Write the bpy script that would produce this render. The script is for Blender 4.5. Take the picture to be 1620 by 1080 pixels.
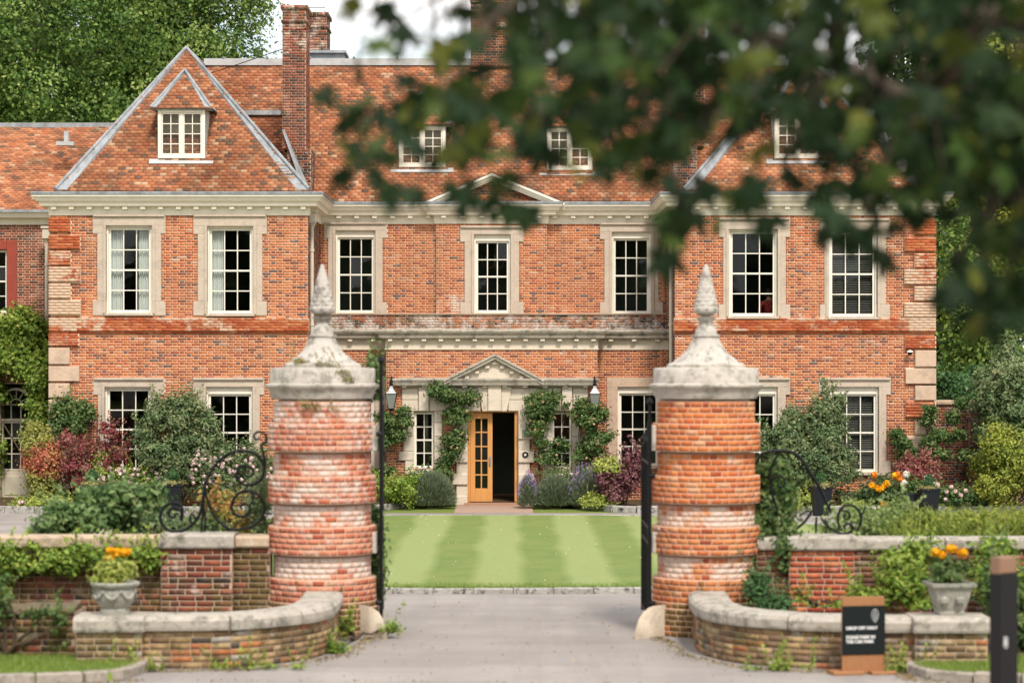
import bpy, math, random
import numpy as np
from mathutils import Vector, Matrix
for _o in list(bpy.data.objects): bpy.data.objects.remove(_o)
SC = bpy.context.scene
COL = SC.collection
random.seed(7)
PI = math.pi
R = math.radians

# ------------------------------------------------------------ camera, sky, sun
EYE, F = 3.4, 3825.0
cam_d = bpy.data.cameras.new('camera'); cam = bpy.data.objects.new('camera', cam_d); COL.objects.link(cam)
cam.location = (0, 0, EYE); cam.rotation_euler = (R(90), 0, 0)
cam_d.sensor_width = 36; cam_d.lens = 85; cam_d.shift_y = 40/1620
cam_d.clip_start = .1; cam_d.clip_end = 3000
cam_d.dof.use_dof = True; cam_d.dof.focus_distance = 59.5; cam_d.dof.aperture_fstop = 1.4
SC.camera = cam
SUN_EL, SUN_AZ = 50, 16            # degrees; azimuth measured from behind the camera towards the right
world = bpy.data.worlds.new('World'); SC.world = world; world.use_nodes = True
wt = world.node_tree; wt.nodes.clear()
def wn(t, **k):
    n = wt.nodes.new(t)
    for a, b in k.items(): setattr(n, a, b)
    return n
sky = wn('ShaderNodeTexSky', sky_type='NISHITA', sun_disc=False)
sky.sun_elevation = R(SUN_EL); sky.sun_rotation = R(180 - SUN_AZ)
sky.air_density = 1.2; sky.dust_density = 2.0
bg1 = wn('ShaderNodeBackground'); bg1.inputs['Strength'].default_value = .12
bg2 = wn('ShaderNodeBackground'); bg2.inputs['Strength'].default_value = .92
tc = wn('ShaderNodeTexCoord'); mp = wn('ShaderNodeMapping'); mp.inputs['Scale'].default_value = (1, 1, 2.2)
n1 = wn('ShaderNodeTexNoise'); n1.inputs['Scale'].default_value = 3.1; n1.inputs['Detail'].default_value = 7; n1.inputs['Roughness'].default_value = .55
rmp = wn('ShaderNodeValToRGB'); rmp.color_ramp.elements[0].position = .33; rmp.color_ramp.elements[1].position = .47
n2 = wn('ShaderNodeTexNoise'); n2.inputs['Scale'].default_value = 7; n2.inputs['Detail'].default_value = 5
cr = wn('ShaderNodeValToRGB')
cr.color_ramp.elements[0].position = .3; cr.color_ramp.elements[0].color = (.74, .755, .78, 1)
cr.color_ramp.elements[1].position = .62; cr.color_ramp.elements[1].color = (1.02, 1.0, .99, 1)
mx = wn('ShaderNodeMixShader'); wo = wn('ShaderNodeOutputWorld')
L = wt.links.new
L(tc.outputs['Generated'], mp.inputs[0]); L(mp.outputs[0], n1.inputs['Vector']); L(mp.outputs[0], n2.inputs['Vector'])
L(n1.outputs['Fac'], rmp.inputs[0]); L(n2.outputs['Fac'], cr.inputs[0]); L(cr.outputs[0], bg2.inputs['Color'])
L(sky.outputs[0], bg1.inputs['Color']); L(rmp.outputs[0], mx.inputs[0]); L(bg1.outputs[0], mx.inputs[1]); L(bg2.outputs[0], mx.inputs[2])
L(mx.outputs[0], wo.inputs['Surface'])
sd = bpy.data.lights.new('sun', 'SUN'); sd.energy = 2.35; sd.angle = R(10); sd.color = (1, .93, .83)
sun = bpy.data.objects.new('sun', sd); COL.objects.link(sun)
_d = Vector((math.sin(R(SUN_AZ))*math.cos(R(SUN_EL)), -math.cos(R(SUN_AZ))*math.cos(R(SUN_EL)), math.sin(R(SUN_EL))))
sun.rotation_euler = _d.to_track_quat('Z', 'Y').to_euler(); sun.location = (20, -10, 40)
vs = SC.view_settings; vs.view_transform = 'Standard'; vs.look = 'None'; vs.exposure = 0.78; vs.gamma = 1; vs.use_curve_mapping = False
SC.render.engine = 'CYCLES'; SC.cycles.use_denoising = True; SC.cycles.max_bounces = 6; SC.cycles.diffuse_bounces = 3
SC.cycles.transparent_max_bounces = 12; SC.cycles.caustics_reflective = False; SC.cycles.caustics_refractive = False

# ------------------------------------------------------------ helpers
def X(px, Y): return (px - 810) * Y / F
def Z(py, Y): return EYE + (580 - py) * Y / F
def P(px, py, Y): return (X(px, Y), Y, Z(py, Y))
def GY(py): return EYE * F / (py - 580)          # distance of a ground point seen at row py
OFF = {}
def off(o): return OFF.get(o.name, Vector((0, 0, 0)))
def put(o, parent=None, loc=(0, 0, 0)):
    COL.objects.link(o); loc = Vector(loc); OFF[o.name] = loc
    if parent is not None:
        o.parent = parent; o.location = loc - off(parent)
    else: o.location = loc
    return o
def tag(o, label=None, cat=None, group=None, kind=None):
    for k, v in (('label', label), ('category', cat), ('group', group), ('kind', kind)):
        if v: o[k] = v
    return o
def thing(name, loc, label, cat, group=None):
    o = bpy.data.objects.new(name, None); o.empty_display_size = .2
    put(o, None, loc); return tag(o, label, cat, group)
def newmesh(name, V, Fc, mat=None, col=None, smooth=False):
    me = bpy.data.meshes.new(name)
    V = np.asarray(V, dtype=np.float32)
    if isinstance(Fc, np.ndarray):
        n, k = Fc.shape
        me.vertices.add(len(V)); me.vertices.foreach_set('co', V.ravel())
        me.loops.add(n*k); me.loops.foreach_set('vertex_index', Fc.astype(np.int32).ravel())
        me.polygons.add(n); me.polygons.foreach_set('loop_start', np.arange(0, n*k, k, dtype=np.int32))
        me.update(calc_edges=True)
    else:
        me.from_pydata(V.tolist(), [], Fc)
    if col is not None:
        a = me.color_attributes.new('bc', 'FLOAT_COLOR', 'POINT')
        c = np.ones((len(V), 4), dtype=np.float32); c[:, :3] = col
        a.data.foreach_set('color', c.ravel())
    if mat: me.materials.append(mat)
    if smooth: me.polygons.foreach_set('use_smooth', np.ones(len(me.polygons), dtype=bool))
    return me
def obj(name, me, parent=None, loc=(0, 0, 0), kind=None):
    o = bpy.data.objects.new(name, me); put(o, parent, loc)
    if kind: o['kind'] = kind
    return o
class MB:
    def __init__(s): s.v = []; s.f = []
    def add(s, vs, fs):
        b = len(s.v); s.v += [tuple(v) for v in vs]; s.f += [tuple(b+i for i in f) for f in fs]; return s
    def box(s, x0, x1, y0, y1, z0, z1):
        x0, x1 = min(x0, x1), max(x0, x1); y0, y1 = min(y0, y1), max(y0, y1); z0, z1 = min(z0, z1), max(z0, z1)
        return s.add([(x0,y0,z0),(x1,y0,z0),(x1,y1,z0),(x0,y1,z0),(x0,y0,z1),(x1,y0,z1),(x1,y1,z1),(x0,y1,z1)],
                     [(0,3,2,1),(4,5,6,7),(0,1,5,4),(1,2,6,5),(2,3,7,6),(3,0,4,7)])
    def bbox(s, x0, x1, y0, y1, z0, z1, b=.01):      # box with chamfered front edges (towards -Y)
        x0, x1 = min(x0, x1), max(x0, x1); z0, z1 = min(z0, z1), max(z0, z1)
        return s.add([(x0,y0+b,z0),(x1,y0+b,z0),(x1,y1,z0),(x0,y1,z0),(x0,y0+b,z1),(x1,y0+b,z1),(x1,y1,z1),(x0,y1,z1),
                      (x0+b,y0,z0+b),(x1-b,y0,z0+b),(x1-b,y0,z1-b),(x0+b,y0,z1-b)],
                     [(0,3,2,1),(4,5,6,7),(1,2,6,5),(2,3,7,6),(3,0,4,7),(8,9,10,11),(0,1,9,8),(1,5,10,9),(5,4,11,10),(4,0,8,11)])
    def poly(s, pts, ext):                            # planar polygon extruded by a vector
        n = len(pts); e = Vector(ext); a = [Vector(p) for p in pts]
        return s.add(a + [p+e for p in a], [tuple(range(n)), tuple(range(2*n-1, n-1, -1))] + [(i, i+n, (i+1) % n+n, (i+1) % n) for i in range(n)])
    def tube(s, pts, r, n=8, cap=True):
        pts = [Vector(p) for p in pts]; rs = r if isinstance(r, (list, tuple)) else [r]*len(pts)
        rings = []; up = Vector((0, 0, 1)); prev = None
        for i, p in enumerate(pts):
            t = (pts[min(i+1, len(pts)-1)] - pts[max(i-1, 0)])
            t = t.normalized() if t.length > 1e-9 else Vector((0, 0, 1))
            if prev is None:
                a = t.cross(up)
                if a.length < .05: a = t.cross(Vector((1, 0, 0)))
                a.normalize()
            else:
                a = prev - t*prev.dot(t); a = a.normalized() if a.length > 1e-6 else prev
            prev = a; b = t.cross(a)
            rings.append([p + (a*math.cos(2*PI*k/n) + b*math.sin(2*PI*k/n))*rs[i] for k in range(n)])
        vs = [v for g in rings for v in g]; fs = []
        for i in range(len(rings)-1):
            for k in range(n): fs.append((i*n+k, i*n+(k+1) % n, (i+1)*n+(k+1) % n, (i+1)*n+k))
        if cap: fs += [tuple(range(n-1, -1, -1)), tuple(len(vs)-n+k for k in range(n))]
        return s.add(vs, fs)
    def lathe(s, prof, cx, cy, n=32, rot=0, jit=0, sq=None):  # prof [(r,z)]
        vs = []; fs = []
        for i, (r, z) in enumerate(prof):
            for k in range(n):
                a = 2*PI*k/n + rot; rr = r*(1+random.uniform(-jit, jit))
                if sq: rr = r / max(abs(math.cos(a-rot+PI/4)), abs(math.sin(a-rot+PI/4)))
                vs.append((cx+rr*math.cos(a), cy+rr*math.sin(a), z+random.uniform(-jit, jit)*.2))
        for i in range(len(prof)-1):
            for k in range(n): fs.append((i*n+k, i*n+(k+1) % n, (i+1)*n+(k+1) % n, (i+1)*n+k))
        fs += [tuple(range(n-1, -1, -1)), tuple(len(vs)-n+k for k in range(n))]
        return s.add(vs, fs)
    def build(s, name, mat, parent=None, kind=None, smooth=False, loc=None):
        if loc is not None:
            l = Vector(loc); vv = [tuple(Vector(v)-l) for v in s.v]
        else: l = (0, 0, 0); vv = s.v
        return obj(name, newmesh(name, vv, s.f, mat, smooth=smooth), parent, l, kind)
def smooth_by(o, ang=35):
    me = o.data; me.polygons.foreach_set('use_smooth', np.ones(len(me.polygons), dtype=bool))
    try: me.set_sharp_from_angle(angle=R(ang))
    except Exception: pass
    return o
def copy_tree(o, loc=None, dz=None, parent=None):
    c = o.copy(); COL.objects.link(c); c.parent = parent
    if loc is not None: c.location = loc; OFF[c.name] = Vector(loc)
    for ch in list(o.children): copy_tree(ch, None, None, c)
    return c

# ------------------------------------------------------------ materials
def mat(name, build):
    m = bpy.data.materials.new(name); m.use_nodes = True; nt = m.node_tree; nt.nodes.clear()
    class N: pass
    g = N()
    def node(t, **k):
        n = nt.nodes.new(t)
        for a, b in k.items():
            if a in ('operation', 'blend_type', 'data_type', 'interpolation', 'feature', 'attribute_name', 'noise_dimensions', 'distance', 'wave_type', 'bands_direction', 'attribute_type'): setattr(n, a, b)
            else:
                kk = a.replace('_', ' ')
                n.inputs[kk].default_value = b
        return n
    g.node = node; g.link = nt.links.new
    g.pos = node('ShaderNodeNewGeometry').outputs['Position']
    def noise(scale, detail=4, rough=.55, vec=None, sx=(1, 1, 1), o=0):
        mpn = node('ShaderNodeMapping'); mpn.inputs['Scale'].default_value = sx; mpn.inputs['Location'].default_value = (o, o*1.7, o*.6)
        g.link(vec or g.pos, mpn.inputs[0])
        n = node('ShaderNodeTexNoise', Scale=scale, Detail=detail, Roughness=rough); g.link(mpn.outputs[0], n.inputs['Vector']); return n.outputs['Fac']
    def ramp(fac, stops, mode='LINEAR'):
        n = node('ShaderNodeValToRGB'); cr_ = n.color_ramp; cr_.interpolation = mode
        while len(cr_.elements) < len(stops): cr_.elements.new(.5)
        for e, (p, c) in zip(cr_.elements, stops):
            e.position = p; e.color = (c, c, c, 1) if isinstance(c, (int, float)) else (c[0], c[1], c[2], 1)
        g.link(fac, n.inputs[0]); return n.outputs[0]
    def mix(fac, a, b, mode='MIX'):
        n = node('ShaderNodeMix', data_type='RGBA', blend_type=mode)
        for s, v in ((n.inputs[0], fac), (n.inputs[6], a), (n.inputs[7], b)):
            if isinstance(v, (int, float)): s.default_value = v
            elif isinstance(v, (tuple, list)): s.default_value = (v[0], v[1], v[2], 1)
            else: g.link(v, s)
        return n.outputs[2]
    def math_(op, a, b=0, clamp=False):
        n = node('ShaderNodeMath', operation=op); n.use_clamp = clamp
        for s, v in ((n.inputs[0], a), (n.inputs[1], b)):
            if isinstance(v, (int, float)): s.default_value = v
            else: g.link(v, s)
        return n.outputs[0]
    def attr():
        n = node('ShaderNodeAttribute', attribute_name='bc'); s = node('ShaderNodeSeparateColor'); g.link(n.outputs['Color'], s.inputs[0]); return s.outputs
    def bump(h, dist=.01, strength=1):
        n = node('ShaderNodeBump', Strength=strength, Distance=dist); g.link(h, n.inputs['Height']); return n.outputs[0]
    def sepz():
        n = node('ShaderNodeSeparateXYZ'); g.link(g.pos, n.inputs[0]); return n.outputs
    g.noise, g.ramp, g.mix, g.math, g.attr, g.bump, g.sep = noise, ramp, mix, math_, attr, bump, sepz
    def out(color, rough=.8, normal=None, spec=.3, metal=0, trans=0, alpha=None):
        p = node('ShaderNodeBsdfPrincipled'); p.inputs['Specular IOR Level'].default_value = spec; p.inputs['Metallic'].default_value = metal
        for s, v in ((p.inputs['Base Color'], color), (p.inputs['Roughness'], rough)):
            if isinstance(v, (int, float)): s.default_value = v
            elif isinstance(v, (tuple, list)): s.default_value = (v[0], v[1], v[2], 1)
            else: g.link(v, s)
        if normal is not None: g.link(normal, p.inputs['Normal'])
        o = node('ShaderNodeOutputMaterial')
        if trans:
            t = node('ShaderNodeBsdfTranslucent')
            if isinstance(color, tuple): t.inputs[0].default_value = (*color, 1)
            else: g.link(color, t.inputs[0])
            m_ = node('ShaderNodeMixShader'); m_.inputs[0].default_value = trans
            g.link(p.outputs[0], m_.inputs[1]); g.link(t.outputs[0], m_.inputs[2]); g.link(m_.outputs[0], o.inputs[0])
        else: g.link(p.outputs[0], o.inputs[0])
    g.out = out
    build(g); return m

def brick_mat(name, cols, patch=(.67, .27, .115), patchf=.55, wash=(.62, .50, .42), moss=(.07, .065, .02), grime=.5):
    def b(g):
        a = g.attr()
        c = g.ramp(a[0], cols, 'CONSTANT')
        pm = g.ramp(g.noise(.45, 3, .5, o=3), [(.45, 0), (.62, 1)])
        hi = g.ramp(a[0], [(.15, 0), (.3, 1)])
        c = g.mix(g.math('MULTIPLY', g.math('MULTIPLY', pm, hi), patchf), c, patch)
        c = g.mix(g.ramp(g.noise(30, 5, .7), [(.3, .0), (.7, .5)]), c, g.mix(1, c, (.5, .45, .45), 'MULTIPLY'))
        c = g.mix(g.ramp(g.noise(.22, 4, .6, o=40), [(.4, .28), (.6, 0)]), c, g.mix(1, c, (.62, .55, .6), 'MULTIPLY'))
        c = g.mix(g.ramp(g.noise(2.2, 5, .65, sx=(1, 1, .14), o=33), [(.52, 0), (.72, .45)]), c, g.mix(1, c, (.5, .46, .46), 'MULTIPLY'))
        c = g.mix(g.ramp(g.noise(1.6, 7, .75, o=51), [(.56, 0), (.72, .55)]), c, (.66, .44, .33))
        gm = g.ramp(g.noise(1.1, 6, .7, o=9), [(.5, 0), (.78, grime)])
        c = g.mix(gm, c, (.12, .09, .07))
        c = g.mix(g.ramp(g.noise(11, 5, .75, o=17), [(.3, .3), (.55, 0)]), c, g.mix(1, c, (.42, .38, .38), 'MULTIPLY'))
        c = g.mix(g.ramp(g.noise(16, 4, .7, o=19), [(.55, 0), (.8, .35)]), c, g.mix(1, c, (1.5, 1.45, 1.4), 'MULTIPLY'))
        def blot(ch, sc, o):
            n_ = g.math('MULTIPLY', g.math('SUBTRACT', g.noise(sc, 8, .72, o=o), .5), 2.6)
            return g.math('ADD', g.math('SUBTRACT', ch, .44), n_, True)
        c = g.mix(g.ramp(blot(a[1], 3.2, 5), [(.0, 0), (.30, .93)]), c, g.mix(g.noise(20, 4), tuple(v*.8 for v in wash), wash))
        c = g.mix(g.ramp(blot(a[2], 3.6, 8), [(.0, 0), (.32, .9)]), c, g.mix(g.ramp(g.noise(9, 5, .7), [(.35, 0), (.65, 1)]), moss, (.16, .10, .035)))
        g.out(c, .9, g.bump(g.noise(55, 5, .7), .006, .7), .2)
    return mat(name, b)
COLS = [(0, (.19, .12, .11)), (.03, (.30, .10, .06)), (.08, (.45, .13, .065)), (.22, (.57, .17, .068)), (.42, (.635, .20, .078)), (.64, (.67, .235, .095)), (.86, (.70, .295, .135)), (.96, (.66, .39, .27))]
M = {}
M['brick'] = brick_mat('house_brick', COLS)
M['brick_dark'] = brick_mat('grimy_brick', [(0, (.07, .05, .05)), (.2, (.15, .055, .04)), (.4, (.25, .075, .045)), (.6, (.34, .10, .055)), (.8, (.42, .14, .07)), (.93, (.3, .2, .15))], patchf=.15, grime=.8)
M['brick_chim'] = brick_mat('chimney_brick', [(0, (.12, .07, .06)), (.12, (.22, .075, .05)), (.35, (.33, .10, .06)), (.6, (.41, .13, .075)), (.85, (.46, .18, .11)), (.95, (.4, .3, .22))], patchf=.15, grime=.7)
M['brick_rubbed'] = brick_mat('rubbed_brick', [(0, (.42, .09, .035)), (.3, (.50, .12, .045)), (.6, (.56, .16, .06)), (.85, (.6, .21, .09))], patch=(.6, .2, .08), patchf=.4, wash=(.64, .45, .32), grime=.35)
M['brick_pillar_l'] = brick_mat('pillar_brick_pink', [(0, (.42, .11, .06)), (.12, (.54, .16, .09)), (.45, (.61, .215, .12)), (.75, (.65, .28, .17)), (.92, (.64, .38, .27))], patch=(.60, .29, .2), patchf=.4, wash=(.66, .56, .49), grime=.3)
M['brick_pillar_r'] = brick_mat('pillar_brick_orange', [(0, (.42, .10, .04)), (.12, (.56, .155, .05)), (.45, (.64, .205, .065)), (.75, (.68, .26, .09)), (.93, (.66, .34, .18))], patch=(.66, .26, .1), patchf=.5, wash=(.66, .54, .46), grime=.3)
M['brick_low'] = brick_mat('mixed_old_brick', [(0, (.10, .085, .07)), (.12, (.22, .14, .08)), (.3, (.34, .22, .11)), (.48, (.44, .30, .15)), (.66, (.50, .37, .19)), (.82, (.34, .14, .08)), (.89, (.50, .19, .08)), (.94, (.42, .39, .33))], patch=(.40, .22, .12), patchf=.4, wash=(.5, .46, .38), grime=.95)
M['brick_moss'] = brick_mat('mossy_wall_brick', [(0, (.06, .045, .04)), (.2, (.16, .06, .04)), (.45, (.27, .08, .05)), (.7, (.36, .11, .06)), (.9, (.33, .25, .19))], patch=(.3, .1, .05), patchf=.2, grime=.95)
M['brick_pier_r'] = brick_mat('red_pier_brick', [(0, (.36, .07, .04)), (.3, (.46, .10, .05)), (.6, (.53, .14, .06)), (.85, (.58, .2, .09))], patchf=.3, grime=.35)
def _mortar(c, g2=.45):
    def b(g): g.out(g.mix(g.ramp(g.noise(3, 6, .7), [(.4, 0), (.75, g2)]), c, tuple(v*.45 for v in c)), .95, g.bump(g.noise(80, 3), .004), .1)
    return b
M['mortar'] = mat('mortar', _mortar((.72, .53, .39), .3))
M['mortar_dark'] = mat('old_mortar', _mortar((.42, .32, .23), .7))
def stone(name, base, lich=.5, dark=(.10, .095, .08), orange=0, moss=0, sc=1.0):
    def b(g):
        c = g.mix(g.noise(2.5*sc, 4), tuple(v*.86 for v in base), tuple(min(1, v*1.1) for v in base))
        c = g.mix(g.ramp(g.noise(14*sc, 6, .7, o=2), [(.35, .25), (.65, 0)]), c, tuple(v*.55 for v in base))
        l = g.math('MULTIPLY', g.ramp(g.noise(3.2*sc, 7, .75, o=7), [(.5, 0), (.62, 1)]), lich)
        c = g.mix(l, c, dark)
        c = g.mix(g.math('MULTIPLY', g.ramp(g.noise(8*sc, 5, .7, o=12), [(.58, 0), (.68, 1)]), lich*.8), c, (.68, .64, .56))
        if orange: c = g.mix(g.math('MULTIPLY', g.ramp(g.noise(7*sc, 5, .6, o=20), [(.58, 0), (.66, 1)]), orange), c, (.50, .30, .07))
        if moss: c = g.mix(g.math('MULTIPLY', g.ramp(g.noise(5*sc, 5, .7, o=31), [(.54, 0), (.64, 1)]), moss), c, (.10, .11, .025))
        g.out(c, .88, g.bump(g.noise(26*sc, 6, .7), .01, .8), .2)
    return mat(name, b)
M['stone'] = stone('window_stone', (.53, .435, .35), .2)
M['stone_cream'] = stone('porch_stone', (.66, .57, .46), .12)
M['stone_weath'] = stone('weathered_cornice_stone', (.45, .40, .33), .75)
M['stone_quoin'] = stone('quoin_stone', (.58, .42, .31), .25)
M['stone_cap'] = stone('cap_stone', (.54, .49, .43), .6, dark=(.14, .13, .11), moss=.4, sc=1.2)
M['stone_fin'] = stone('finial_stone', (.50, .46, .41), .75, sc=2.2)
M['stone_coping'] = stone('coping_stone', (.43, .385, .33), .8, dark=(.12, .115, .095), moss=.35, sc=1.6)
M['stone_coping2'] = stone('sandy_coping_stone', (.50, .38, .27), .6, dark=(.18, .15, .11), orange=.3, moss=.2)
M['stone_urn'] = stone('urn_stone', (.36, .35, .30), .6, sc=4)
M['stone_kerb'] = stone('kerb_stone', (.38, .36, .33), .9, dark=(.04, .04, .035), sc=2.2)
M['stone_guard'] = stone('guard_stone', (.62, .53, .42), .25, orange=.3, sc=2)
M['lichen_band'] = brick_mat('lichened_brick', [(0, (.08, .06, .06)), (.25, (.2, .07, .05)), (.5, (.36, .11, .06)), (.75, (.45, .15, .08))], wash=(.62, .56, .5), grime=.9)
def paint(name, c, rough=.45, dirt=.25, spec=.4):
    def b(g):
        k = g.mix(g.ramp(g.noise(5, 6, .7), [(.45, 0), (.8, dirt)]), c, tuple(v*.5 for v in c))
        g.out(k, rough, g.bump(g.noise(40, 3), .002), spec)
    return mat(name, b)
M['cream'] = paint('cream_paint', (.82, .74, .63))
M['white'] = paint('white_sash_paint', (.80, .75, .65))
M['cream_door'] = paint('cream_door_paint', (.60, .53, .42))
def _lead(g):
    c = g.mix(g.ramp(g.noise(4, 6, .7, sx=(1, 1, .4)), [(.35, 0), (.7, 1)]), (.17, .185, .20), (.36, .375, .39))
    c = g.mix(g.ramp(g.noise(11, 5, .7, o=4), [(.56, 0), (.7, .6)]), c, (.14, .14, .13))
    g.out(c, .6, g.bump(g.noise(20, 4), .005), .5)
M['lead'] = mat('lead_sheet', _lead)
M['lead_pale'] = paint('pale_lead', (.44, .44, .44), .6, .6)
M['black'] = paint('black_iron', (.005, .005, .006), .5, .0, .2)
M['black_matt'] = paint('black_planter', (.009, .011, .014), .5, .0, .25)
M['pipe'] = paint('pipe_paint', (.56, .49, .40), .5, .4)
def _tile(g):
    a = g.attr()
    c = g.ramp(a[0], [(0, (.16, .10, .075)), (.05, (.28, .12, .07)), (.16, (.36, .135, .07)), (.34, (.44, .165, .08)), (.54, (.51, .205, .10)), (.74, (.57, .26, .135)), (.88, (.45, .15, .07)), (.96, (.58, .38, .24))], 'CONSTANT')
    c = g.mix(g.ramp(g.noise(.5, 4, .6, o=14), [(.42, 0), (.62, .7)]), c, g.mix(1, c, (.50, .44, .42), 'MULTIPLY'))
    c = g.mix(g.ramp(g.noise(1.3, 8, .8, o=2), [(.5, 0), (.66, .75)]), c, (.13, .10, .065))
    c = g.mix(g.ramp(g.noise(.9, 6, .8, sx=(1, 1, .25), o=61), [(.52, 0), (.7, .5)]), c, g.mix(1, c, (.5, .45, .43), 'MULTIPLY'))
    c = g.mix(g.ramp(g.noise(5, 5, .8, o=22), [(.62, 0), (.7, .6)]), c, (.60, .50, .36))
    c = g.mix(g.ramp(g.noise(45, 4, .7), [(.35, .0), (.7, .35)]), c, (.16, .09, .05))
    g.out(c, .88, g.bump(g.noise(50, 4), .004), .2)
M['tile'] = mat('clay_tile', _tile)
M['underlay'] = paint('roof_underlay', (.08, .05, .04), .9)
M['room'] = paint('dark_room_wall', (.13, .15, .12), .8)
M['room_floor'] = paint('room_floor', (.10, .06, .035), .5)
def _glass(g):
    t = g.node('ShaderNodeBsdfTransparent'); t.inputs[0].default_value = (.84, .88, .86, 1)
    gl = g.node('ShaderNodeBsdfGlossy'); gl.inputs['Roughness'].default_value = .03
    gl.inputs['Color'].default_value = (.85, .9, .88, 1)
    g.link(g.bump(g.noise(2.0, 2), .004, .5), gl.inputs['Normal'])
    fr = g.node('ShaderNodeFresnel', IOR=1.45)
    bf = g.node('ShaderNodeNewGeometry').outputs['Backfacing']; g.link(g.math('SUBTRACT', 1.45, g.math('MULTIPLY', bf, 1.45-1/1.45)), fr.inputs['IOR'])
    m_ = g.node('ShaderNodeMixShader'); g.link(fr.outputs[0], m_.inputs[0]); g.link(t.outputs[0], m_.inputs[1]); g.link(gl.outputs[0], m_.inputs[2])
    o = g.node('ShaderNodeOutputMaterial'); g.link(m_.outputs[0], o.inputs[0])
M['glass'] = mat('window_glass', _glass)
def _oak(g):
    w = g.noise(3, 4, .6, sx=(14, 14, .8))
    g.out(g.mix(w, (.50, .22, .06), (.68, .34, .11)), .4, g.bump(w, .002), .4)
M['oak'] = mat('varnished_oak', _oak)
def _oak2(g):
    w = g.noise(6, 4, .6, sx=(10, 10, 1))
    g.out(g.mix(w, (.22, .095, .04), (.40, .19, .08)), .6, g.bump(w, .002), .3)
M['sign_wood'] = mat('sign_wood', _oak2)
def _asph(g):
    z = g.sep()
    c = g.mix(g.ramp(g.noise(.35, 6, .65), [(.3, 0), (.7, 1)]), (.235, .21, .195), (.37, .335, .31))
    c = g.mix(g.ramp(g.noise(1.1, 4, .6, sx=(1.6, .12, 1), o=11), [(.5, 0), (.65, .35)]), c, (.20, .18, .17))
    c = g.mix(g.ramp(g.noise(.9, 5, .65, sx=(.3, 1.5, 1), o=6), [(.45, 0), (.7, .5)]), c, (.19, .165, .145))
    c = g.mix(g.ramp(g.noise(60, 4, .8), [(.35, .45), (.6, 0)]), c, (.16, .15, .14))
    c = g.mix(g.ramp(g.noise(90, 3, .8, o=4), [(.6, 0), (.75, .6)]), c, (.58, .54, .5))
    g.out(c, .9, g.bump(g.noise(120, 3), .004, .6), .25)
M['asphalt'] = mat('worn_asphalt', _asph)
def _lawn(g):
    z = g.sep()
    # mown stripes: bands fanning slightly, edges wobbled by noise
    t = g.math('DIVIDE', g.math('ADD', z[0], .42), g.math('ADD', g.math('MULTIPLY', z[1], .0), 1.0))
    t = g.math('ADD', t, g.math('MULTIPLY', g.noise(.35, 2, .5), .35))
    s = g.math('SINE', g.math('MULTIPLY', t, 2*PI/1.5))
    m_ = g.ramp(s, [(.42, 0), (.58, 1)])
    s2 = g.ramp(g.math('ADD', g.math('MULTIPLY', s, .5), .5), [(.3, 0), (.7, 1)])
    c = g.mix(s2, (.145, .205, .055), (.265, .32, .125))  # two greens stand in for light off blades leaning each way
    c = g.mix(g.ramp(g.noise(1.2, 6, .7, sx=(1, .7, 1)), [(.4, 0), (.75, .5)]), c, (.30, .29, .10))
    c = g.mix(g.ramp(g.noise(18, 6, .8), [(.3, .45), (.6, 0)]), c, (.10, .16, .03))
    c = g.mix(g.ramp(g.noise(45, 3, .8, o=3), [(.55, 0), (.8, .5)]), c, (.36, .40, .14))
    g.out(c, .9, g.bump(g.noise(60, 4, .8), .02, .8), .2)
M['lawn'] = mat('mown_lawn', _lawn)
def _grassg(g):
    c = g.mix(g.noise(3, 6, .7), (.09, .14, .03), (.2, .24, .06)); g.out(c, .95, g.bump(g.noise(40, 4), .02), .1)
M['grass_ground'] = mat('rough_grass_ground', _grassg)
def _soil(g):
    c = g.mix(g.noise(6, 6, .7), (.05, .035, .02), (.13, .09, .055)); g.out(c, .95, g.bump(g.noise(30, 4), .03), .1)
M['soil'] = mat('bed_soil', _soil)
def leafmat(name, pal, trans=.35, rough=.55, spec=.3):
    def b(g):
        a = g.attr(); n = len(pal)
        c = g.ramp(a[0], [(i/(n-1), p) for i, p in enumerate(pal)])
        c = g.mix(g.ramp(a[1], [(0, .55), (.5, 0)]), c, g.mix(1, c, (.45, .5, .4), 'MULTIPLY'))
        c = g.mix(g.ramp(a[1], [(.7, 0), (1, .45)]), c, g.mix(1, c, (1.6, 1.5, 1.3), 'MULTIPLY'))
        g.out(c, rough, None, spec, trans=trans)
    return mat(name, b)
G = lambda *p: p
M['leaf_tree'] = leafmat('tree_leaf', [(.025, .065, .015), (.075, .155, .03), (.20, .30, .06), (.44, .50, .15)])
M['leaf_dark'] = leafmat('dark_tree_leaf', [(.02, .045, .014), (.045, .08, .02), (.09, .13, .03)])
M['leaf_yel'] = leafmat('yellow_green_leaf', [(.08, .13, .02), (.24, .29, .04), (.46, .46, .09)])
M['leaf_creeper'] = leafmat('creeper_leaf', [(.07, .14, .02), (.15, .25, .03), (.27, .37, .06), (.4, .42, .1)])
M['leaf_shrub'] = leafmat('shrub_leaf', [(.05, .10, .04), (.11, .18, .07), (.22, .28, .13), (.33, .33, .17)])
M['leaf_rose'] = leafmat('rose_leaf', [(.03, .075, .02), (.07, .14, .035), (.15, .22, .07), (.25, .28, .1)])
M['leaf_gold'] = leafmat('golden_leaf', [(.16, .2, .05), (.32, .33, .08), (.50, .45, .14)])
M['leaf_red'] = leafmat('burgundy_leaf', [(.10, .03, .03), (.22, .05, .055), (.34, .09, .095), (.40, .22, .15), (.2, .2, .07)])
M['leaf_orange'] = leafmat('orange_red_leaf', [(.28, .06, .04), (.48, .15, .09), (.5, .33, .1)])
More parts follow.
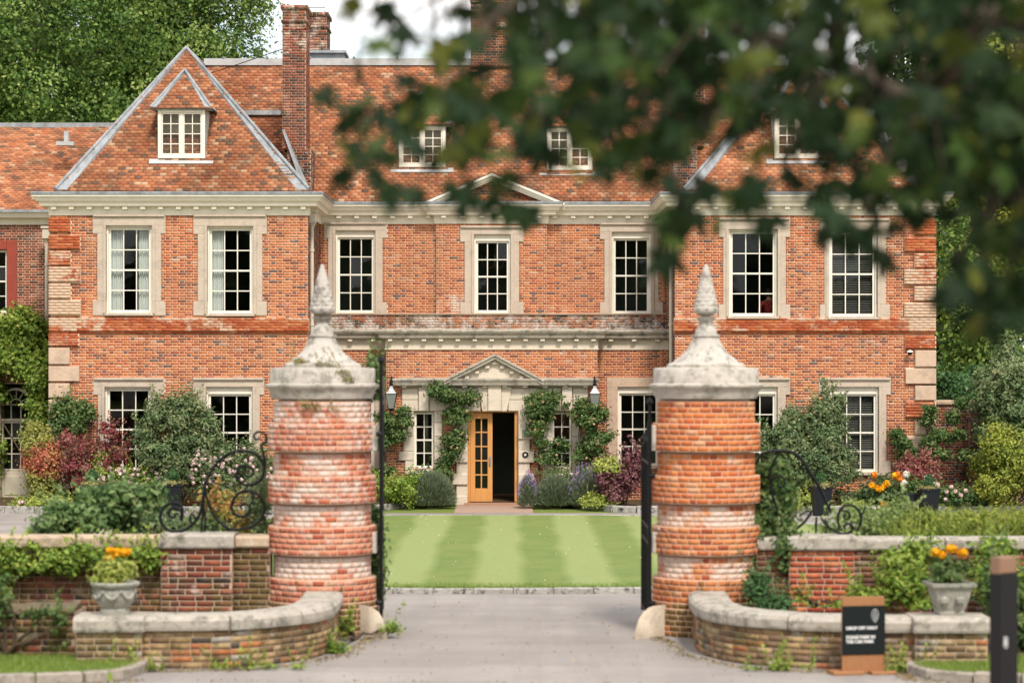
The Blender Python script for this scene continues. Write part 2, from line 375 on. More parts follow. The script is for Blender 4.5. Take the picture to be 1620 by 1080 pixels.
M['leaf_purple'] = leafmat('purple_leaf', [(.06, .02, .035), (.15, .05, .07), (.27, .11, .13), (.3, .2, .12)])
M['leaf_grey'] = leafmat('lavender_leaf', [(.10, .14, .08), (.19, .24, .14), (.32, .36, .24)])
M['leaf_lime'] = leafmat('lime_leaf', [(.20, .27, .05), (.36, .42, .09), (.52, .52, .15)])
M['leaf_conifer'] = leafmat('conifer_leaf', [(.03, .09, .03), (.07, .16, .05), (.13, .24, .09)])
M['blade'] = leafmat('grass_blade', [(.11, .19, .03), (.2, .29, .05), (.33, .38, .11)], .3)
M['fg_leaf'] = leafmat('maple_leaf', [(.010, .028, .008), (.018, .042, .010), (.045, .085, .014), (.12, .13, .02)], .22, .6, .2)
def flowermat(name, pal): return leafmat(name, pal, .25, .7, .1)
M['fl_pink'] = flowermat('pink_petal', [(.70, .42, .46), (.78, .58, .58), (.82, .74, .68)])
M['fl_white'] = flowermat('white_petal', [(.75, .7, .6), (.85, .8, .75)])
M['fl_yellow'] = flowermat('marigold_petal', [(.82, .34, .01), (.88, .44, .015), (.9, .55, .03)])
M['fl_orange'] = flowermat('orange_petal', [(.75, .18, .02), (.8, .35, .05)])
M['fl_purple'] = flowermat('purple_petal', [(.22, .13, .36), (.34, .24, .5), (.45, .38, .6)])
def _bark(g):
    g.out(g.mix(g.noise(8, 6, .7, sx=(1, 1, .3)), (.05, .04, .03), (.17, .14, .11)), .9, g.bump(g.noise(20, 5, .7, sx=(1, 1, .2)), .02), .1)
M['bark'] = mat('bark', _bark)
M['stem'] = paint('stem_brown', (.075, .05, .03), .8)

# ------------------------------------------------------------ bricks, tiles, leaves in batches
RN = np.random.RandomState(11)
class Pieces:
    """oriented boxes; each row: centre, u, v(up), n(outward), half sizes, colour"""
    def __init__(s): s.r = []
    def add(s, c, u, v, n, h, col, bulge=0): s.r.append((tuple(c), tuple(u), tuple(v), tuple(n), tuple(h), tuple(col), bulge))
    def mesh(s, name, m, rows=None):
        rows = s.r if rows is None else rows
        A = [np.array([r[i] for r in rows], dtype=np.float64).reshape(-1, 3) for i in range(6)]
        C, U, V, N, H, K = A
        sg = [(-1,-1,-1),(1,-1,-1),(1,1,-1),(-1,1,-1),(-1,-1,1),(1,-1,1),(1,1,1),(-1,1,1)]
        P8 = np.stack([C + U*(H[:, :1]*a) + V*(H[:, 1:2]*b) + N*(H[:, 2:]*c) for a, b, c in sg], 1)
        n = len(rows); bu = np.array([r[6] for r in rows])
        if bu.max() > 0:      # bricks on a curve: the face bows outwards at the middle
            m2 = [C + V*(H[:, 1:2]*b) + N*(H[:, 2:]+bu[:, None]) for b in (-1, 1)]
            P8 = np.concatenate([P8, np.stack(m2, 1)], 1)
            fc = np.array([(4,8,9),(4,9,7),(8,5,6),(8,6,9),(0,1,5),(0,5,8),(0,8,4),(2,3,7),(2,7,9),(2,9,6),(1,2,6),(1,6,5),(3,0,4),(3,4,7)])
            Fc = (fc[None] + (np.arange(n)*10)[:, None, None]).reshape(-1, 3)
            return newmesh(name, P8.reshape(-1, 3), Fc, m, np.repeat(K, 10, 0))
        fc = np.array([(4,5,6,7),(0,1,5,4),(1,2,6,5),(2,3,7,6),(3,0,4,7)])
        Fc = (fc[None] + (np.arange(n)*8)[:, None, None]).reshape(-1, 4)
        return newmesh(name, P8.reshape(-1, 3), Fc, m, np.repeat(K, 8, 0))
    def build(s, name, bulk_name, m, parent, singles=None, smax=300, sublabel=None):
        """singles: function(row)->score (bigger first) or None; those become parts, the rest one stuff part"""
        rows = s.r; idx = []
        if singles:
            sc = [(singles(r), i) for i, r in enumerate(rows)]
            sc = sorted([t for t in sc if t[0] is not None], reverse=True)[:smax]
            idx = [i for _, i in sc]
        st = set(idx); cache = {}
        for i in idx:
            c, u, v, n, h, k, bg_ = rows[i]
            key = (round(h[0], 2), round(h[1], 3), round(h[2], 2), round(k[0]*8)/8, round(k[1]*4)/4, round(k[2]*4)/4, round(bg_, 3))
            if key not in cache:
                P = Pieces(); P.add((0,0,0), (1,0,0), (0,1,0), (0,0,1), (max(key[0], .005), h[1], h[2]), (min(.999, key[3]+.02), key[4], key[5]), key[6])
                cache[key] = P.mesh(name, m)
            o = bpy.data.objects.new(name, cache[key])
            Mx = Matrix((Vector(u), Vector(v), Vector(n))).transposed()
            o.rotation_mode = 'QUATERNION'; o.rotation_quaternion = Mx.to_quaternion()
            o.scale = (h[0]/max(key[0], .005), 1, 1)
            put(o, parent, c)
        rest = [r for i, r in enumerate(rows) if i not in st]
        if rest:
            o = obj(bulk_name, s.mesh(bulk_name, m, rest), parent); o['kind'] = 'stuff'
            return o
def cut(a, b, holes):
    out = [(a, b)]
    for h0, h1 in holes:
        nx = []
        for p, q in out:
            if h1 <= p or h0 >= q: nx.append((p, q)); continue
            if h0 > p: nx.append((p, h0))
            if h1 < q: nx.append((h1, q))
        out = nx
    return out
def lay(Pc, o, u, n, length, z0, z1, holes=(), ch=.065, sl=.225, colf=None, dep=.006, bond='flemish', jt=.012, rr=None, lowdark=None):
    """lay bricks on a vertical plane: o=origin (x,y), u=(ux,uy), n=(nx,ny); holes in (s0,s1,z0,z1)"""
    rr = rr or random
    nc = max(1, int(round((z1-z0)/ch))); ch = (z1-z0)/nc
    U = (u[0], u[1], 0); N = (n[0], n[1], 0)
    for i in range(nc):
        za = z0+i*ch; zm = za+ch/2
        hs = [(h[0], h[1]) for h in holes if h[2] < zm < h[3]]
        s = -(i % 2)*sl*.75 if bond == 'flemish' else -(i % 2)*sl*.5
        k = 0
        segs = cut(0, length, hs)
        while s < length:
            w = sl if (bond != 'flemish' or k % 2 == 0) else sl*.5
            hd = (bond == 'flemish' and k % 2 == 1)
            for a, b in segs:
                p, q = max(s, a), min(s+w, b)
                if q-p > .03:
                    sc = (p+q)/2; d = dep+rr.uniform(-1, 1)*min(.002, dep*.2)
                    col = [rr.random()*(.55 if (hd and rr.random() < .25) else 1), 0, 0]
                    if colf: col = colf(sc, zm, col, hd)
                    Pc.add((o[0]+u[0]*sc+n[0]*(d/2-.001), o[1]+u[1]*sc+n[1]*(d/2-.001), zm+rr.uniform(-.001, .001)), U, (0, 0, 1), N, ((q-p-jt)/2, (ch-jt)/2, d/2), col)
            s += w; k += 1
def wallmesh(mb, o, u, n, length, z0, z1, holes=(), th=.35):
    """wall slab with rectangular openings and their reveals"""
    ss = sorted({0, length, *[h[0] for h in holes], *[h[1] for h in holes]}); zs = sorted({z0, z1, *[h[2] for h in holes], *[h[3] for h in holes]})
    ss = [s for s in ss if 0 <= s <= length]; zs = [z for z in zs if z0 <= z <= z1]
    def pt(s, z, d): return (o[0]+u[0]*s-n[0]*d, o[1]+u[1]*s-n[1]*d, z)
    ishole = lambda s, z: any(h[0] < s < h[1] and h[2] < z < h[3] for h in holes)
    for a, b in zip(ss, ss[1:]):
        for c, d in zip(zs, zs[1:]):
            if ishole((a+b)/2, (c+d)/2): continue
            mb.add([pt(a,c,0), pt(b,c,0), pt(b,d,0), pt(a,d,0)], [(0,1,2,3)])
            mb.add([pt(a,c,th), pt(b,c,th), pt(b,d,th), pt(a,d,th)], [(3,2,1,0)])
    for h in holes:
        a, b, c, d = h[0], h[1], h[2], h[3]
        for (p, q) in (((a,c),(b,c)), ((b,c),(b,d)), ((b,d),(a,d)), ((a,d),(a,c))):
            mb.add([pt(p[0],p[1],0), pt(q[0],q[1],0), pt(q[0],q[1],th), pt(p[0],p[1],th)], [(0,1,2,3)])
    for (p, q) in (((0,z0),(length,z0)), ((length,z0),(length,z1)), ((length,z1),(0,z1)), ((0,z1),(0,z0))):
        mb.add([pt(p[0],p[1],0), pt(q[0],q[1],0), pt(q[0],q[1],th), pt(p[0],p[1],th)], [(0,1,2,3)])
    return mb
def inpoly(p, poly):
    x, y = p; c = False; j = len(poly)-1
    for i in range(len(poly)):
        xi, yi = poly[i]; xj, yj = poly[j]
        if (yi > y) != (yj > y) and x < (xj-xi)*(y-yi)/(yj-yi)+xi: c = not c
        j = i
    return c
def tiles(Pc, o, u, v, poly, holes=(), g=.1, w=.168, lift=.02):
    """plain tiles on a sloping plane; poly and holes in (s,t) along u and v"""
    o = Vector(o); u = Vector(u).normalized(); v = Vector(v).normalized(); n = u.cross(v).normalized()
    smin = min(p[0] for p in poly); smax = max(p[0] for p in poly); tmin = min(p[1] for p in poly); tmax = max(p[1] for p in poly)
    r = 0; t = tmin
    tilt = .19
    while t < tmax:
        s = smin - (r % 2)*w/2; sag = .006*math.sin(r*1.7)
        while s < smax+w:
            c = (s+w/2, t+g/2)
            if inpoly(c, poly) and not any(inpoly(c, h) for h in holes):
                a = tilt + random.uniform(-.02, .02); ja = random.uniform(-.012, .012)
                vv = (v*math.cos(a) - n*math.sin(a)).normalized()
                uu = (u + vv*ja).normalized(); nn = uu.cross(vv).normalized(); vv = nn.cross(uu)
                ce = o + u*(c[0]+random.uniform(-.003, .003)) + v*(c[1]+.02+random.uniform(-.004, .004)) + n*(lift+sag*.5+.012*math.sin(c[0]*1.3+c[1]*2.1)+random.uniform(-.002, .003))
                Pc.add(ce, uu, vv, nn, (w/2-.003, .085, .013), (random.random(), 0, 0))
            s += w
        t += g; r += 1
def leafmesh(name, C, Nn, size, asp, m, col, fold=.25, jitter=.35):
    """C (N,3) positions, Nn (N,3) facing; diamonds folded along the midrib"""
    n = len(C); rs = RN
    a = rs.normal(size=(n, 3)); U = np.cross(Nn, a); U /= np.linalg.norm(U, axis=1)[:, None]+1e-9
    V = np.cross(Nn, U); V /= np.linalg.norm(V, axis=1)[:, None]+1e-9; Nn = Nn/(np.linalg.norm(Nn, axis=1)[:, None]+1e-9)
    s = size*(1+rs.uniform(-jitter, jitter, n))[:, None]
    p0 = C - U*s*.5; p1 = C + V*s*.5*asp + Nn*s*fold*.5; p2 = C + U*s*.5; p3 = C - V*s*.5*asp + Nn*s*fold*.5
    Vv = np.stack([p0, p1, p2, p3], 1).reshape(-1, 3)
    Fc = (np.array([(0,1,2,3)])[None] + (np.arange(n)*4)[:, None, None]).reshape(-1, 4)
    # split each diamond along its midrib so that the fold shows
    T = np.concatenate([Fc[:, [0,1,2]], Fc[:, [0,2,3]]])
    return newmesh(name, Vv, T, m, np.repeat(col, 4, 0))
def cloud(blobs, nclus, nleaf, cr, seed, shell=.45, flat=.0):
    """leaf positions in clumps inside ellipsoids: returns positions, outward dirs, clump random, leaf random"""
    rs = np.random.RandomState(seed)
    w = np.array([b[3]*b[4]*b[5] for b in blobs])**.8; w = w/w.sum()
    Cs = []; Ds = []; K = []; Lr = []
    for bi in rs.choice(len(blobs), nclus, p=w):
        b = blobs[bi]
        d = rs.normal(size=3); d /= np.linalg.norm(d); r = (shell + (1-shell)*rs.rand()**.6) if rs.rand() < .85 else rs.rand()*shell
        c = np.array(b[:3]) + d*np.array(b[3:6])*r
        k = rs.rand(); cc = cr*(.6+.8*rs.rand())
        m = int(nleaf*(.6+.8*rs.rand()))
        q = rs.normal(size=(m, 3))*cc*np.array([1, 1, .62])
        Cs.append(c+q); dd = d[None]*1.0 + q/cc*.5 + rs.normal(size=(m, 3))*.55 + np.array([0, -.15, .55]); Ds.append(dd)
        K.append(np.full(m, k)); Lr.append(rs.rand(m))
    return np.concatenate(Cs), np.concatenate(Ds), np.concatenate(K), np.concatenate(Lr)
def foliage(name, blobs, nclus, nleaf, cr, size, m, parent, seed, asp=.6, shell=.45, zmin=.02, tint=(0, 1), label=None, keep=None, shoots=0):
    C, D, K, Lr = cloud(blobs, nclus, nleaf, cr, seed, shell)
    if shoots:
        rr_ = np.random.RandomState(seed+5); ec = []; ed = []; ek = []
        for _ in range(shoots):
            b = blobs[rr_.randint(len(blobs))]; d = rr_.normal(size=3); d[2] = abs(d[2])*1.1+.2; d[1] *= .5; d /= np.linalg.norm(d)
            p = np.array(b[:3])+d*np.array(b[3:6])*.9; l = rr_.uniform(.12, .42); dr = d*.6+np.array([0, 0, .8])+rr_.normal(size=3)*.25; dr /= np.linalg.norm(dr); kk = .5+.5*rr_.rand()
            for q in np.arange(0, l, size*.42):
                ec.append(p+dr*q+np.array([0, 0, -.35*q*q])+rr_.normal(size=3)*size*.28); ed.append(rr_.normal(size=3)+np.array([0, -.6, .5])); ek.append(kk)
        C = np.concatenate([C, ec]); D = np.concatenate([D, ed]); K = np.concatenate([K, ek]); Lr = np.concatenate([Lr, rr_.rand(len(ec))])
    ok = C[:, 2] > zmin
    if keep is not None: ok &= keep(C)
    C, D, K, Lr = C[ok], D[ok], K[ok], Lr[ok]
    rs = np.random.RandomState(seed+1)
    col = np.stack([np.clip(tint[0]+(tint[1]-tint[0])*(K*.6+rs.rand(len(K))*.4), 0, 1), Lr, K], 1)
    o = obj(name, leafmesh(name, C, D, size, asp, m, col), parent)
    if label: o['label'] = label
    return o
def stems(name, base, blobs, m, parent, r=.03, n=6, seed=0, r1=.25):
    rs = random.Random(seed); mb = MB(); b0 = Vector(base)
    for i in range(n):
        b = blobs[i % len(blobs)]
        e = Vector((b[0]+rs.uniform(-.5, .5)*b[3], b[1]+rs.uniform(-.5, .5)*b[4], b[2]+rs.uniform(0, .6)*b[5]))
        s = b0 + Vector((rs.uniform(-.08, .08), rs.uniform(-.05, .05), 0))*(r/.03)
        mid = s.lerp(e, .5) + Vector((rs.uniform(-.1, .1), rs.uniform(-.1, .1), rs.uniform(-.05, .1)))*(e-s).length
        mb.tube([s, s.lerp(mid, .5)+Vector((0, 0, .05)), mid, e.lerp(mid, .4), e], [r, r*.85, r*.65, r*.45, r*r1], 6)
    return mb.build(name, m, parent)
def rough(blobs, seed, n=11, s=.78):
    _r = random.Random(seed*7+1); ex = []
    for b in blobs:
        for _ in range(n):
            d = Vector((_r.uniform(-1, 1), _r.uniform(-1, .2), _r.uniform(-.6, 1))).normalized(); k = _r.uniform(.13, .34); q = _r.uniform(.8, 1.12)
            ex.append((b[0]+d.x*b[3]*q, b[1]+d.y*b[4]*.9, b[2]+d.z*b[5]*q, b[3]*k, b[4]*k, b[5]*k*1.3))
    return [(b[0], b[1], b[2], b[3]*s, b[4]*s, b[5]*s) for b in blobs]+ex
def shrub(nm, label, cat, blobs, nclus, nleaf, cr, size, m, seed, group=None, asp=.6, shell=.45, base=None, stem_r=.025, nst=5, keep=None, zmin=.02):
    z0 = 0
    blobs = rough(blobs, seed)
    base = base or (sum(b[0] for b in blobs)/len(blobs), sum(b[1] for b in blobs)/len(blobs), z0)
    t = thing(nm, base, label, cat, group)
    foliage('foliage', blobs, int(nclus*.8), int(nleaf*1.15), cr*.85, size, m, t, seed, asp, shell, zmin, keep=keep, shoots=max(10, int(nclus*.11)))
    stems('stem', base, blobs, M['stem'], t, stem_r, nst, seed)
    return t
def blob(px0, px1, py0, py1, Y, dy=.5):
    """an ellipsoid filling a box of the view at distance Y"""
    a, b = X(px0, Y), X(px1, Y); c, d = Z(py1, Y), Z(py0, Y)
    return ((a+b)/2, Y, (c+d)/2, (b-a)/2, dy, (d-c)/2)
def flowers(name, pts, size, m, parent, petals=9, seed=0):
    """small open flowers: a ruff of petals round each point"""
    if parent is not None and 1 < len(pts) <= 24:
        for k_, p_ in enumerate(pts): flowers(name, [p_], size, m, parent, petals, seed+k_)
        return
    rs = np.random.RandomState(seed); pts = np.array(pts); n = len(pts)
    C = np.repeat(pts, petals, 0); d = rs.normal(size=C.shape); d /= np.linalg.norm(d, axis=1)[:, None]; d[:, 1] -= .4; d[:, 2] += .25
    d /= np.linalg.norm(d, axis=1)[:, None]
    C = C + d*size*.38
    col = np.stack([rs.rand(len(C)), rs.rand(len(C)), rs.rand(len(C))], 1)
    return obj(name, leafmesh(name, C, d+rs.normal(size=C.shape)*.3, size*.75, .8, m, col, .3), parent, kind='stuff' if n > 1 else None)

# ------------------------------------------------------------ the ground
def sheet(name, pts, z, m, kind='structure', th=None):
    mb = MB()
    if th: mb.poly([(x, y, z-th) for x, y in pts], (0, 0, th))
    else: mb.add([(x, y, z) for x, y in pts], [tuple(range(len(pts)))])
    return mb.build(name, m, None, kind)
sheet('ground', [(-900, -300), (900, -300), (900, 1600), (-900, 1600)], 0, M['grass_ground'])
# drive: a wide apron outside the gate, the opening, and the loop of road round the lawn
drive = [(-3.9, 5), (4.2, 5), (5.6, 24.5), (5.4, 27.3), (4.4, 27.5), (2.6, 28.6), (2.5, 30.5), (1.85, 32.5), (9.0, 34.0), (13.5, 38), (15.0, 46), (14.8, 56.2), (-16.0, 56.2), (-15.0, 45), (-13, 37), (-8, 34), (-1.7, 32.5), (-2.5, 30.5), (-2.6, 28.6), (-4.4, 27.5), (-5.4, 27.3), (-5.6, 24.5)]
sheet('driveway', drive, .004, M['asphalt'])
# side road running across in front of the gate
sheet('road', [(-40, -12), (40, -12), (40, 24.8), (9, 25.4), (3.9, 25.9), (-3.9, 25.9), (-9, 25.4), (-40, 24.8)], .008, M['asphalt'])
def superell(cx, cy, a, b, n=72, e=2.8):
    out = []
    for i in range(n):
        t = 2*PI*i/n; c, s = math.cos(t), math.sin(t)
        out.append((cx+a*math.copysign(abs(c)**(2/e), c), cy+b*math.copysign(abs(s)**(2/e), s)))
    return out
LC = (-.2, 45.2); LA, LB = 7.4, 8.9
lawn_pts = superell(*LC, LA, LB)
sheet('lawn', lawn_pts, .085, M['lawn'], th=.08)
# kerb stones round the lawn, each its own block
def kerbrow(name_parent, pts, closed, w, z0, z1, m, L0=.55, parent=None, names='kerb_stone', gap=.012, jit=.012):
    n = len(pts); seq = [Vector((*p, 0)) for p in pts]
    if closed: seq.append(seq[0])
    # resample
    acc = []; d = 0; out = [seq[0]]
    for a, b in zip(seq, seq[1:]):
        l = (b-a).length; t = 0
        while d + (l-t) >= L0:
            t += L0-d; d = 0; out.append(a.lerp(b, t/l))
        d += l-t
    for a, b in zip(out, out[1:]):
        u = (b-a).normalized(); n_ = Vector((u.y, -u.x, 0)); l = (b-a).length
        c = (a+b)/2; h = l/2-gap/2
        j = [random.uniform(-jit, jit) for _ in range(8)]
        mb = MB(); ww = w/2
        zt = z1+random.uniform(-jit, jit)*.6
        vs = []
        for k, (su, sn, z) in enumerate([(-1,-1,z0),(1,-1,z0),(1,1,z0),(-1,1,z0),(-1,-1,zt-.015),(1,-1,zt-.015),(1,1,zt-.015),(-1,1,zt-.015)]):
            vs.append(u*(su*h)+n_*(sn*ww+j[k]*.5)+Vector((0, 0, z)))
        for su, sn in ((-1,-1),(1,-1),(1,1),(-1,1)):
            vs.append(u*(su*(h-.015))+n_*(sn*(ww-.015))+Vector((0, 0, zt)))
        mb.add(vs, [(0,3,2,1),(0,1,5,4),(1,2,6,5),(2,3,7,6),(3,0,4,7),(4,5,9,8),(5,6,10,9),(6,7,11,10),(7,4,8,11),(8,9,10,11)])
        obj(names, newmesh(names, mb.v, mb.f, m), parent, (c.x, c.y, 0))
lk = thing('lawn_kerb', (LC[0], LC[1]-LB, 0), 'weathered stone kerb edging the mown lawn beyond the gate', 'kerb')
kerbrow(None, superell(*LC, LA+.07, LB+.07), True, .15, .004, .088, M['stone_kerb'], .6, lk)
# daisies scattered on the lawn
_p = []
while len(_p) < 110:
    x, y = random.uniform(-LA, LA)+LC[0], random.uniform(LC[1]-LB, LC[1]+LB)
    if inpoly((x, y), lawn_pts): _p.append((x, y, .105))
do = flowers('daisies', _p, .022, M['fl_white'], None, 4, 5)
tag(do, 'tiny white daisies dotted over the striped lawn', 'daisies', kind='stuff')
def blades(name, pts, h, w, m, parent=None, seed=0, lean=.35):
    rs = np.random.RandomState(seed); P_ = np.array(pts); n = len(P_)
    a = rs.rand(n)*2*PI; hh = h*(.6+.8*rs.rand(n)); le = lean*hh*rs.rand(n); b = rs.rand(n)*2*PI
    u = np.stack([np.cos(a), np.sin(a), np.zeros(n)], 1)*w*.5
    tip = P_ + np.stack([np.cos(b)*le, np.sin(b)*le, hh], 1); mid = P_ + np.stack([np.cos(b)*le*.3, np.sin(b)*le*.3, hh*.55], 1)
    V = np.stack([P_-u, P_+u, mid+u*.8, mid-u*.8, tip], 1).reshape(-1, 3)
    i0 = np.arange(n)*5
    T = np.concatenate([np.stack([i0, i0+1, i0+2], 1), np.stack([i0, i0+2, i0+3], 1), np.stack([i0+3, i0+2, i0+4], 1)])
    col = np.repeat(np.stack([rs.rand(n), rs.rand(n), rs.rand(n)], 1), 5, 0)
    return obj(name, newmesh(name, V, T, m, col), parent)
# short grass along the near edge of the lawn, standing out against the kerb
_p = []
for i in range(7000):
    x = random.uniform(-3.2, 3.2); y = LC[1]-LB*(1-abs((x-LC[0])/LA)**2.8)**(1/2.8)+random.random()**3*.7+.01
    _p.append((x, y, .083))
g_ = blades('grass', _p, .035, .006, M['blade'], None, 3, .6); tag(g_, 'short mown grass along the near edge of the lawn', 'grass', kind='stuff')

# ------------------------------------------------------------ the house
WY, CY, BY, SY, PY = 58.0, 61.5, 61.36, 60.2, 59.6      # planes: wings, upper centre, its break, lower centre, porch bay
ZT = Z(306, 57.6)                                       # top of the eaves cornice
ZW = ZT-.5                                              # top of the brickwork
XL, XIL, XIR, XR = X(80, WY), X(487, WY), X(1068, WY), X(1478, WY)
house = thing('manor_house', (0, 59, 0), 'two storey orange brick manor house with projecting wings and clay tile roof', 'house')
HB = Pieces(); HD = Pieces(); MW = MB()
def rect(px0, px1, py0, py1, Y): return (X(px0, Y), X(px1, Y), Z(py1, Y), Z(py0, Y))
PANE = {}
def pane(w, h):
    k = (round(w, 3), round(h, 3))
    if k not in PANE:
        PANE[k] = newmesh('pane', [(-w/2, 0, -h/2), (w/2, 0, -h/2), (w/2, 0, h/2), (-w/2, 0, h/2)], [(0, 1, 2, 3)], M['glass'])
    return PANE[k]
def sash(parent, x0, x1, z0, z1, Y, cols, rows, m='white', fr=.055, bar=.024, rail=True, name='sash_frame'):
    """glazed frame in the plane Y: stiles, rails, glazing bars in one mesh, panes as pieces"""
    mb = MB(); d = .05
    mb.bbox(x0, x0+fr, Y-d, Y, z0, z1, .006); mb.bbox(x1-fr, x1, Y-d, Y, z0, z1, .006)
    mb.bbox(x0+fr, x1-fr, Y-d, Y, z0, z0+fr*1.35, .006); mb.bbox(x0+fr, x1-fr, Y-d, Y, z1-fr, z1, .006)
    a, b, c, e = x0+fr, x1-fr, z0+fr*1.35, z1-fr
    cw = (b-a-(cols-1)*bar)/cols; rh = (e-c-(rows-1)*bar)/rows
    for i in range(1, cols): mb.box(a+i*cw+(i-1)*bar, a+i*(cw+bar), Y-d*.7, Y-.006, c, e)
    for j in range(1, rows):
        big = rail and rows % 2 == 0 and j == rows//2
        zb = c+j*rh+(j-1)*bar
        for i in range(cols):
            mb.box(a+i*(cw+bar), a+i*(cw+bar)+cw, Y-(d*1.1 if big else d*.7), Y-.006, zb-(.008 if big else 0), zb+bar+(.008 if big else 0))
    o = mb.build(name, M[m], parent)
    me = pane(cw, rh)
    for i in range(cols):
        for j in range(rows):
            p = bpy.data.objects.new('pane', me); put(p, parent, (a+i*(cw+bar)+cw/2, Y-.014, c+j*(rh+bar)+rh/2))
            p.rotation_euler = (random.uniform(-.02, .02), 0, random.uniform(-.015, .015))
    return o
def window(op, su, Y, cols=3, rows=4, ear=7, head=None, dep=.16, blind=0, curtain='', slats=False, mstone='stone', holes=None, cuts=None, ears=True, label=None):
    """op, su: opening and stone surround in photo pixels (x0,x1,y0,y1); registers its holes"""
    ox0, ox1, oz0, oz1 = rect(*op, Y); sx0, sx1, sz0, sz1 = rect(*su, Y); e = ear*Y/F if ears else 0
    w = MB(); pr = .035
    hz = oz1                                            # head sits on the jambs
    if ears:
        eh = .42
        w.bbox(sx0, sx1, Y-pr, Y+.02, hz, sz1, .008)
        w.bbox(sx0, ox0, Y-pr, Y+.02, hz-eh*.45, hz, .008); w.bbox(ox1, sx1, Y-pr, Y+.02, hz-eh*.45, hz, .008)
        w.bbox(sx0+e, ox0, Y-pr, Y+dep, sz0+.34, hz-eh*.45, .008); w.bbox(ox1, sx1-e, Y-pr, Y+dep, sz0+.34, hz-eh*.45, .008)
        w.bbox(sx0, ox0, Y-pr, Y+.02, sz0, sz0+.34, .008); w.bbox(ox1, sx1, Y-pr, Y+.02, sz0, sz0+.34, .008)
        w.bbox(sx0+.02, sx1-.02, Y-pr-.05, Y-pr, sz1-.06, sz1-.004, .006)     # raised outer fillet
        w.bbox(ox0-.07, ox0, Y-pr-.025, Y-pr, oz0, oz1, .01); w.bbox(ox1, ox1+.07, Y-pr-.025, Y-pr, oz0, oz1, .004); w.bbox(ox0-.07, ox1+.07, Y-pr-.012, Y-pr, oz1+.002, oz1+.07, .004)
        hl = [(sx0, sx1, hz-eh*.45, sz1), (sx0+e, sx1-e, sz0, sz1), (sx0, sx1, sz0, sz0+.34)]
    else:
        w.bbox(sx0, sx1, Y-pr, Y+.02, hz, sz1, .008); w.bbox(sx0, ox0, Y-pr, Y+.02, sz0, hz, .008); w.bbox(ox1, sx1, Y-pr, Y+.02, sz0, hz, .008)
        hl = [(sx0, sx1, sz0, sz1)]
    if oz0 > sz0+.01: w.bbox(ox0+.001, ox1-.001, Y-pr, Y+.02, sz0, oz0, .008)
    o = w.build('window', M[mstone], house)
    if label: o['label'] = label
    if holes is not None: holes.append((ox0, ox1, oz0, oz1))
    if cuts is not None: cuts += hl
    s = MB(); s.bbox(ox0-.03, ox1+.03, Y-pr-.07, Y+dep-.01, oz0-.055, oz0-.002, .012); s.build('sill', M[mstone], o)
    fr = MB(); zt = oz1-blind*Y/F if blind else oz1       # outer box frame
    f = .045
    fr.box(ox0+.002, ox0+f, Y+.05, Y+dep+.06, oz0, oz1); fr.box(ox1-f, ox1-.002, Y+.05, Y+dep+.06, oz0, oz1); fr.box(ox0+f, ox1-f, Y+.05, Y+dep+.06, zt-f, oz1-.002)
    fr.build('box_frame', M['cream'], o)
    sash(o, ox0+f, ox1-f, oz0+.012, zt-f, Y+dep, cols, rows)
    yb = Y+dep+.07
    if curtain:
        mbc = MB()
        for side in curtain:
            a = ox0+.04 if side == 'l' else ox1-.36*(ox1-ox0)/1.1
            ww = .32*(ox1-ox0)/1.1; n = 26; vs = []
            for k in range(n+1):
                xx = a+ww*k/n; yy = yb+.035*math.sin(k*1.55)+.01*math.sin(k*.7)
                vs += [(xx, yy, oz0-.1), (xx, yy, oz1+.1)]
            mbc.add(vs, [(2*k, 2*k+2, 2*k+3, 2*k+1) for k in range(n)])
        mbc.build('curtain', M['curtain'], o, smooth=True)
    if slats:
        sl = MB(); z = oz0+.02; k = 0
        while z < oz1:
            sl.add([(ox0+.03, yb-.02, z), (ox1-.03, yb-.02, z), (ox1-.03, yb+.02, z+.016), (ox0+.03, yb+.02, z+.016)], [(0, 1, 2, 3)]); z += .042
        b = sl.build('blind', M['slat'], o); b['kind'] = 'stuff'
    return o
M['curtain'] = leafmat('curtain_cloth', [(.75, .76, .76), (.8, .8, .78)], .25, .8)
def _curt(g): g.out((.78, .78, .75), .9, None, .1, trans=.2)
M['curtain'] = mat('curtain_voile', _curt)
M['slat'] = paint('blind_slat', (.22, .21, .19), .5, .1)
hW = {'l': [], 'r': []}; cW = {'l': [], 'r': []}
# upper wing windows
window((168, 241, 357, 496), (147, 262, 339, 499), WY, curtain='lr', holes=hW['l'], cuts=cW['l'])
window((328, 401, 358, 497), (306, 422, 339, 499), WY, curtain='l', holes=hW['l'], cuts=cW['l'])
window((1153, 1230, 363, 501), (1137, 1250, 344, 504), WY, holes=hW['r'], cuts=cW['r'])
window((1311, 1388, 364, 502), (1297, 1408, 345, 504), WY, slats=True, holes=hW['r'], cuts=cW['r'])
# lower wing windows
window((166, 240, 612, 746), (148, 260, 597, 752), WY, holes=hW['l'], cuts=cW['l'])
window((326, 400, 612, 748), (305, 418, 597, 752), WY, blind=8, curtain='', holes=hW['l'], cuts=cW['l'])
window((1155, 1230, 612, 750), (1137, 1250, 597, 754), WY, blind=8, holes=hW['r'], cuts=cW['r'])
window((1313, 1390, 612, 748), (1295, 1409, 597, 752), WY, blind=8, slats=True, holes=hW['r'], cuts=cW['r'])
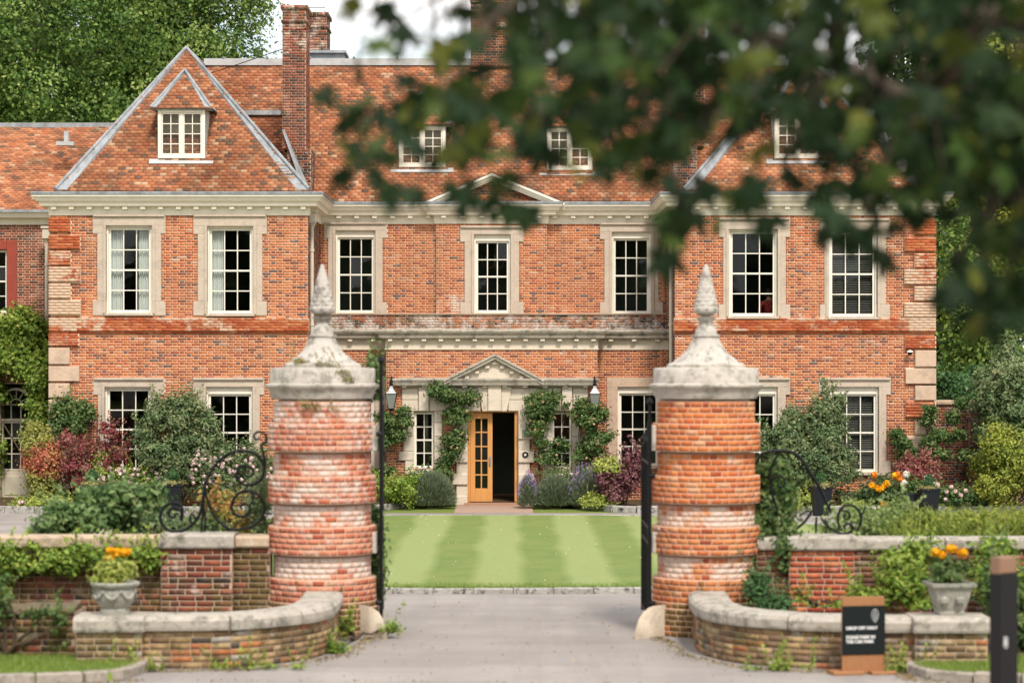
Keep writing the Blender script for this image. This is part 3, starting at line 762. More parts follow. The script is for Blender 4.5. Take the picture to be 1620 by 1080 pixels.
# --- wing fronts
def banded(z0, z1): return lambda s, z, c, hd: [c[0], c[1], c[2]]
for sd_, (x0, x1) in (('l', (XL, XIL)), ('r', (XIR, XR))):
    L_ = x1-x0; hs = [(h[0]-x0, h[1]-x0, h[2], h[3]) for h in hW[sd_]]; cs = [(h[0]-x0, h[1]-x0, h[2], h[3]) for h in cW[sd_]]
    wallmesh(MW, (x0, WY), (1, 0), (0, -1), L_, 0, ZW, hs)
    zb0, zb1 = Z(524, WY), Z(503, WY)
    def colf(s, z, c, hd, L_=L_, sd_=sd_):
        if z < Z(640, WY): c = [c[0]*.85, .15, .35 if z < .7 else .1]
        if hd and random.random() < .25: c = [random.random()*.12, c[1], 0]
        if abs(z-Z(508, WY)) < .25: c = [c[0], .35, 0]
        return c
    # quoin rectangles are skipped by the ordinary bricks
    outer = 0 if sd_ == 'l' else L_
    qs = []
    rows = [(345, 367, 32), (372, 394, 47), (397, 420, 32), (422, 446, 48), (449, 472, 32), (475, 498, 48), (503, 524, 0), (528, 547, 46), (550, 576, 31), (579, 603, 46), (606, 629, 31), (632, 656, 46), (659, 683, 31), (686, 709, 46), (712, 736, 31), (739, 762, 46), (765, 800, 34)]
    for k, (a, b, wpx) in enumerate(rows):
        if not wpx: continue
        if sd_ == 'r': a += 4; b += 4
        w_ = wpx*WY/F; za, zb = Z(b, WY), Z(a, WY)
        za = max(za, 0)
        s0, s1 = (0, w_) if sd_ == 'l' else (L_-w_, L_)
        qs.append((s0, s1, za, zb))
        xa, xb = x0+s0, x0+s1
        if sd_ == 'l': xa -= .035
        else: xb += .035
        q = MB(); brickq = k < 6 or k == 7 or (sd_ == 'r' and k in (11,))
        q.bbox(xa, xb, WY-(.08 if brickq else .085), WY+.25, za, zb, .012)
        qo = q.build('quoin', M['mortar'] if brickq and k < 4 else (M['stone_quoin'] if not brickq else M['mortar']), house)
        if brickq:
            Pq = Pieces(); wash = [0, .05, .4, .8, .9, 1, 0, .4][k] if sd_ == 'l' else [0, .05, .5, .75, .8, .9, 0, .25, 0, 0, 0, .3][k]
            lay(Pq, (xa, WY-.08), (1, 0), (0, -1), xb-xa, za, zb, ch=(zb-za)/5, sl=.235, dep=.0035, bond='run', jt=.002, colf=lambda s, z, c, hd: [c[0], wash+random.uniform(-.1, .1), 0])
            bo = Pq.build('brick', 'brick_facing', M['brick_rubbed'], qo)
    cs2 = cs + qs + [(0, L_, zb0-.05, zb1)]
    lay(HB, (x0, WY), (1, 0), (0, -1), L_, 0, ZW, cs2, colf=colf)
    # string course of rubbed brick with a moulded foot
    P2 = Pieces()
    e0 = -.04 if sd_ == 'l' else -.0; 
    mbs = MB(); mbs.box(x0-.03, x1+.03, WY-.07, WY+.1, zb0, zb1); mbs.box(x0-.02, x1+.02, WY-.045, WY+.1, zb0-.05, zb0)
    so = mbs.build('string_course', M['mortar'], house)
    lay(P2, (x0-.03, WY-.07), (1, 0), (0, -1), L_+.06, zb0, zb1, ch=(zb1-zb0)/5, dep=.0035, bond='run', jt=.002, colf=lambda s, z, c, hd: [c[0], max(0, .55*(math.sin(s*2.3+z*7)*.5+.5)+(.35 if z > zb1-.08 else 0)+(.5 if (s < .7 if sd_ == 'l' else s > L_-.6) else 0)), .25 if z > zb1-.08 else 0])
    lay(P2, (x0-.02, WY-.045), (1, 0), (0, -1), L_+.04, zb0-.05, zb0, ch=.05, dep=.0035, bond='run', jt=.002)
    P2.build('brick', 'brick_facing', M['brick_rubbed'], so)
# --- inner returns of the wings, outer end walls, back
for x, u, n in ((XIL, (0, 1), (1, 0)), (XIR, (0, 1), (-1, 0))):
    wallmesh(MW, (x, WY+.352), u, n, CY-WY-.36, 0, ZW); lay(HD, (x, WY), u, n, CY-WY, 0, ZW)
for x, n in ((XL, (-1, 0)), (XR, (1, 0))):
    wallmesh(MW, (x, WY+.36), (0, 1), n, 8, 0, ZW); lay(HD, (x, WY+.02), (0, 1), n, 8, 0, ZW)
wallmesh(MW, (XL, WY+8.4), (1, 0), (0, -1), XR-XL, 0, ZW)
# --- upper centre
hC = []; cC = []
XB0, XB1 = X(690, CY), X(865, CY)
window((531, 594, 365, 496), (512, 612, 351, 499), CY, holes=hC, cuts=cC, blind=7)
hB = []; cB = []
window((750, 808, 371, 496), (728, 828, 357, 499), BY, holes=hB, cuts=cB, blind=7)
window((968, 1030, 367, 497), (949, 1049, 352, 499), CY, holes=hC, cuts=cC, blind=7)
zc0, zc1 = Z(524, CY), ZW
zlb = Z(498, CY)
for a, b, y, hh, cc in ((XIL, XB0, CY, hC, cC), (XB0, XB1, BY, hB, cB), (XB1, XIR, CY, hC, cC)):
    f = lambda L0: [(h[0]-a, h[1]-a, h[2], h[3]) for h in L0 if a <= h[0] < b]
    wallmesh(MW, (a, y), (1, 0), (0, -1), b-a, 3.9, ZW, f(hh))
    lay(HB, (a, y), (1, 0), (0, -1), b-a, zlb, ZW, f(cc), colf=lambda s, z, c, hd: [c[0], max(0, .78-abs(z-4.95)*.9)*max(0, 1-abs(s-.55)*.9) if y == BY else .12, 0])
# lichened blocking course at the foot of the upper wall
Pl = Pieces(); lo = MB(); lo.box(XIL+.01, XIR-.01, BY-.16, CY+.1, 3.9, zlb-.002); lo.box(XIL+.01, XIR-.01, BY-.2, BY+.0, zlb-.002, zlb+.03)
lb = lo.build('blocking_course', M['mortar_dark'], house)
lay(Pl, (XIL+.01, BY-.16), (1, 0), (0, -1), XIR-XIL-.02, 4.0, zlb-.005, colf=lambda s, z, c, hd: [c[0], .42+.2*abs(math.sin(s*1.3+z*3)), .3])
Pl.build('brick', 'brick_facing', M['lichen_band'], lb)
# --- lower centre: side bays and porch bay
XP0, XP1 = X(611, PY), X(945, PY)
hS = []; cS = []
window((977, 1044, 612, 738), (960, 1063, 597, 744), SY, holes=hS, cuts=cS, blind=7, mstone='stone_quoin', ears=False)
window((528, 593, 612, 738), (512, 611, 597, 744), SY, holes=hS, cuts=cS, blind=7, ears=False)
for a, b in ((XIL, XP0), (XP1, XIR)):
    f = lambda L0: [(h[0]-a, h[1]-a, h[2], h[3]) for h in L0 if a-.2 <= h[0] < b]
    wallmesh(MW, (a, SY), (1, 0), (0, -1), b-a, 0, 4.05, f(hS), .3)
    lay(HB, (a, SY), (1, 0), (0, -1), b-a, 0, Z(553, SY), [(max(0, h[0]), h[1], h[2], h[3]) for h in f(cS)], colf=lambda s, z, c, hd: [c[0]*.8, 0, .25 if z < .7 else 0])
# porch bay wall with door and two side lights
DZ = .06
door = rect(740, 820, 648, 0, PY); door = (door[0], door[1], DZ, Z(648, PY))
swl = rect(654, 687, 651, 742, PY); swr = rect(872, 905, 651, 742, PY)
Lp = XP1-XP0
wallmesh(MW, (XP0, PY), (1, 0), (0, -1), Lp, 0, 4.2, [(h[0]-XP0, h[1]-XP0, h[2], h[3]) for h in (door, swl, swr)], .3)
zfr = Z(553, PY)
lay(HB, (XP0, PY), (1, 0), (0, -1), Lp, 0, zfr, [(h[0]-XP0, h[1]-XP0, h[2], h[3]) for h in (door, swl, swr)] + [(X(636, PY)-XP0, X(930, PY)-XP0, Z(651, PY), Z(597, PY))], colf=lambda s, z, c, hd: [c[0], .3 if z > zfr-.1 else 0, .3 if z < .5 else 0])
for x, n in ((XP0, (-1, 0)), (XP1, (1, 0))):
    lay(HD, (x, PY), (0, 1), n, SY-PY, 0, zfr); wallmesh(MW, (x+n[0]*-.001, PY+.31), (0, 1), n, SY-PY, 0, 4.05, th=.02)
# cornice of the lower centre: sweep of a profile round the porch bay
def sweep(mb, path, prof, closed=False):
    """path of XY points (outside on the right-hand side going +X => -Y), prof of (out, z); mitred"""
    n = len(path); rings = []
    for i, p in enumerate(path):
        p = Vector((*p, 0)); a = Vector((*path[i-1], 0)) if i else None; b = Vector((*path[i+1], 0)) if i < n-1 else None
        d1 = (p-a).normalized() if a else (b-p).normalized(); d2 = (b-p).normalized() if b else d1
        n1 = Vector((d1.y, -d1.x, 0)); n2 = Vector((d2.y, -d2.x, 0)); m_ = n1+n2; m_ = m_/m_.dot(n1)
        rings.append([p+m_*o+Vector((0, 0, z)) for o, z in prof])
    k = len(prof); vs = [v for r in rings for v in r]; fs = []
    for i in range(n-1):
        for j in range(k): fs.append((i*k+j, (i+1)*k+j, (i+1)*k+(j+1) % k, i*k+(j+1) % k))
    fs += [tuple(range(k)), tuple(reversed([len(vs)-k+j for j in range(k)]))]
    return mb.add(vs, fs)
z1_ = Z(522, PY-.3); z2_ = Z(537, PY); z3_ = zfr
path = [(XIL+.01, SY), (XP0, SY), (XP0, PY), (XP1, PY), (XP1, SY), (XIR-.01, SY)]
mb = sweep(MB(), path, [(-.02, z2_), (.05, z2_), (.16, z2_+.03), (.18, z2_+.06), (.18, z2_+.12), (.24, z2_+.15), (.27, z1_-.03), (.27, z1_), (-.1, z1_+.04), (-.1, z2_)])
mb.add([(XIL, SY-.1, z1_+.02), (XIR, SY-.1, z1_+.02), (XIR, CY, z1_+.05), (XIL, CY, z1_+.05)], [(0, 1, 2, 3)])
mb.build('stone_cornice', M['stone_weath'], house)
sweep(MB(), path, [(-.02, z3_), (.035, z3_), (.035, z3_+.03), (.02, z3_+.035), (.02, z2_-.002), (-.02, z2_-.002)]).build('frieze', M['stone_cream'], house)
dm = None
def dentils(x0, x1, y, z0, z1, step, w, d, m, name='modillion'):
    n = max(1, int((x1-x0)/step)); st = (x1-x0)/n
    me = newmesh(name, *(lambda q: (q.v, q.f))(MB().bbox(-w/2, w/2, -d, 0, z0, z1, .006)), m)
    for i in range(n+1): obj(name, me, house, (x0+i*st, y, 0))
dentils(XP0+.1, XP1-.1, PY-.05, z2_-.045, z2_+.005, .4, .11, .11, M['stone_cream'])
dentils(XIL+.3, XP0-.35, SY-.05, z2_-.045, z2_+.005, .4, .11, .11, M['stone_cream'])
dentils(XP1+.35, XIR-.3, SY-.05, z2_-.045, z2_+.005, .4, .11, .11, M['stone_cream'])
# --- main eaves cornice, swept round wings and centre
ep = [(XL, WY+8), (XL, WY), (XIL, WY), (XIL, CY), (XB0, CY), (XB0, BY), (XB1, BY), (XB1, CY), (XIR, CY), (XIR, WY), (XR, WY), (XR, WY+8)]
t_ = ZT
sweep(MB(), ep, [(-.05, t_-.5), (.03, t_-.5), (.05, t_-.42), (.05, t_-.30), (.22, t_-.28), (.24, t_-.2), (.30, t_-.17), (.36, t_-.07), (.385, t_-.065), (.385, t_-.03), (-.05, t_-.03)]).build('cornice', M['cream'], house)
sweep(MB(), ep, [(.20, t_-.028), (.40, t_-.028), (.41, t_+.03), (.385, t_+.045), (.2, t_+.05)]).build('gutter', M['lead'], house)
for a, b, y in ((XL, XIL, WY), (XIR, XR, WY), (XIL+.4, XB0-.1, CY), (XB0+.1, XB1-.1, BY), (XB1+.1, XIR-.4, CY)):
    dentils(a+.1, b-.1, y-.05, t_-.36, t_-.288, .42, .12, .13, M['cream'])
# carved brackets under the cornice at the wing corners, above the downpipes
for x in (X(491, CY-.4), X(1063, CY-.4)):
    pass
# pediment over the centre
Yp = BY-.33
pa, pl, pr_ = P(778, 274, Yp), P(668, 321, Yp), P(893, 321, Yp)
mb = MB()
for s_ in (0, 1):
    e0 = pl if s_ == 0 else pr_
    th = .17
    d_ = (Vector(pa)-Vector(e0)); 
    dn = Vector((d_.z, 0, -d_.x)).normalized()*(1 if s_ == 0 else -1)   # pointing below the rake
    if dn.z > 0: dn = -dn
    cut0 = th/abs(dn.z)
    A0, A1 = Vector(e0), Vector(pa)
    for (o1, o2, yo) in ((0, .06, -.05), (.06, .12, -.0), (.12, .17, .05)):
        c1, c2 = o1/abs(dn.z), o2/abs(dn.z)
        pts = [A0-Vector((0, 0, c1)), A1-Vector((0, 0, c1)), A1-Vector((0, 0, c2)), A0-Vector((0, 0, c2))]
        pts = [Vector((p.x, Yp+yo, p.z)) for p in pts]
        mb.poly(pts if s_ == 0 else pts[::-1], (0, .4-yo, 0))
pd = mb.build('pediment', M['cream'], house)
mbt = MB(); mbt.add([(pl[0]+.3, BY-.05, t_), (pr_[0]-.3, BY-.05, t_), (pa[0], BY-.05, pa[2]-.12)], [(0, 1, 2)]); mbt.build('tympanum', M['mortar_dark'], pd)
Pt = Pieces(); z = t_+.03
while z < pa[2]-.3:
    f_ = (pa[2]-.15-z)/(pa[2]-.15-t_); hw = (pr_[0]-pl[0])/2*f_-.3
    if hw > .15: lay(Pt, (pa[0]-hw, BY-.05), (1, 0), (0, -1), 2*hw, z, z+.065)
    z += .065
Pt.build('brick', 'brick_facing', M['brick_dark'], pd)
mb = MB()   # lead and little roof of the pediment running back into the main slope
for s_, e0 in ((0, pl), (1, pr_)):
    A, B = Vector(e0)+Vector((0, 0, .015)), Vector(pa)+Vector((0, 0, .015)); bk = Vector((0, 2.0, 0))
    mb.add([A+Vector((0, -.06, 0)), B+Vector((0, -.06, 0)), B+bk, A+bk*.1], [(0, 1, 2, 3)])
mb.build('pediment_roof', M['lead'], house)
# frame beads along the centre window break are left to the brick
# --- roofs
TP = Pieces(); UL = MB()
zE = ZT+.05
def plane(o, u, v, poly, holes=()):
    o, u_, v_ = Vector(o), Vector(u).normalized(), Vector(v).normalized()
    tiles(TP, o, u_, v_, poly, holes)
    UL.add([o+u_*s+v_*t-u_.cross(v_)*.01 for s, t in poly], [tuple(range(len(poly)))])
eY = CY-.3; rY = 64.3; zR = Z(101, rY)
msl = Vector((0, rY-eY, zR-zE)); mlen = msl.length
# main slope; dormers leave holes
x0m, x1m = -8.1, 7.2
def st(px, py, o, v, Yg):  # plane coordinates of a point
    pass
dorm = [(630, 706, 200, 266), (864, 938, 200, 270)]
slope = (zR-zE)/(rY-eY)
def yon(zv, y0=eY, z0=zE, s=slope): return y0+(zv-z0)/s
plane((x0m, eY, zE), (1, 0, 0), msl, [(0, 0), (x1m-x0m, 0), (x1m-x0m, mlen), (0, mlen)])
# back slope of main roof (unseen) closes the house
UL.add([(x0m, rY, zR-.02), (x1m, rY, zR-.02), (x1m, rY+4.2, zE), (x0m, rY+4.2, zE)], [(0, 1, 2, 3)])
hips = []
def wingroof(pxa, pya, Ya, xb0, xb1, xe0, xe1):
    yf = WY-.3; ap = Vector((X(pxa, Ya), Ya, Z(pya, Ya)))
    A, B = Vector((xb0, yf, zE)), Vector((xb1, yf, zE))
    fo = Vector((ap.x, yf, zE)); v = ap-fo; ln = v.length
    plane((xb0, yf, zE), (1, 0, 0), v, [(0, 0), (xb1-xb0, 0), (ap.x-xb0, ln)])
    # side slopes: from eave lines back
    for sx, (E, s_) in enumerate(((A, 1), (B, -1))):
        yb = 66.0; hz = ap.z-zE; run = abs(ap.x-E.x)
        if s_ == -1:   # right-hand slope: u runs back (+Y), v up towards the ridge (-x)
            u = Vector((0, 1, 0)); v2 = Vector((ap.x-E.x, 0, hz)); l2 = v2.length
            poly = [(0, 0), (yb-yf, 0), (yb-yf, l2), (Ya-yf, l2)]
            plane(E, u, v2, poly)
        else:
            u = Vector((0, -1, 0)); v2 = Vector((ap.x-E.x, 0, hz)); l2 = v2.length; E2 = Vector((E.x, yb, zE))
            poly = [(0, 0), (yb-yf, 0), (yb-Ya, l2), (0, l2)]
            plane(E2, u, v2, poly)
    # lead hips and ridge
    mbh = MB(); nf = Vector((0, -v.z, v.y)).normalized()
    for E in (A, B):
        d = (ap-E).normalized(); side = d.cross(nf).normalized()
        if (side.x > 0) != (E is A): side = -side
        w_ = .19; p = [E+nf*.055, ap+nf*.055+d*.05, ap+nf*.055+side*w_*.2-d*.25, E+side*w_*1.6+nf*.055-d*0]
        q = [E+nf*.05, ap+nf*.05+Vector((0, 0, .03)), ap+nf*.05-Vector((0, 0, .30)), E+Vector((w_*1.45 if E is A else -w_*1.45, 0, 0))+nf*.05]
        mbh.poly(q if E is A else q[::-1], nf*.02)
        sd2 = Vector((-1 if E is A else 1, 0, .9)).normalized()
        r_ = [E+nf*.05, ap+nf*.05, ap+Vector((0, .28, .03)), E+Vector((0, .28, .0))+sd2*.04]
        mbh.add([*r_], [(0, 1, 2, 3)])
        mbh.tube([E+nf*.06+Vector((0, 0, .03)), ap+nf*.03+Vector((0, 0, .06))], .042, 8)
    mbh.tube([ap+Vector((0, 0, .05)), Vector((ap.x, 66, ap.z+.05))], .05, 8)
    o = mbh.build('lead_hip', M['lead'], house)
    for E in (A, B):   # dark roll beside each hip
        MB().tube([E+Vector((.05 if E is B else -.05, .1, .02)), ap+Vector((0, .12, .05))], .03, 6).build('hip_roll', M['hip_dark'], o)
    return ap, slope_of(v)
def slope_of(v): return v.z/v.y
M['hip_dark'] = paint('dark_lead_roll', (.10, .10, .10), .6)
apL, sL = wingroof(295, 80, 60.7, X(88, 57.7), X(489, 57.7), 0, 0)
apR, sR = wingroof(1270, 84, 60.7, X(1082, 57.7), X(1468, 57.7), 0, 0)
# ridge lead of main roof
mb = MB(); zr = zR
mb.box(apL.x, apR.x, rY-.16, rY+.2, zr-.06, zr+.12); mb.build('ridge_lead', M['lead_pale'], house)
mb = MB(); x = apL.x+.5
while x < apR.x: mb.box(x, x+.05, rY-.18, rY+.2, zr+.12, zr+.165); x += 1.15
mb.build('ridge_clip', M['lead'], house, 'stuff')
o = TP.build('tile', 'tile_covering', M['tile'], house, singles=lambda r: (-abs(r[0][0]-X(290, 58))-abs(r[0][2]-8.0)*1.3 if r[0][1] < 60.5 and r[3][1] < -.3 and r[0][0] < 0 else None))
UL.build('roof', M['underlay'], house)
# --- dormers
def dormer(xc, hw, zs, zt, za, plY, rows, cols=2, cheek='lead', lab=None):
    """casement dormer: xc centre, hw half width of frame, zs sill, zt window head, za apex; plY(z)= roof plane depth"""
    yf = plY(zs)-.05; d = MB(); e = .16
    ah = za-zt; run = (hw+e)*.95
    ya = yf-.1+run; yback = plY(za)+.15
    A, B, ap = Vector((xc-hw-e, yf-.1, zt)), Vector((xc+hw+e, yf-.1, zt)), Vector((xc, ya, za))
    # body: frame, cheeks
    fr = MB(); f = .085
    fr.bbox(xc-hw, xc-hw+f, yf-.02, yf+.12, zs, zt, .01); fr.bbox(xc+hw-f, xc+hw, yf-.02, yf+.12, zs, zt, .01)
    fr.bbox(xc-hw+f, xc+hw-f, yf-.02, yf+.12, zs, zs+f*.9, .01); fr.bbox(xc-hw+f, xc+hw-f, yf-.02, yf+.12, zt-f, zt, .01)
    fr.bbox(xc-.035, xc+.035, yf-.01, yf+.12, zs+f*.9, zt-f, .008)
    do_ = fr.build('dormer', M['cream'], house)
    for a, b in ((xc-hw+f, xc-.035), (xc+.035, xc+hw-f)): sash(do_, a+.003, b-.003, zs+f*.9+.003, zt-f-.003, yf+.05, cols, rows, 'cream', .03, .02, False, 'casement')
    for s_ in (-1, 1):
        ck = MB(); x = xc+s_*hw; pts = [(x, yf, zs-.1), (x, plY(zs-.1)+.2, zs-.1), (x, plY(zt)+.1, zt), (x, yf, zt)]
        ck.poly(pts if s_ > 0 else pts[::-1], (-s_*.03, 0, 0)); ck.build('cheek', M['lead_pale'], do_)
    ck = MB(); ck.box(xc-hw+.04, xc+hw-.04, yf+.5, yf+.52, zs, zt); ck.build('curtain', M['curtain2'], do_)
    sl = MB(); sl.poly([(xc-hw-.2, yf-.14, zs-.13), (xc+hw+.2, yf-.14, zs-.13), (xc+hw+.2, yf+.02, zs-.005), (xc-hw-.2, yf+.02, zs-.005)], (0, .03, -.02)); sl.build('apron', M['lead_pale'], do_)
    T = Pieces()
    v = ap-Vector((xc, A.y, zt)); tiles(T, A, Vector((1, 0, 0)), v, [(0, 0), (B.x-A.x, 0), ((B.x-A.x)/2, v.length)], lift=.015)
    U2 = MB(); U2.add([A, B, ap], [(0, 1, 2)])
    U2.add([A, ap, (xc, yback, za), (A.x, plY(zt)+.1, zt)], [(0, 1, 2, 3)]); U2.add([B, (B.x, plY(zt)+.1, zt), (xc, yback, za), ap], [(0, 1, 2, 3)])
    U2.box(A.x+.01, B.x-.01, A.y+.01, A.y+.4, zt-.02, zt+.0)
    U2.build('dormer_roof', M['lead'], do_)
    T.build('tile', 'tile_covering', M['tile'], do_)
    lh = MB(); nf = Vector((0, -v.z, v.y)).normalized()
    for E, s_ in ((A, 1), (B, -1)):
        q = [E+nf*.05, ap+nf*.05+Vector((0, 0, .05)), ap+nf*.05-Vector((0, 0, .16)), E+Vector((s_*.15, 0, 0))+nf*.05]
        lh.poly(q if s_ > 0 else q[::-1], nf*.015)
        lh.tube([E+nf*.06, ap+nf*.05+Vector((0, 0, .05))], .032, 6)
        lh.add([E+nf*.05, ap+nf*.05, Vector((xc, yback, za+.03)), Vector((E.x-s_*.02, plY(zt)+.1, zt+.03))], [(0, 1, 2, 3)])
    lh.build('lead_hip', M['lead'], do_)
    return do_
M['curtain2'] = paint('dormer_curtain', (.55, .45, .3), .9)
yw = lambda s, : (lambda z: 57.7+(z-zE)/s)
Yd = 58.35
dormer(X(287.5, Yd), 37.5*Yd/F, Z(251, Yd), Z(173, Yd), Z(117, 59.1), yw(sL), 4)
dormer(X(1262, Yd), 37*Yd/F, Z(251, Yd), Z(178, Yd), Z(118, 59.1), yw(sR), 4)
Yd = 61.95
dormer(X(668, Yd), 37*Yd/F, Z(265, Yd), Z(199, Yd), Z(150, 62.6), yon, 4)
dormer(X(901, Yd), 36*Yd/F, Z(270, Yd), Z(202, Yd), Z(150, 62.6), yon, 4)
# --- chimneys
def brickbox(name, x0, x1, y0, y1, z0, z1, m, parent, caps=(), washf=None):
    mb = MB(); mb.box(x0, x1, y0, y1, z0, z1)
    P_ = Pieces(); cf = washf or (lambda s, z, c, hd: c)
    lay(P_, (x0, y0), (1, 0), (0, -1), x1-x0, z0, z1, colf=cf, ch=.068); lay(P_, (x1, y0), (0, 1), (1, 0), y1-y0, z0, z1, colf=cf, ch=.068); lay(P_, (x0, y1), (0, -1), (-1, 0), y1-y0, z0, z1, colf=cf, ch=.068)
    lay(P_, (x1, y1), (-1, 0), (0, 1), x1-x0, z0, z1, colf=cf, ch=.068)
    for (za, zb, ex) in caps:
        mb.box(x0-ex, x1+ex, y0-ex, y1+ex, za, zb)
        lay(P_, (x0-ex, y0-ex), (1, 0), (0, -1), x1-x0+2*ex, za, zb, colf=lambda s, z, c, hd: [c[0]*.7, .4, .42], ch=.068)
        lay(P_, (x1+ex, y0-ex), (0, 1), (1, 0), y1-y0+2*ex, za, zb, colf=lambda s, z, c, hd: [c[0]*.7, .4, .42], ch=.068)
        lay(P_, (x0-ex, y1+ex), (0, -1), (-1, 0), y1-y0+2*ex, za, zb, colf=lambda s, z, c, hd: [c[0]*.7, .4, .42], ch=.068)
    o = mb.build(name, M['mortar_dark'], parent)
    P_.build('brick', 'brick_facing', m, o)
    return o
Yc = 60.6
def chim(pxa, pxb, pya, pyb, Y, d, capz, m='brick_chim', sh=0):
    xa, xb = X(pxa, Y), X(pxb, Y); za, zb = Z(pyb, Y), Z(pya, Y)
    wf = lambda s, z, c, hd: [c[0]*.85, .42 if z > zb-1.2 else .15, .38 if (z > zb-.7 and capz) else (.3 if not capz and z > zb-.25 else .08)]
    return brickbox('chimney', xa, xb, Y, Y+d, za, zb, M[m], house, [(zb-.09, zb+.01, .045), (zb-.42, zb-.36, .035), (zb-.62*1, zb-.56, 0.0)] if capz else (), wf)
chim(447, 484, 9, 236, Yc, 1.1, True)
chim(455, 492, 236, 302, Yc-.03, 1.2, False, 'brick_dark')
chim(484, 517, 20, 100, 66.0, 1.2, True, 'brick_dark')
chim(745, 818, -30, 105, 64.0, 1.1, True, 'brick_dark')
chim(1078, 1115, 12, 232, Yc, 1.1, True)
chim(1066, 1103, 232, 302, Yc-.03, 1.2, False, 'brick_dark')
mb = MB(); mb.box(X(485, 65), X(545, 65), 64.8, 66, Z(100, 65), Z(83, 65)); mb.box(X(480, 65), X(548, 65), 64.7, 66.1, Z(86, 65), Z(83, 65)+.02); mb.build('roof_hatch', M['lead'], house)
mb = MB()
for k in range(0):   # stepped lead flashing against the chimney foot
    zz = Z(232, 60.4)-k*.085; xx = X(449, 60.4)+k*.052
    mb.box(xx-.10, xx+.05, Yc-.06, Yc-.045, zz-.1, zz)
mb.add([P(446, 205, Yc-.08), P(450, 205, Yc-.08), P(490, 300, Yc-.08), P(479, 300, Yc-.2)], [(0, 3, 2, 1)])
mb.build('flashing', M['lead'], house)
# lean-to tiled piece with lead top between hip and chimney
mb = MB(); mb.box(X(383, 60.9), X(446, 60.9), 60.85, 61.6, Z(182, 60.9), Z(175, 60.9)); mb.build('lead_capping', M['lead'], house)
# small lead vent on the side roof, cable to chimney
mb = MB(); mb.box(X(93, 63), X(121, 63), 62.6, 62.9, Z(231, 62.8), Z(225, 62.8)); mb.box(X(104, 63), X(111, 63), 62.75, 62.95, Z(225, 62.8), Z(208, 62.8)); mb.build('roof_vent', M['lead_pale'], house)
MB().tube([P(333, 116, 64), P(380, 101, 63), P(447, 78, 60.7)], .012, 5).build('cable', M['black'], house)
MB().tube([P(487, 10, 66), P(487, 12, 66), P(514, 12, 66), P(514, 20, 66)], .012, 5).build('aerial_bracket', M['black'], house)
# --- side range at the far left
sY = 61.9; zs_ = Z(336, sY-.3); xs0, xs1 = -24, XL-.02
hL = []; cL = []
wx = rect(-8, 11, 395, 496, sY); hL.append(wx)
fd = (X(2, sY), X(48, sY), .03, Z(607, sY)); hL.append(fd)
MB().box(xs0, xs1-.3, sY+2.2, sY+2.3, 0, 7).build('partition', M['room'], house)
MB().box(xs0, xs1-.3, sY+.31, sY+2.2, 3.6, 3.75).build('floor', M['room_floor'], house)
MB().box(xs0-.1, xs0, sY+.01, sY+3.5, 0, 7).build('wall', M['mortar_dark'], house)
ff = lambda L0: [(h[0]-xs0, h[1]-xs0, h[2], h[3]) for h in L0]
wallmesh(MW, (xs0, sY), (1, 0), (0, -1), xs1-xs0, 0, zs_-.3, ff(hL))
HS = Pieces(); lay(HS, (xs0, sY), (1, 0), (0, -1), xs1-xs0, 0, zs_-.3, ff([(X(-30, sY), X(27, sY), Z(500, sY), Z(380, sY)), fd]), colf=lambda s, z, c, hd: [c[0]*.97, 0, 0])
mb = MB(); mb.bbox(X(11, sY), X(27, sY), sY-.04, sY+.1, Z(500, sY), Z(380, sY)); mb.bbox(X(-30, sY), X(11, sY), sY-.04, sY+.1, Z(395, sY)+.002, Z(380, sY)); mb.build('brick_surround', M['red_dress'] if 'red_dress' in M else M['brick_rubbed_flat'] if 'brick_rubbed_flat' in M else paint('red_brick_dressing', (.30, .055, .035), .85, .5), house)
wo_ = MB().box(wx[0], wx[0]+.02, sY+.05, sY+.2, wx[2], wx[3]).build('window', M['cream'], house); sash(wo_, wx[0]+.03, wx[1]-.005, wx[2]+.01, wx[3]-.01, sY+.15, 1, 4)
HS.build('brick', 'side_brickwork', M['brick_chim'], house)
sweep(MB(), [(xs0, sY), (xs1, sY)], [(-.05, zs_-.3), (.05, zs_-.3), (.1, zs_-.16), (.26, zs_-.13), (.32, zs_), (-.05, zs_)]).build('cornice', M['cream'], house)
MB().box(xs0, xs1, sY-.38, sY-.2, zs_+.001, zs_+.07).build('gutter', M['lead'], house)
TS = Pieces(); UL = MB(); TP = TS
v_ = Vector((0, 3.3, Z(203, 65.0)-zs_)); plane((xs0, sY-.3, zs_+.04), (1, 0, 0), v_, [(0, 0), (xs1-xs0+1.5, 0), (xs1-xs0+1.5+2.5, v_.length), (0, v_.length)])
TS.build('tile', 'tile_covering', M['tile'], house); UL.build('roof', M['underlay'], house)
zz = Z(203, 65.0); MB().box(xs0, -8.5, 64.8, 65.2, zz-.02, zz+.13).build('ridge_lead', M['lead'], house)
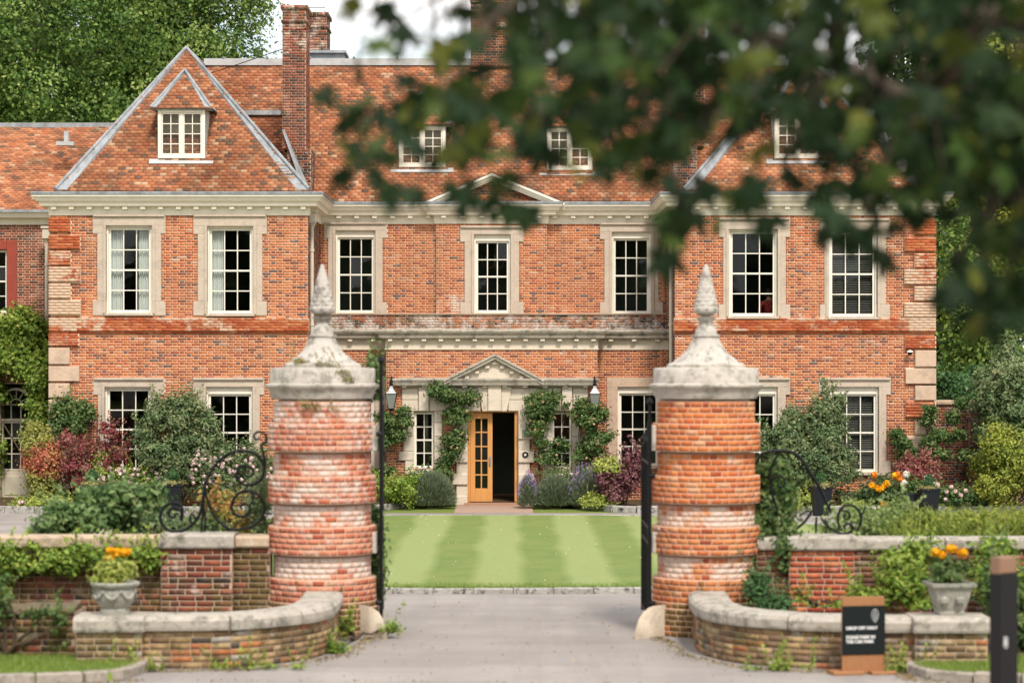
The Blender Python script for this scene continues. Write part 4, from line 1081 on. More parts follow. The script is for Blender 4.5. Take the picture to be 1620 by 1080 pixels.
# French door with arched fanlight
mb = MB(); f0, f1 = fd[0], fd[1]; cx = (f0+f1)/2
zk = Z(665, sY)
zb_ = Z(745, sY)
dr = MB(); dr.bbox(f0-.06, f0, sY-.03, sY+.12, .03, zk); dr.bbox(f1, f1+.06, sY-.03, sY+.12, .03, zk)
dr.bbox(f0, f1, sY+.02, sY+.1, .03, zb_); dr.bbox(f0, f1, sY+.0, sY+.1, zk-.02, zk+.05)
dr.bbox(f0+.08, f1-.08, sY+.0, sY+.02, .12, zb_-.12)
rr_ = (f1-f0)/2+.06; zarc = Z(640, sY); zarc0 = zk+.05
dr.bbox(f0-.06, f0, sY-.03, sY+.12, zk, zarc); dr.bbox(f1, f1+.06, sY-.03, sY+.12, zk, zarc)
for k in range(10):
    a, b = PI*k/10, PI*(k+1)/10
    q = [(cx+math.cos(a)*rr_, sY-.03, zarc+math.sin(a)*rr_), (cx+math.cos(b)*rr_, sY-.03, zarc+math.sin(b)*rr_), (cx+math.cos(b)*(rr_-.06), sY-.03, zarc+math.sin(b)*(rr_-.06)), (cx+math.cos(a)*(rr_-.06), sY-.03, zarc+math.sin(a)*(rr_-.06))]
    dr.poly(q[::-1], (0, .15, 0))
    q = [(cx+math.cos(a)*.16, sY+.03, zarc+math.sin(a)*.16), (cx+math.cos(b)*.16, sY+.03, zarc+math.sin(b)*.16), (cx+math.cos(b)*.13, sY+.03, zarc+math.sin(b)*.13), (cx+math.cos(a)*.13, sY+.03, zarc+math.sin(a)*.13)]
    dr.poly(q[::-1], (0, .05, 0))
for k in range(1, 6):
    a = PI*k/6; dr.tube([(cx+math.cos(a)*.16, sY+.05, zarc+math.sin(a)*.16), (cx+math.cos(a)*(rr_-.05), sY+.05, zarc+math.sin(a)*(rr_-.05))], .016, 4)
for k in range(1, 3): dr.box(f0+(f1-f0)*k/3-.015, f0+(f1-f0)*k/3+.015, sY+.03, sY+.07, zarc0, zarc)
dr.box(f0, f1, sY+.03, sY+.07, zarc-.015, zarc+.015)
gd = dr.build('garden_door', M['cream_door'], house)
sash(gd, f0+.005, f1-.005, zb_+.005, zk-.025, sY+.08, 3, 3, 'cream_door', .04, .03, False, 'door_frame')
mb = MB(); mb.add([(f0-.03, sY+.075, zarc0), (f1+.03, sY+.075, zarc0), (f1+.03, sY+.075, zarc)]+[(cx+math.cos(PI*k/10)*(rr_-.02), sY+.075, zarc+math.sin(PI*k/10)*(rr_-.02)) for k in range(11)]+[(f0-.03, sY+.075, zarc)], [tuple(range(15))]); mb.build('fanlight_glass', M['glass'], gd)
# downpipes with heads
def pipe(pxc, pyt, pyb, Y, w=.045):
    x = X(pxc, Y); mb = MB(); mb.tube([(x, Y, Z(pyb, Y)), (x, Y, Z(pyt+20, Y))], w, 10)
    zt = Z(pyt, Y)
    mb.add(*(lambda q: (q.v, q.f))(MB().bbox(x-.1, x+.1, Y-.12, Y+.08, zt-.26, zt, .015))); mb.bbox(x-.13, x+.13, Y-.15, Y+.09, zt, zt+.06, .01)
    mb.lathe([(.04, zt-.42), (.05, zt-.36), (.095, zt-.262)], x, Y, 10)
    z = zt-.9
    while z > Z(pyb, Y): mb.lathe([(.044, z-.03), (.06, z-.03), (.06, z+.03), (.044, z+.03)], x, Y, 10); z -= 1.8
    return mb.build('downpipe', M['pipe'], house)
pipe(493.5, 337, 800, 58.5); pipe(1061.5, 337, 800, 58.5); pipe(74, 362, 540, 61.4)
# security camera
cz = P(1440, 557, WY-.2); mb = MB(); mb.tube([(cz[0]+.05, WY-.0, cz[2]+.04), (cz[0], WY-.14, cz[2]+.03)], .02, 8); mb.lathe([(.02, cz[2]+.05), (.07, cz[2]+.03), (.075, cz[2]-.0)], cz[0], WY-.16, 14)
so = smooth_by(mb.build('security_camera', M['white'], house)); so['label'] = 'small white dome security camera beside the right quoins'
MB().lathe([(.06, cz[2]-.001), (.05, cz[2]-.05), (.02, cz[2]-.07)], cz[0], WY-.16, 14).build('lens_dome', M['black'], so)
# --- the porch: stone door case
PC = M['stone_cream']
def stb(name, px0, px1, py0, py1, dpt, m=None, y1=None):
    x0, x1, z0, z1 = rect(px0, px1, py0, py1, PY); z0 = max(z0, 0)
    return MB().bbox(x0, x1, PY-dpt, y1 or PY+.03, z0, z1, .012).build(name, m or PC, house)
yb_ = PY+.05
stb('door_jamb', 722, 740, 650, 800, .09); stb('door_jamb', 820, 838, 650, 800, .09)
for a, b in ((716, 740), (820, 845)):
    for t, bt in ((677, 694), (713, 731), (749, 766), (784, 803)):
        stb('stone_block', a, b, t, bt, .14)
# frieze wall of stone over door and windows
for a, b in ((636, 662), (679, 740-18), (722, 760), (804, 838), (838, 888), (906, 930)):
    stb('stone_panel', a+.15, b-.15, 614, 632, .05); stb('stone_panel', a+.15, b-.15, 632.6, 650, .05)
x0, x1 = 760, 772
stb('keystone', 772, 793, 609, 650, .16)
for s_ in (-1, 1):
    c = 782.5
    pts = [(c+s_*10.8, 612), (c+s_*27, 612), (c+s_*19, 650), (c+s_*10.8, 650)]
    q = [P(a, b, PY-.10) for a, b in pts]
    MB().poly(q if s_ < 0 else q[::-1], (0, .12, 0)).build('voussoir', PC, house)
for c in (670.5, 897): stb('keystone', c-8, c+8, 612, 650, .12)
for wn_, w_ in (('l', swl), ('r', swr)):
    c0, c1 = (645, 696) if wn_ == 'l' else (863, 914)
    a0 = 654 if wn_ == 'l' else 872; a1 = 687 if wn_ == 'l' else 905
    for t, bt, ex in ((651, 668, 0), (668.5, 690, 0), (690.5, 713, 3), (713.5, 728, 10), (728.5, 750, 0)):
        stb('stone_block', c0-4-ex, a0, t, bt, .06 if ex < 5 else .075); stb('stone_block', a1, c1+4+ex, t, bt, .06 if ex < 5 else .075)
    stb('sill', a0-4, a1+4, 742, 752, .09)
    wo_ = MB().box(w_[0]+.001, w_[0]+.02, PY+.03, PY+.12, w_[2], w_[3]).build('side_window', M['cream'], house)
    sash(wo_, w_[0]+.02, w_[1]-.01, w_[2]+.01, w_[3]-.01, PY+.12, 2, 4)
# cornice and pediment of the porch
xa, xb = X(637, PY), X(929, PY); za, zb = Z(613, PY), Z(601, PY-.3)
sweep(MB(), [(xa, PY+.02), (xa, PY), (xb, PY), (xb, PY+.02)], [(.0, za), (.06, za), (.08, za+.04), (.24, za+.06), (.26, za+.12), (.3, zb), (.3, zb+.03), (0, zb+.06)]).build('porch_cornice', M['stone_weath'], house)
me = None
dentils(X(640, PY), X(926, PY), PY-.07, za+.0, za+.05, .46, .12, .12, PC)
Yq = PY-.3; A0, A1, A2 = Vector(P(702, 600, Yq)), Vector(P(783, 559, Yq)), Vector(P(860, 600, Yq))
mb = MB()
for s_, e0 in ((0, A0), (1, A2)):
    d_ = A1-e0; dn = Vector((d_.z, 0, -d_.x)).normalized()
    if dn.z > 0: dn = -dn
    for o1, o2, yo in ((0, .05, -.02), (.05, .12, .02), (.12, .17, .1)):
        c1, c2 = o1/abs(dn.z), o2/abs(dn.z); v0 = Vector((0, 0, 1))
        pts = [Vector((p.x, Yq+yo, p.z)) for p in (e0-v0*c1, A1-v0*c1, A1-v0*c2, e0-v0*c2)]
        mb.poly(pts if s_ == 0 else pts[::-1], (0, .32-yo, 0))
pp = mb.build('porch_pediment', M['stone_weath'], house)
MB().add([(A0.x+.1, PY-.12, zb+.02), (A2.x-.1, PY-.12, zb+.02), (A1.x, PY-.12, A1.z-.15)], [(0, 1, 2)]).build('tympanum', PC, pp)
mb = MB()
for s_, e0 in ((1, A0), (-1, A2)):
    for k in range(1, 5):
        p = e0.lerp(A1, k/5.0+.05); mb.box(p.x-.05, p.x+.05, Yq+.1, PY-.13, p.z-.27, p.z-.2)
mb.box(A1.x-.07, A1.x+.07, Yq+.1, PY-.1, A1.z-.26, A1.z-.2)
mb.build('modillion', PC, pp)
# doors: glazed oak leaf closed on the left, right leaf folded back inside, dark hall
dx0, dx1, dz0, dz1 = door; dm_ = X(779, PY)
fr = MB(); fr.bbox(dx0, dx0+.06, PY+.05, PY+.2, dz0, dz1); fr.bbox(dx1-.09, dx1, PY+.05, PY+.2, dz0, dz1); fr.bbox(dx0+.06, dx1-.09, PY+.05, PY+.2, dz1-.07, dz1)
fo = fr.build('door_frame', M['oak'], house)
def leafdoor(x0, x1, y, name):
    mb = MB(); s = .12
    mb.bbox(x0, x0+s, y, y+.05, dz0+.01, dz1-.08, .006); mb.bbox(x1-s, x1, y, y+.05, dz0+.01, dz1-.08, .006)
    mb.bbox(x0+s, x1-s, y, y+.05, dz0+.01, dz0+.34, .006); mb.bbox(x0+s, x1-s, y, y+.05, dz1-.22, dz1-.08, .006)
    a, b, c, e = x0+s, x1-s, dz0+.34, dz1-.22; rh = (e-c-4*.03)/5; cw = (b-a-.03)/2
    mb.box(a+cw, a+cw+.03, y+.006, y+.044, c, e)
    for j in range(1, 5):
        for i in range(2): mb.box(a+i*(cw+.03), a+i*(cw+.03)+cw, y+.006, y+.044, c+j*rh+(j-1)*.03, c+j*(rh+.03))
    o = mb.build(name, M['oak'], house)
    me = pane(cw, rh)
    for i in range(2):
        for j in range(5): put(bpy.data.objects.new('pane', me), o, (a+i*(cw+.03)+cw/2, y+.02, c+j*(rh+.03)+rh/2))
    return o
ld = leafdoor(dx0+.062, dm_, PY+.1, 'door'); ld['label'] = 'glazed oak door leaf standing closed on the left'
mb = MB(); xh = dm_-.06; mb.box(xh-.025, xh+.025, PY+.085, PY+.1, .95, 1.2); mb.tube([(xh, PY+.06, .98), (xh, PY+.05, 1.02), (xh, PY+.05, 1.14), (xh, PY+.06, 1.18)], .012, 6); mb.build('handle', M['lead'], ld)
rd = leafdoor(-.6, 0, 0, 'door'); rd['label'] = 'right oak door leaf folded back into the hall'
rd.rotation_euler = (0, 0, R(-97)); rd.location = Vector((dx1-.1, PY+.12, 0))-off(house)
MB().box(X(735, PY), X(832, PY), PY-.5, PY+.35, .0, DZ).build('doorstep', M['step'] if 'step' in M else paint('red_tile_step', (.36, .2, .13), .8), house)
# plates on the right jamb
MB().box(X(826, PY), X(837, PY), PY-.17, PY-.14, Z(690, PY), Z(679, PY)).build('notice_plate', paint('grey_green_plate', (.22, .25, .2), .5), house)
lo_ = P(831, 719, PY-.15); mb = MB(); mb.tube([(lo_[0]+.055*math.cos(a*PI/10), PY-.15, lo_[2]+.055*math.sin(a*PI/10)) for a in range(21)], .022, 6, False); mb.build('entry_phone', M['black'], house)
MB().tube([(lo_[0], PY-.15, lo_[2]), (lo_[0], PY-.165, lo_[2])], .03, 12).build('bell_push', M['white'], house)
# lanterns on brackets
def lantern(px, py, Y, label):
    x, y, z = P(px, py, Y); t = thing('wall_lantern', (x, y, z), label, 'lantern', 'wall lanterns either side of the porch')
    def fr_(zz): return None
    w1, w0 = .135, .065; zt, zb2 = z+.0, z-.36
    mb = MB()
    for sx, sy in ((-1,-1),(1,-1),(1,1),(-1,1)):
        mb.tube([(x+sx*w0, y+sy*w0, zb2), (x+sx*w1, y+sy*w1, zt)], .009, 4)
    for (w_, zz) in ((w0, zb2), (w1, zt)):
        c = [(x-w_, y-w_, zz), (x+w_, y-w_, zz), (x+w_, y+w_, zz), (x-w_, y+w_, zz), (x-w_, y-w_, zz)]
        for a, b in zip(c, c[1:]): mb.tube([a, b], .011, 4)
    mb.lathe([(.03, zb2-.06), (.06, zb2-.01)], x, y, 8)
    mb.build('frame', M['black'], t)
    g_ = MB()
    for a, b in (((-1,-1),(1,-1)), ((1,-1),(1,1)), ((1,1),(-1,1)), ((-1,1),(-1,-1))):
        g_.add([(x+a[0]*w0, y+a[1]*w0, zb2), (x+b[0]*w0, y+b[1]*w0, zb2), (x+b[0]*w1, y+b[1]*w1, zt), (x+a[0]*w1, y+a[1]*w1, zt)], [(0,1,2,3)])
    g_.build('pane', M['frost'], t)
    MB().lathe([(.15*1.2, zt+.0), (.06, zt+.14), (.05, zt+.19), (.02, zt+.2)], x, y, 4, PI/4).build('hood', M['lead_hood'], t)
    br = MB(); br.tube([(x, y, zt+.18), (x, y, zt+.30), (x, y+.02, zt+.36), (x, y+.1, zt+.42), (x, y+.22, zt+.40), (x, PY+(.01 if abs(px-780) < 165 else .6), zt+.40)], .016, 8)
    br.tube([(x+.03*math.cos(k), y+.0, zt+.30+.05*math.sin(k)) for k in [i*.5 for i in range(14)]], .01, 5)
    br.lathe([(.03, zt+.2), (.05, zt+.23), (.02, zt+.27)], x, y, 8)
    br.build('bracket', M['black'], t)
M['frost'] = paint('lantern_glass', (.20, .21, .20), .12, .15)
M['lead_hood'] = paint('pale_metal_hood', (.38, .39, .40), .35, .25)
lantern(619, 623, PY-.45, 'black wall lantern on scrolled bracket left of the porch door')
lantern(941, 623, PY-.45, 'black wall lantern on scrolled bracket right of the porch door')
# --- put the walls and the bricks in
MW.build('wall', M['mortar'], house)
HB.build('brick', 'brickwork', M['brick'], house, singles=lambda r: (-abs(r[0][0]-X(600, 59))-abs(r[0][2]-Z(400, 61.5))*2 if (r[4][0] > .04 and r[0][1] > 61 and r[0][0] < X(735, 61)) else None))
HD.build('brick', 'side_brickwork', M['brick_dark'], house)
# interior: floors, back wall of the rooms, partition walls
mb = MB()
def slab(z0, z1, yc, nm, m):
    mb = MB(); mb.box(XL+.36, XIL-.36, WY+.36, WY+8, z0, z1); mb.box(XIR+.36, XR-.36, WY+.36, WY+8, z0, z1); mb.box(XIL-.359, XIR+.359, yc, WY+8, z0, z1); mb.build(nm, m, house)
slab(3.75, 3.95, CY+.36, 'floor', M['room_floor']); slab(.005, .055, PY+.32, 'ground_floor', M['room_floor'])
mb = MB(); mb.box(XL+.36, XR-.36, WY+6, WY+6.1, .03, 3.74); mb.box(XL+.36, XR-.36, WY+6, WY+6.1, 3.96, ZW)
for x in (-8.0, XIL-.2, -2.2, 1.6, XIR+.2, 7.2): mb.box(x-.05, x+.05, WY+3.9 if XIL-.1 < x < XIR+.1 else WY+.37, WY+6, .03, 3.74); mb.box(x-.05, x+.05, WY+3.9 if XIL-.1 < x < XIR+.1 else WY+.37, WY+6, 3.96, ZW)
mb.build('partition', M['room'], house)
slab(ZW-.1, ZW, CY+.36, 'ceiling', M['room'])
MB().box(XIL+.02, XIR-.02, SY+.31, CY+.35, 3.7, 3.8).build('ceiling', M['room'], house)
# blinds behind two lower windows

# ------------------------------------------------------------ gate pillars
PYc = 31.0
def zp(py): return Z(py, PYc)
def lay_ring(Pc, cx, cy, r, z0, z1, n, ch=.066, colf=None, depth=.035, jt=.009, ph=0):
    nc = max(1, int(round((z1-z0)/ch))); ch = (z1-z0)/nc
    for i in range(nc):
        z = z0+(i+.5)*ch; a = -PI/2 + ph + (i % 2)*PI/n + i*.013; end = a+2*PI; k = 0
        while a < end-.02:
            w = (1.0 if k % 2 == 0 or (i % 3) else .58)*2*PI/n; w = min(w, end-a)
            am = a+w/2; bul = (w*r)**2/(8*r); rr = r-bul-depth/2+random.uniform(-.0005, .0007)
            col = [random.random(), 0, 0]
            if colf: col = colf(am, z, col)
            Pc.add((cx+rr*math.cos(am), cy+rr*math.sin(am), z), (-math.sin(am), math.cos(am), 0), (0, 0, 1), (math.cos(am), math.sin(am), 0), ((w*r-jt)/2, (ch-jt)/2, depth/2), col, bul)
            a += w; k += 1
bands = [(669, 712), (751, 793), (830, 873), (911, 947)]
def pillar(cxp, matn, label, washy):
    cx = X(cxp, PYc); t = thing('gate_pillar', (cx, PYc, 0), label, 'gate pillar')
    rc, rb = .624, .690
    core = MB(); pr = [(.70, 0), (.70, zp(955)-.01)]
    Pz = Pieces(); wash0 = washy
    def cf(base, moss=0):
        def f(a, z, c):
            nz = .5+.5*math.sin(a*3.1+z*5.3+cxp)*math.cos(z*2.1-a*1.7)
            w = base*(.72+.4*nz)
            m_ = moss*(.6+.5*nz)
            return [c[0], max(0, min(1, w)), max(0, min(1, m_))]
        return f
    # plinth, bands and set-back courses from the ground up
    shadow_grooves = []; zones = [(0.0, zp(956), .725, .1, 1.3)]
    prev = 947
    zones.append((zp(956), zp(947), .70, .1, 1.0))
    seq = bands[::-1]
    for k, (a, b) in enumerate(seq):
        zones.append((zp(b), zp(a), rb, washy[0][k], .55 if k == 0 else (.2 if k == 1 else .05)))
        top = seq[k+1][1] if k+1 < len(seq) else 631
        zones.append((zp(a), zp(top)-.028, rc, washy[1][k], .15 if k == 0 else 0)); shadow_grooves.append((zp(top)-.028, zp(top)))  # groove added below each band so that its shadow line reads dark
    prof = []
    for z0, z1, r, w, ms in zones:
        prof += [(r-.0019, z0), (r-.0019, z1)]
        lay_ring(Pz, cx, PYc, r, z0+.002, z1-.002, 28 if r > .65 else 26, colf=cf(w, ms))
    prof = sorted(prof+[(rc-.07, g0) for g0, g1 in shadow_grooves]+[(rc-.07, g1-.0001) for g0, g1 in shadow_grooves], key=lambda t_: (round(t_[1], 4)))
    core.lathe(prof, cx, PYc, 96)
    co = core.build('core', M['mortar_p'], t)
    Pz.build('brick', 'brickwork', M[matn], t, singles=lambda r: r[3][1]*-1 if abs(r[3][0]) < .85 and r[3][1] < 0 and (r[0][2] > .25) else None)
    # invented grooves in the core give the dark shadow line under each band
    # cap
    pr = [(.60, zp(630)-.002), (.645, zp(630)), (.665, zp(624)), (.68, zp(617)), (.715, zp(613)), (.728, zp(611)), (.728, zp(608)), (.675, zp(606)), (.672, zp(584)), (.66, zp(582)), (.50, zp(581)), (.50, zp(577)), (.455, zp(574))]
    c = MB().lathe(pr, cx, PYc, 48, 0, .006); cp = smooth_by(c.build('capstone', M['stone_cap'], t), 40)
    pr2 = [(.45, zp(575)), (.41, zp(571)), (.36, zp(566)), (.295, zp(560)), (.245, zp(553)), (.21, zp(546)), (.185, zp(540)), (.165, zp(534)), (.18, zp(533)), (.182, zp(530)), (.14, zp(529)), (.142, zp(525)), (.13, zp(521)), (.105, zp(517)), (.078, zp(514)), (.082, zp(510)), (.11, zp(505)), (.135, zp(501))]
    f = MB().lathe(pr2, cx, PYc, 40, 0, .01)
    # carved cone: overlapping scales in tiers
    tiers = 13; zb, zt_ = zp(502), zp(418); vs = []; fs = []; n = 32; rows = 52
    for i in range(rows):
        tt = i/(rows-1); z = zb+(zt_-zb)*tt
        r0 = .16*math.sin(min(1, tt*7)*PI/2)*(1-tt)**.78*1.06+.012
        for k in range(n):
            a = 2*PI*k/n; sc = (tt*tiers) % 1; q = .5+.5*math.cos(8*a+(int(tt*tiers) % 2)*PI)
            vs.append((cx+r0*(1+.13*q*(1-sc)-.06+random.uniform(-.03, .03))*math.cos(a), PYc+r0*(1+.13*q*(1-sc)-.06+random.uniform(-.03, .03))*math.sin(a), z))
    for i in range(rows-1):
        for k in range(n): fs.append((i*n+k, i*n+(k+1) % n, (i+1)*n+(k+1) % n, (i+1)*n+k))
    fs += [tuple(range(n-1, -1, -1)), tuple(len(vs)-n+k for k in range(n))]
    f.add(vs, fs)
    smooth_by(f.build('finial', M['stone_fin'], t), 60)
    return t, cx
M['mortar_p'] = mat('pillar_mortar', _mortar((.68, .46, .33), .3))
plt, cxl = pillar(510, 'brick_pillar_l', 'round rusticated brick gate pillar washed pink and white, moss on its cap, left of the gateway', ((.28, .33, .42, .52), (.8, .76, .6, .62)))
prt, cxr = pillar(1117, 'brick_pillar_r', 'round rusticated brick gate pillar in bright orange brick right of the gateway', ((.28, .3, .25, .1), (.76, .68, .15, .05)))
for par, cx, s_ in ((plt, cxl, 1), (prt, cxr, -1)):      # pale stones let into the side of the bands for the gate hangings
    for a, b in ((672, 712), (840, 873)):
        x0 = cx+s_*.55; MB().bbox(x0, cx+s_*.70, PYc-.22, PYc+.12, zp(b), zp(a), .01).build('hinge_stone', M['stone_cap'], par)

# ------------------------------------------------------------ iron gates, standing open
def gate(hx, hy, ex, ey, ztop, label):
    t = thing('iron_gate', (hx, hy, 0), label, 'gate', None)
    h, e = Vector((hx, hy, 0)), Vector((ex, ey, 0)); d = (e-h); Lg = d.length; d.normalize(); zb = .16
    mb = MB(); mb.tube([h+Vector((0, 0, zb)), h+Vector((0, 0, ztop))], .023, 8); mb.lathe([(.03, ztop), (.05, ztop+.03), (.035, ztop+.07), (.0, ztop+.1)], h.x, h.y, 8)
    mb.tube([e+Vector((0, 0, zb)), e+Vector((0, 0, ztop-.55))], .026, 8); mb.build('stile', M['black'], t)
    mb = MB()
    for z in (zb+.06, 1.15, 1.35, ztop-.75): mb.tube([h+Vector((0, 0, z)), e+Vector((0, 0, z))], .02, 6)
    mb.build('rail', M['black'], t)
    for k in range(1, 13):
        p = h+d*(Lg*k/13); mb = MB(); zt = ztop-.5-.0*k
        mb.tube([p+Vector((0, 0, zb+.06)), p+Vector((0, 0, zt))], .011, 6); mb.lathe([(.011, zt), (.028, zt+.03), (.0, zt+.12)], p.x, p.y, 6); mb.build('bar', M['black'], t)
    mb = MB()
    for k in range(6):
        c = h+d*(Lg*(k+.5)/6)+Vector((0, 0, 1.25)); mb.tube([c+d*(.07*math.cos(a*.5))+Vector((0, 0, .07*math.sin(a*.5))) for a in range(14)], .009, 5, False)
    pts = [h+d*(Lg*k/10)+Vector((0, 0, ztop-.1-.45*math.sin(k/10*PI/2))) for k in range(11)]; mb.tube(pts, .014, 6)
    mb.build('scrollwork', M['black'], t)
    mb = MB()
    for z in (zb+.25, ztop-.9): mb.tube([h+Vector((-.06 if hx < 0 else .06, -.02, z)), h+Vector((0, 0, z))], .035, 6)
    mb.build('hinge', M['black'], t)
gate(X(603, 30.7), 30.7, X(604.5, 32.4), 32.4, Z(574, 30.7), 'black wrought iron gate leaf folded back edge-on beside the left pillar')
gate(X(1028, 30.6), 30.6, X(1017, 32.3), 32.3, Z(640, 30.6)+.0, 'black wrought iron gate leaf folded back edge-on beside the right pillar')

# ------------------------------------------------------------ walls beside the gate
def lay_path(Pc, pts, z0, z1, ch=.072, sl=.225, colf=None, dep=.03, jt=.011, outw=0):
    seq = [Vector((*p, 0)) for p in pts]; cum = [0]
    for a, b in zip(seq, seq[1:]): cum.append(cum[-1]+(b-a).length)
    Lt = cum[-1]
    def at(s):
        s = max(0, min(Lt, s))
        for i in range(len(cum)-1):
            if s <= cum[i+1]+1e-9:
                t = (s-cum[i])/(cum[i+1]-cum[i]); return seq[i].lerp(seq[i+1], t), (seq[i+1]-seq[i]).normalized()
        return seq[-1], (seq[-1]-seq[-2]).normalized()
    nc = max(1, int(round((z1-z0)/ch))); ch = (z1-z0)/nc
    for i in range(nc):
        s = -(i % 2)*sl*.5-random.random()*.03; z = z0+(i+.5)*ch
        while s < Lt:
            w = sl*random.choice((1, 1, .52, 1))*random.uniform(.94, 1.05); p, q = max(0, s), min(Lt, s+w)
            if q-p > .04:
                c, u = at((p+q)/2); n = Vector((u.y, -u.x, 0)); d = dep+random.uniform(-.006, .006)
                col = [random.random(), 0, 0]
                if colf: col = colf((p+q)/2, z, col)
                c = c+n*(.0038-d/2+random.uniform(-.0015, .0015)); u2 = (u+Vector((0, 0, random.uniform(-.015, .015)))).normalized(); v2 = Vector((0, 0, 1)); v2 = (v2-u2*v2.dot(u2)).normalized()
                Pc.add((c.x, c.y, z), u2, v2, u2.cross(v2), ((q-p-jt)/2, (ch-jt)/2, d/2), col)
            s += w
def smoothpath(pts, n=6):
    P_ = [Vector((*p, 0)) if len(p) == 2 else Vector(p) for p in pts]; out = []
    for i in range(len(P_)-1):
        p0, p1, p2, p3 = P_[max(i-1, 0)], P_[i], P_[i+1], P_[min(i+2, len(P_)-1)]
        for k in range(n):
            t = k/n; out.append(.5*((2*p1)+(p2-p0)*t+(2*p0-5*p1+4*p2-p3)*t*t+(3*p1-p0-3*p2+p3)*t**3))
    out.append(P_[-1]); return out
def copings(path, prof, m, parent, L0=.85, gap=.012, name='coping_stone', cycle=None):
    """cut a path into stones, each swept with the profile"""
    seq = [Vector((p[0], p[1], 0)) for p in path]; cum = [0]
    for a, b in zip(seq, seq[1:]): cum.append(cum[-1]+(b-a).length)
    Lt = cum[-1]; s = 0
    while s < Lt-.05:
        l = L0*random.uniform(.85, 1.15); e = min(s+l, Lt)
        if Lt-e < .3: e = Lt
        pts = []; 
        for sv in np.linspace(s+gap/2, e-gap/2, 5):
            for i in range(len(cum)-1):
                if sv <= cum[i+1]: 
                    t = (sv-cum[i])/(cum[i+1]-cum[i]); p = seq[i].lerp(seq[i+1], t); pts.append((p.x, p.y)); break
        dz = random.uniform(-.006, .006); do__ = random.uniform(-.006, .006)
        mb = sweep(MB(), pts, [(o+do__+random.uniform(-.004, .004), z+dz+random.uniform(-.003, .003)) for o, z in prof])
        mb.build(name, m, parent); s = e
def copro(o0, o1, z0, z1, b=.02): # rounded-nose coping profile, outward o1 and inward o0
    return [(o0, z0), (o1-.01, z0), (o1, z0+b), (o1, z1-b*1.6), (o1-b, z1-b*.4), (o1-b*2.5, z1), (o0+b, z1), (o0, z1-b)]
GYf = 30.75
def retaining(pxa, pxb, pier, label, mpier, cm, topy, sidex):
    xa, xb = X(pxa, GYf), X(pxb, GYf); t = thing('boundary_wall', ((xa+xb)/2, GYf, 0), label, 'garden wall')
    zt = Z(topy, GYf); zb = zt-.15
    MB().box(xa, xb, GYf, GYf+.34, -.05, zb).build('wall', M['mortar_dark'], t)
    P_ = Pieces()
    def cf(s, z, c): 
        nz = .5+.5*math.sin(s*1.9+z*3)*math.cos(s*.7); return [c[0], .2+.15*nz, (.55+.25*nz) if sidex < 0 else .4]
    ppx0, ppx1 = X(pier[0], GYf), X(pier[1], GYf)
    lay_path(P_, [(xa, GYf), (ppx0, GYf)], 0, zb-.005, colf=cf); lay_path(P_, [(ppx1, GYf), (xb, GYf)], 0, zb-.005, colf=cf)
    cen = 0
    P_.build('brick', 'brickwork', M['brick_moss'], t, singles=lambda r: -abs(r[0][0]) if r[0][2] > .45 else None, smax=280)
    # pier
    pb = MB().box(ppx0, ppx1, GYf-.12, GYf-.001, -.05, zb-.001).build('pier', M['mortar_p2'], t)
    P2 = Pieces()
    lay_path(P2, [(ppx0, GYf-.12), (ppx1, GYf-.12)], 0, zb-.005, colf=lambda s, z, c: [c[0], .3 if sidex < 0 else .05, (.5 if z < .75 else .3) if sidex < 0 else (.15 if z < .5 else 0)], jt=.013)
    for xs, u, in ((ppx0, (0, -1)), (ppx1, (0, 1))):
        lay_path(P2, [(xs, GYf-.001 if u[1] < 0 else GYf-.12), (xs, GYf-.12 if u[1] < 0 else GYf-.001)], 0, zb-.005, dep=.02)
    P2.build('brick', 'brickwork', M[mpier], pb, singles=lambda r: r[0][2], smax=120)
    copings([(xa, GYf), (ppx0-.03, GYf)], copro(-.38, .05, zb, zt), M[cm], t, 1.25)
    copings([(ppx1+.03, GYf), (xb, GYf)], copro(-.38, .05, zb, zt), M[cm], t, 1.25)
    mb = MB(); w_ = (ppx1-ppx0)/2
    sweep(mb, [(ppx0-.025, GYf), (ppx1+.025, GYf)], copro(-.38, .17, zb+.002, zt+.03)); po = mb.build('coping_stone', M['stone_coping'], t)
    return t, zt
M['mortar_p2'] = mat('pier_mortar', _mortar((.5, .38, .28), .5))
wl, ztl = retaining(-330, 427, (257, 369), 'long mossy brick boundary wall with stone coping left of the left gate pillar', 'brick_moss', 'stone_coping2', 847, -1)
wr, ztr = retaining(1197, 1960, (1247, 1349), 'ivy hung brick boundary wall with stone coping right of the right gate pillar', 'brick_pier_r', 'stone_coping', 850, 1)
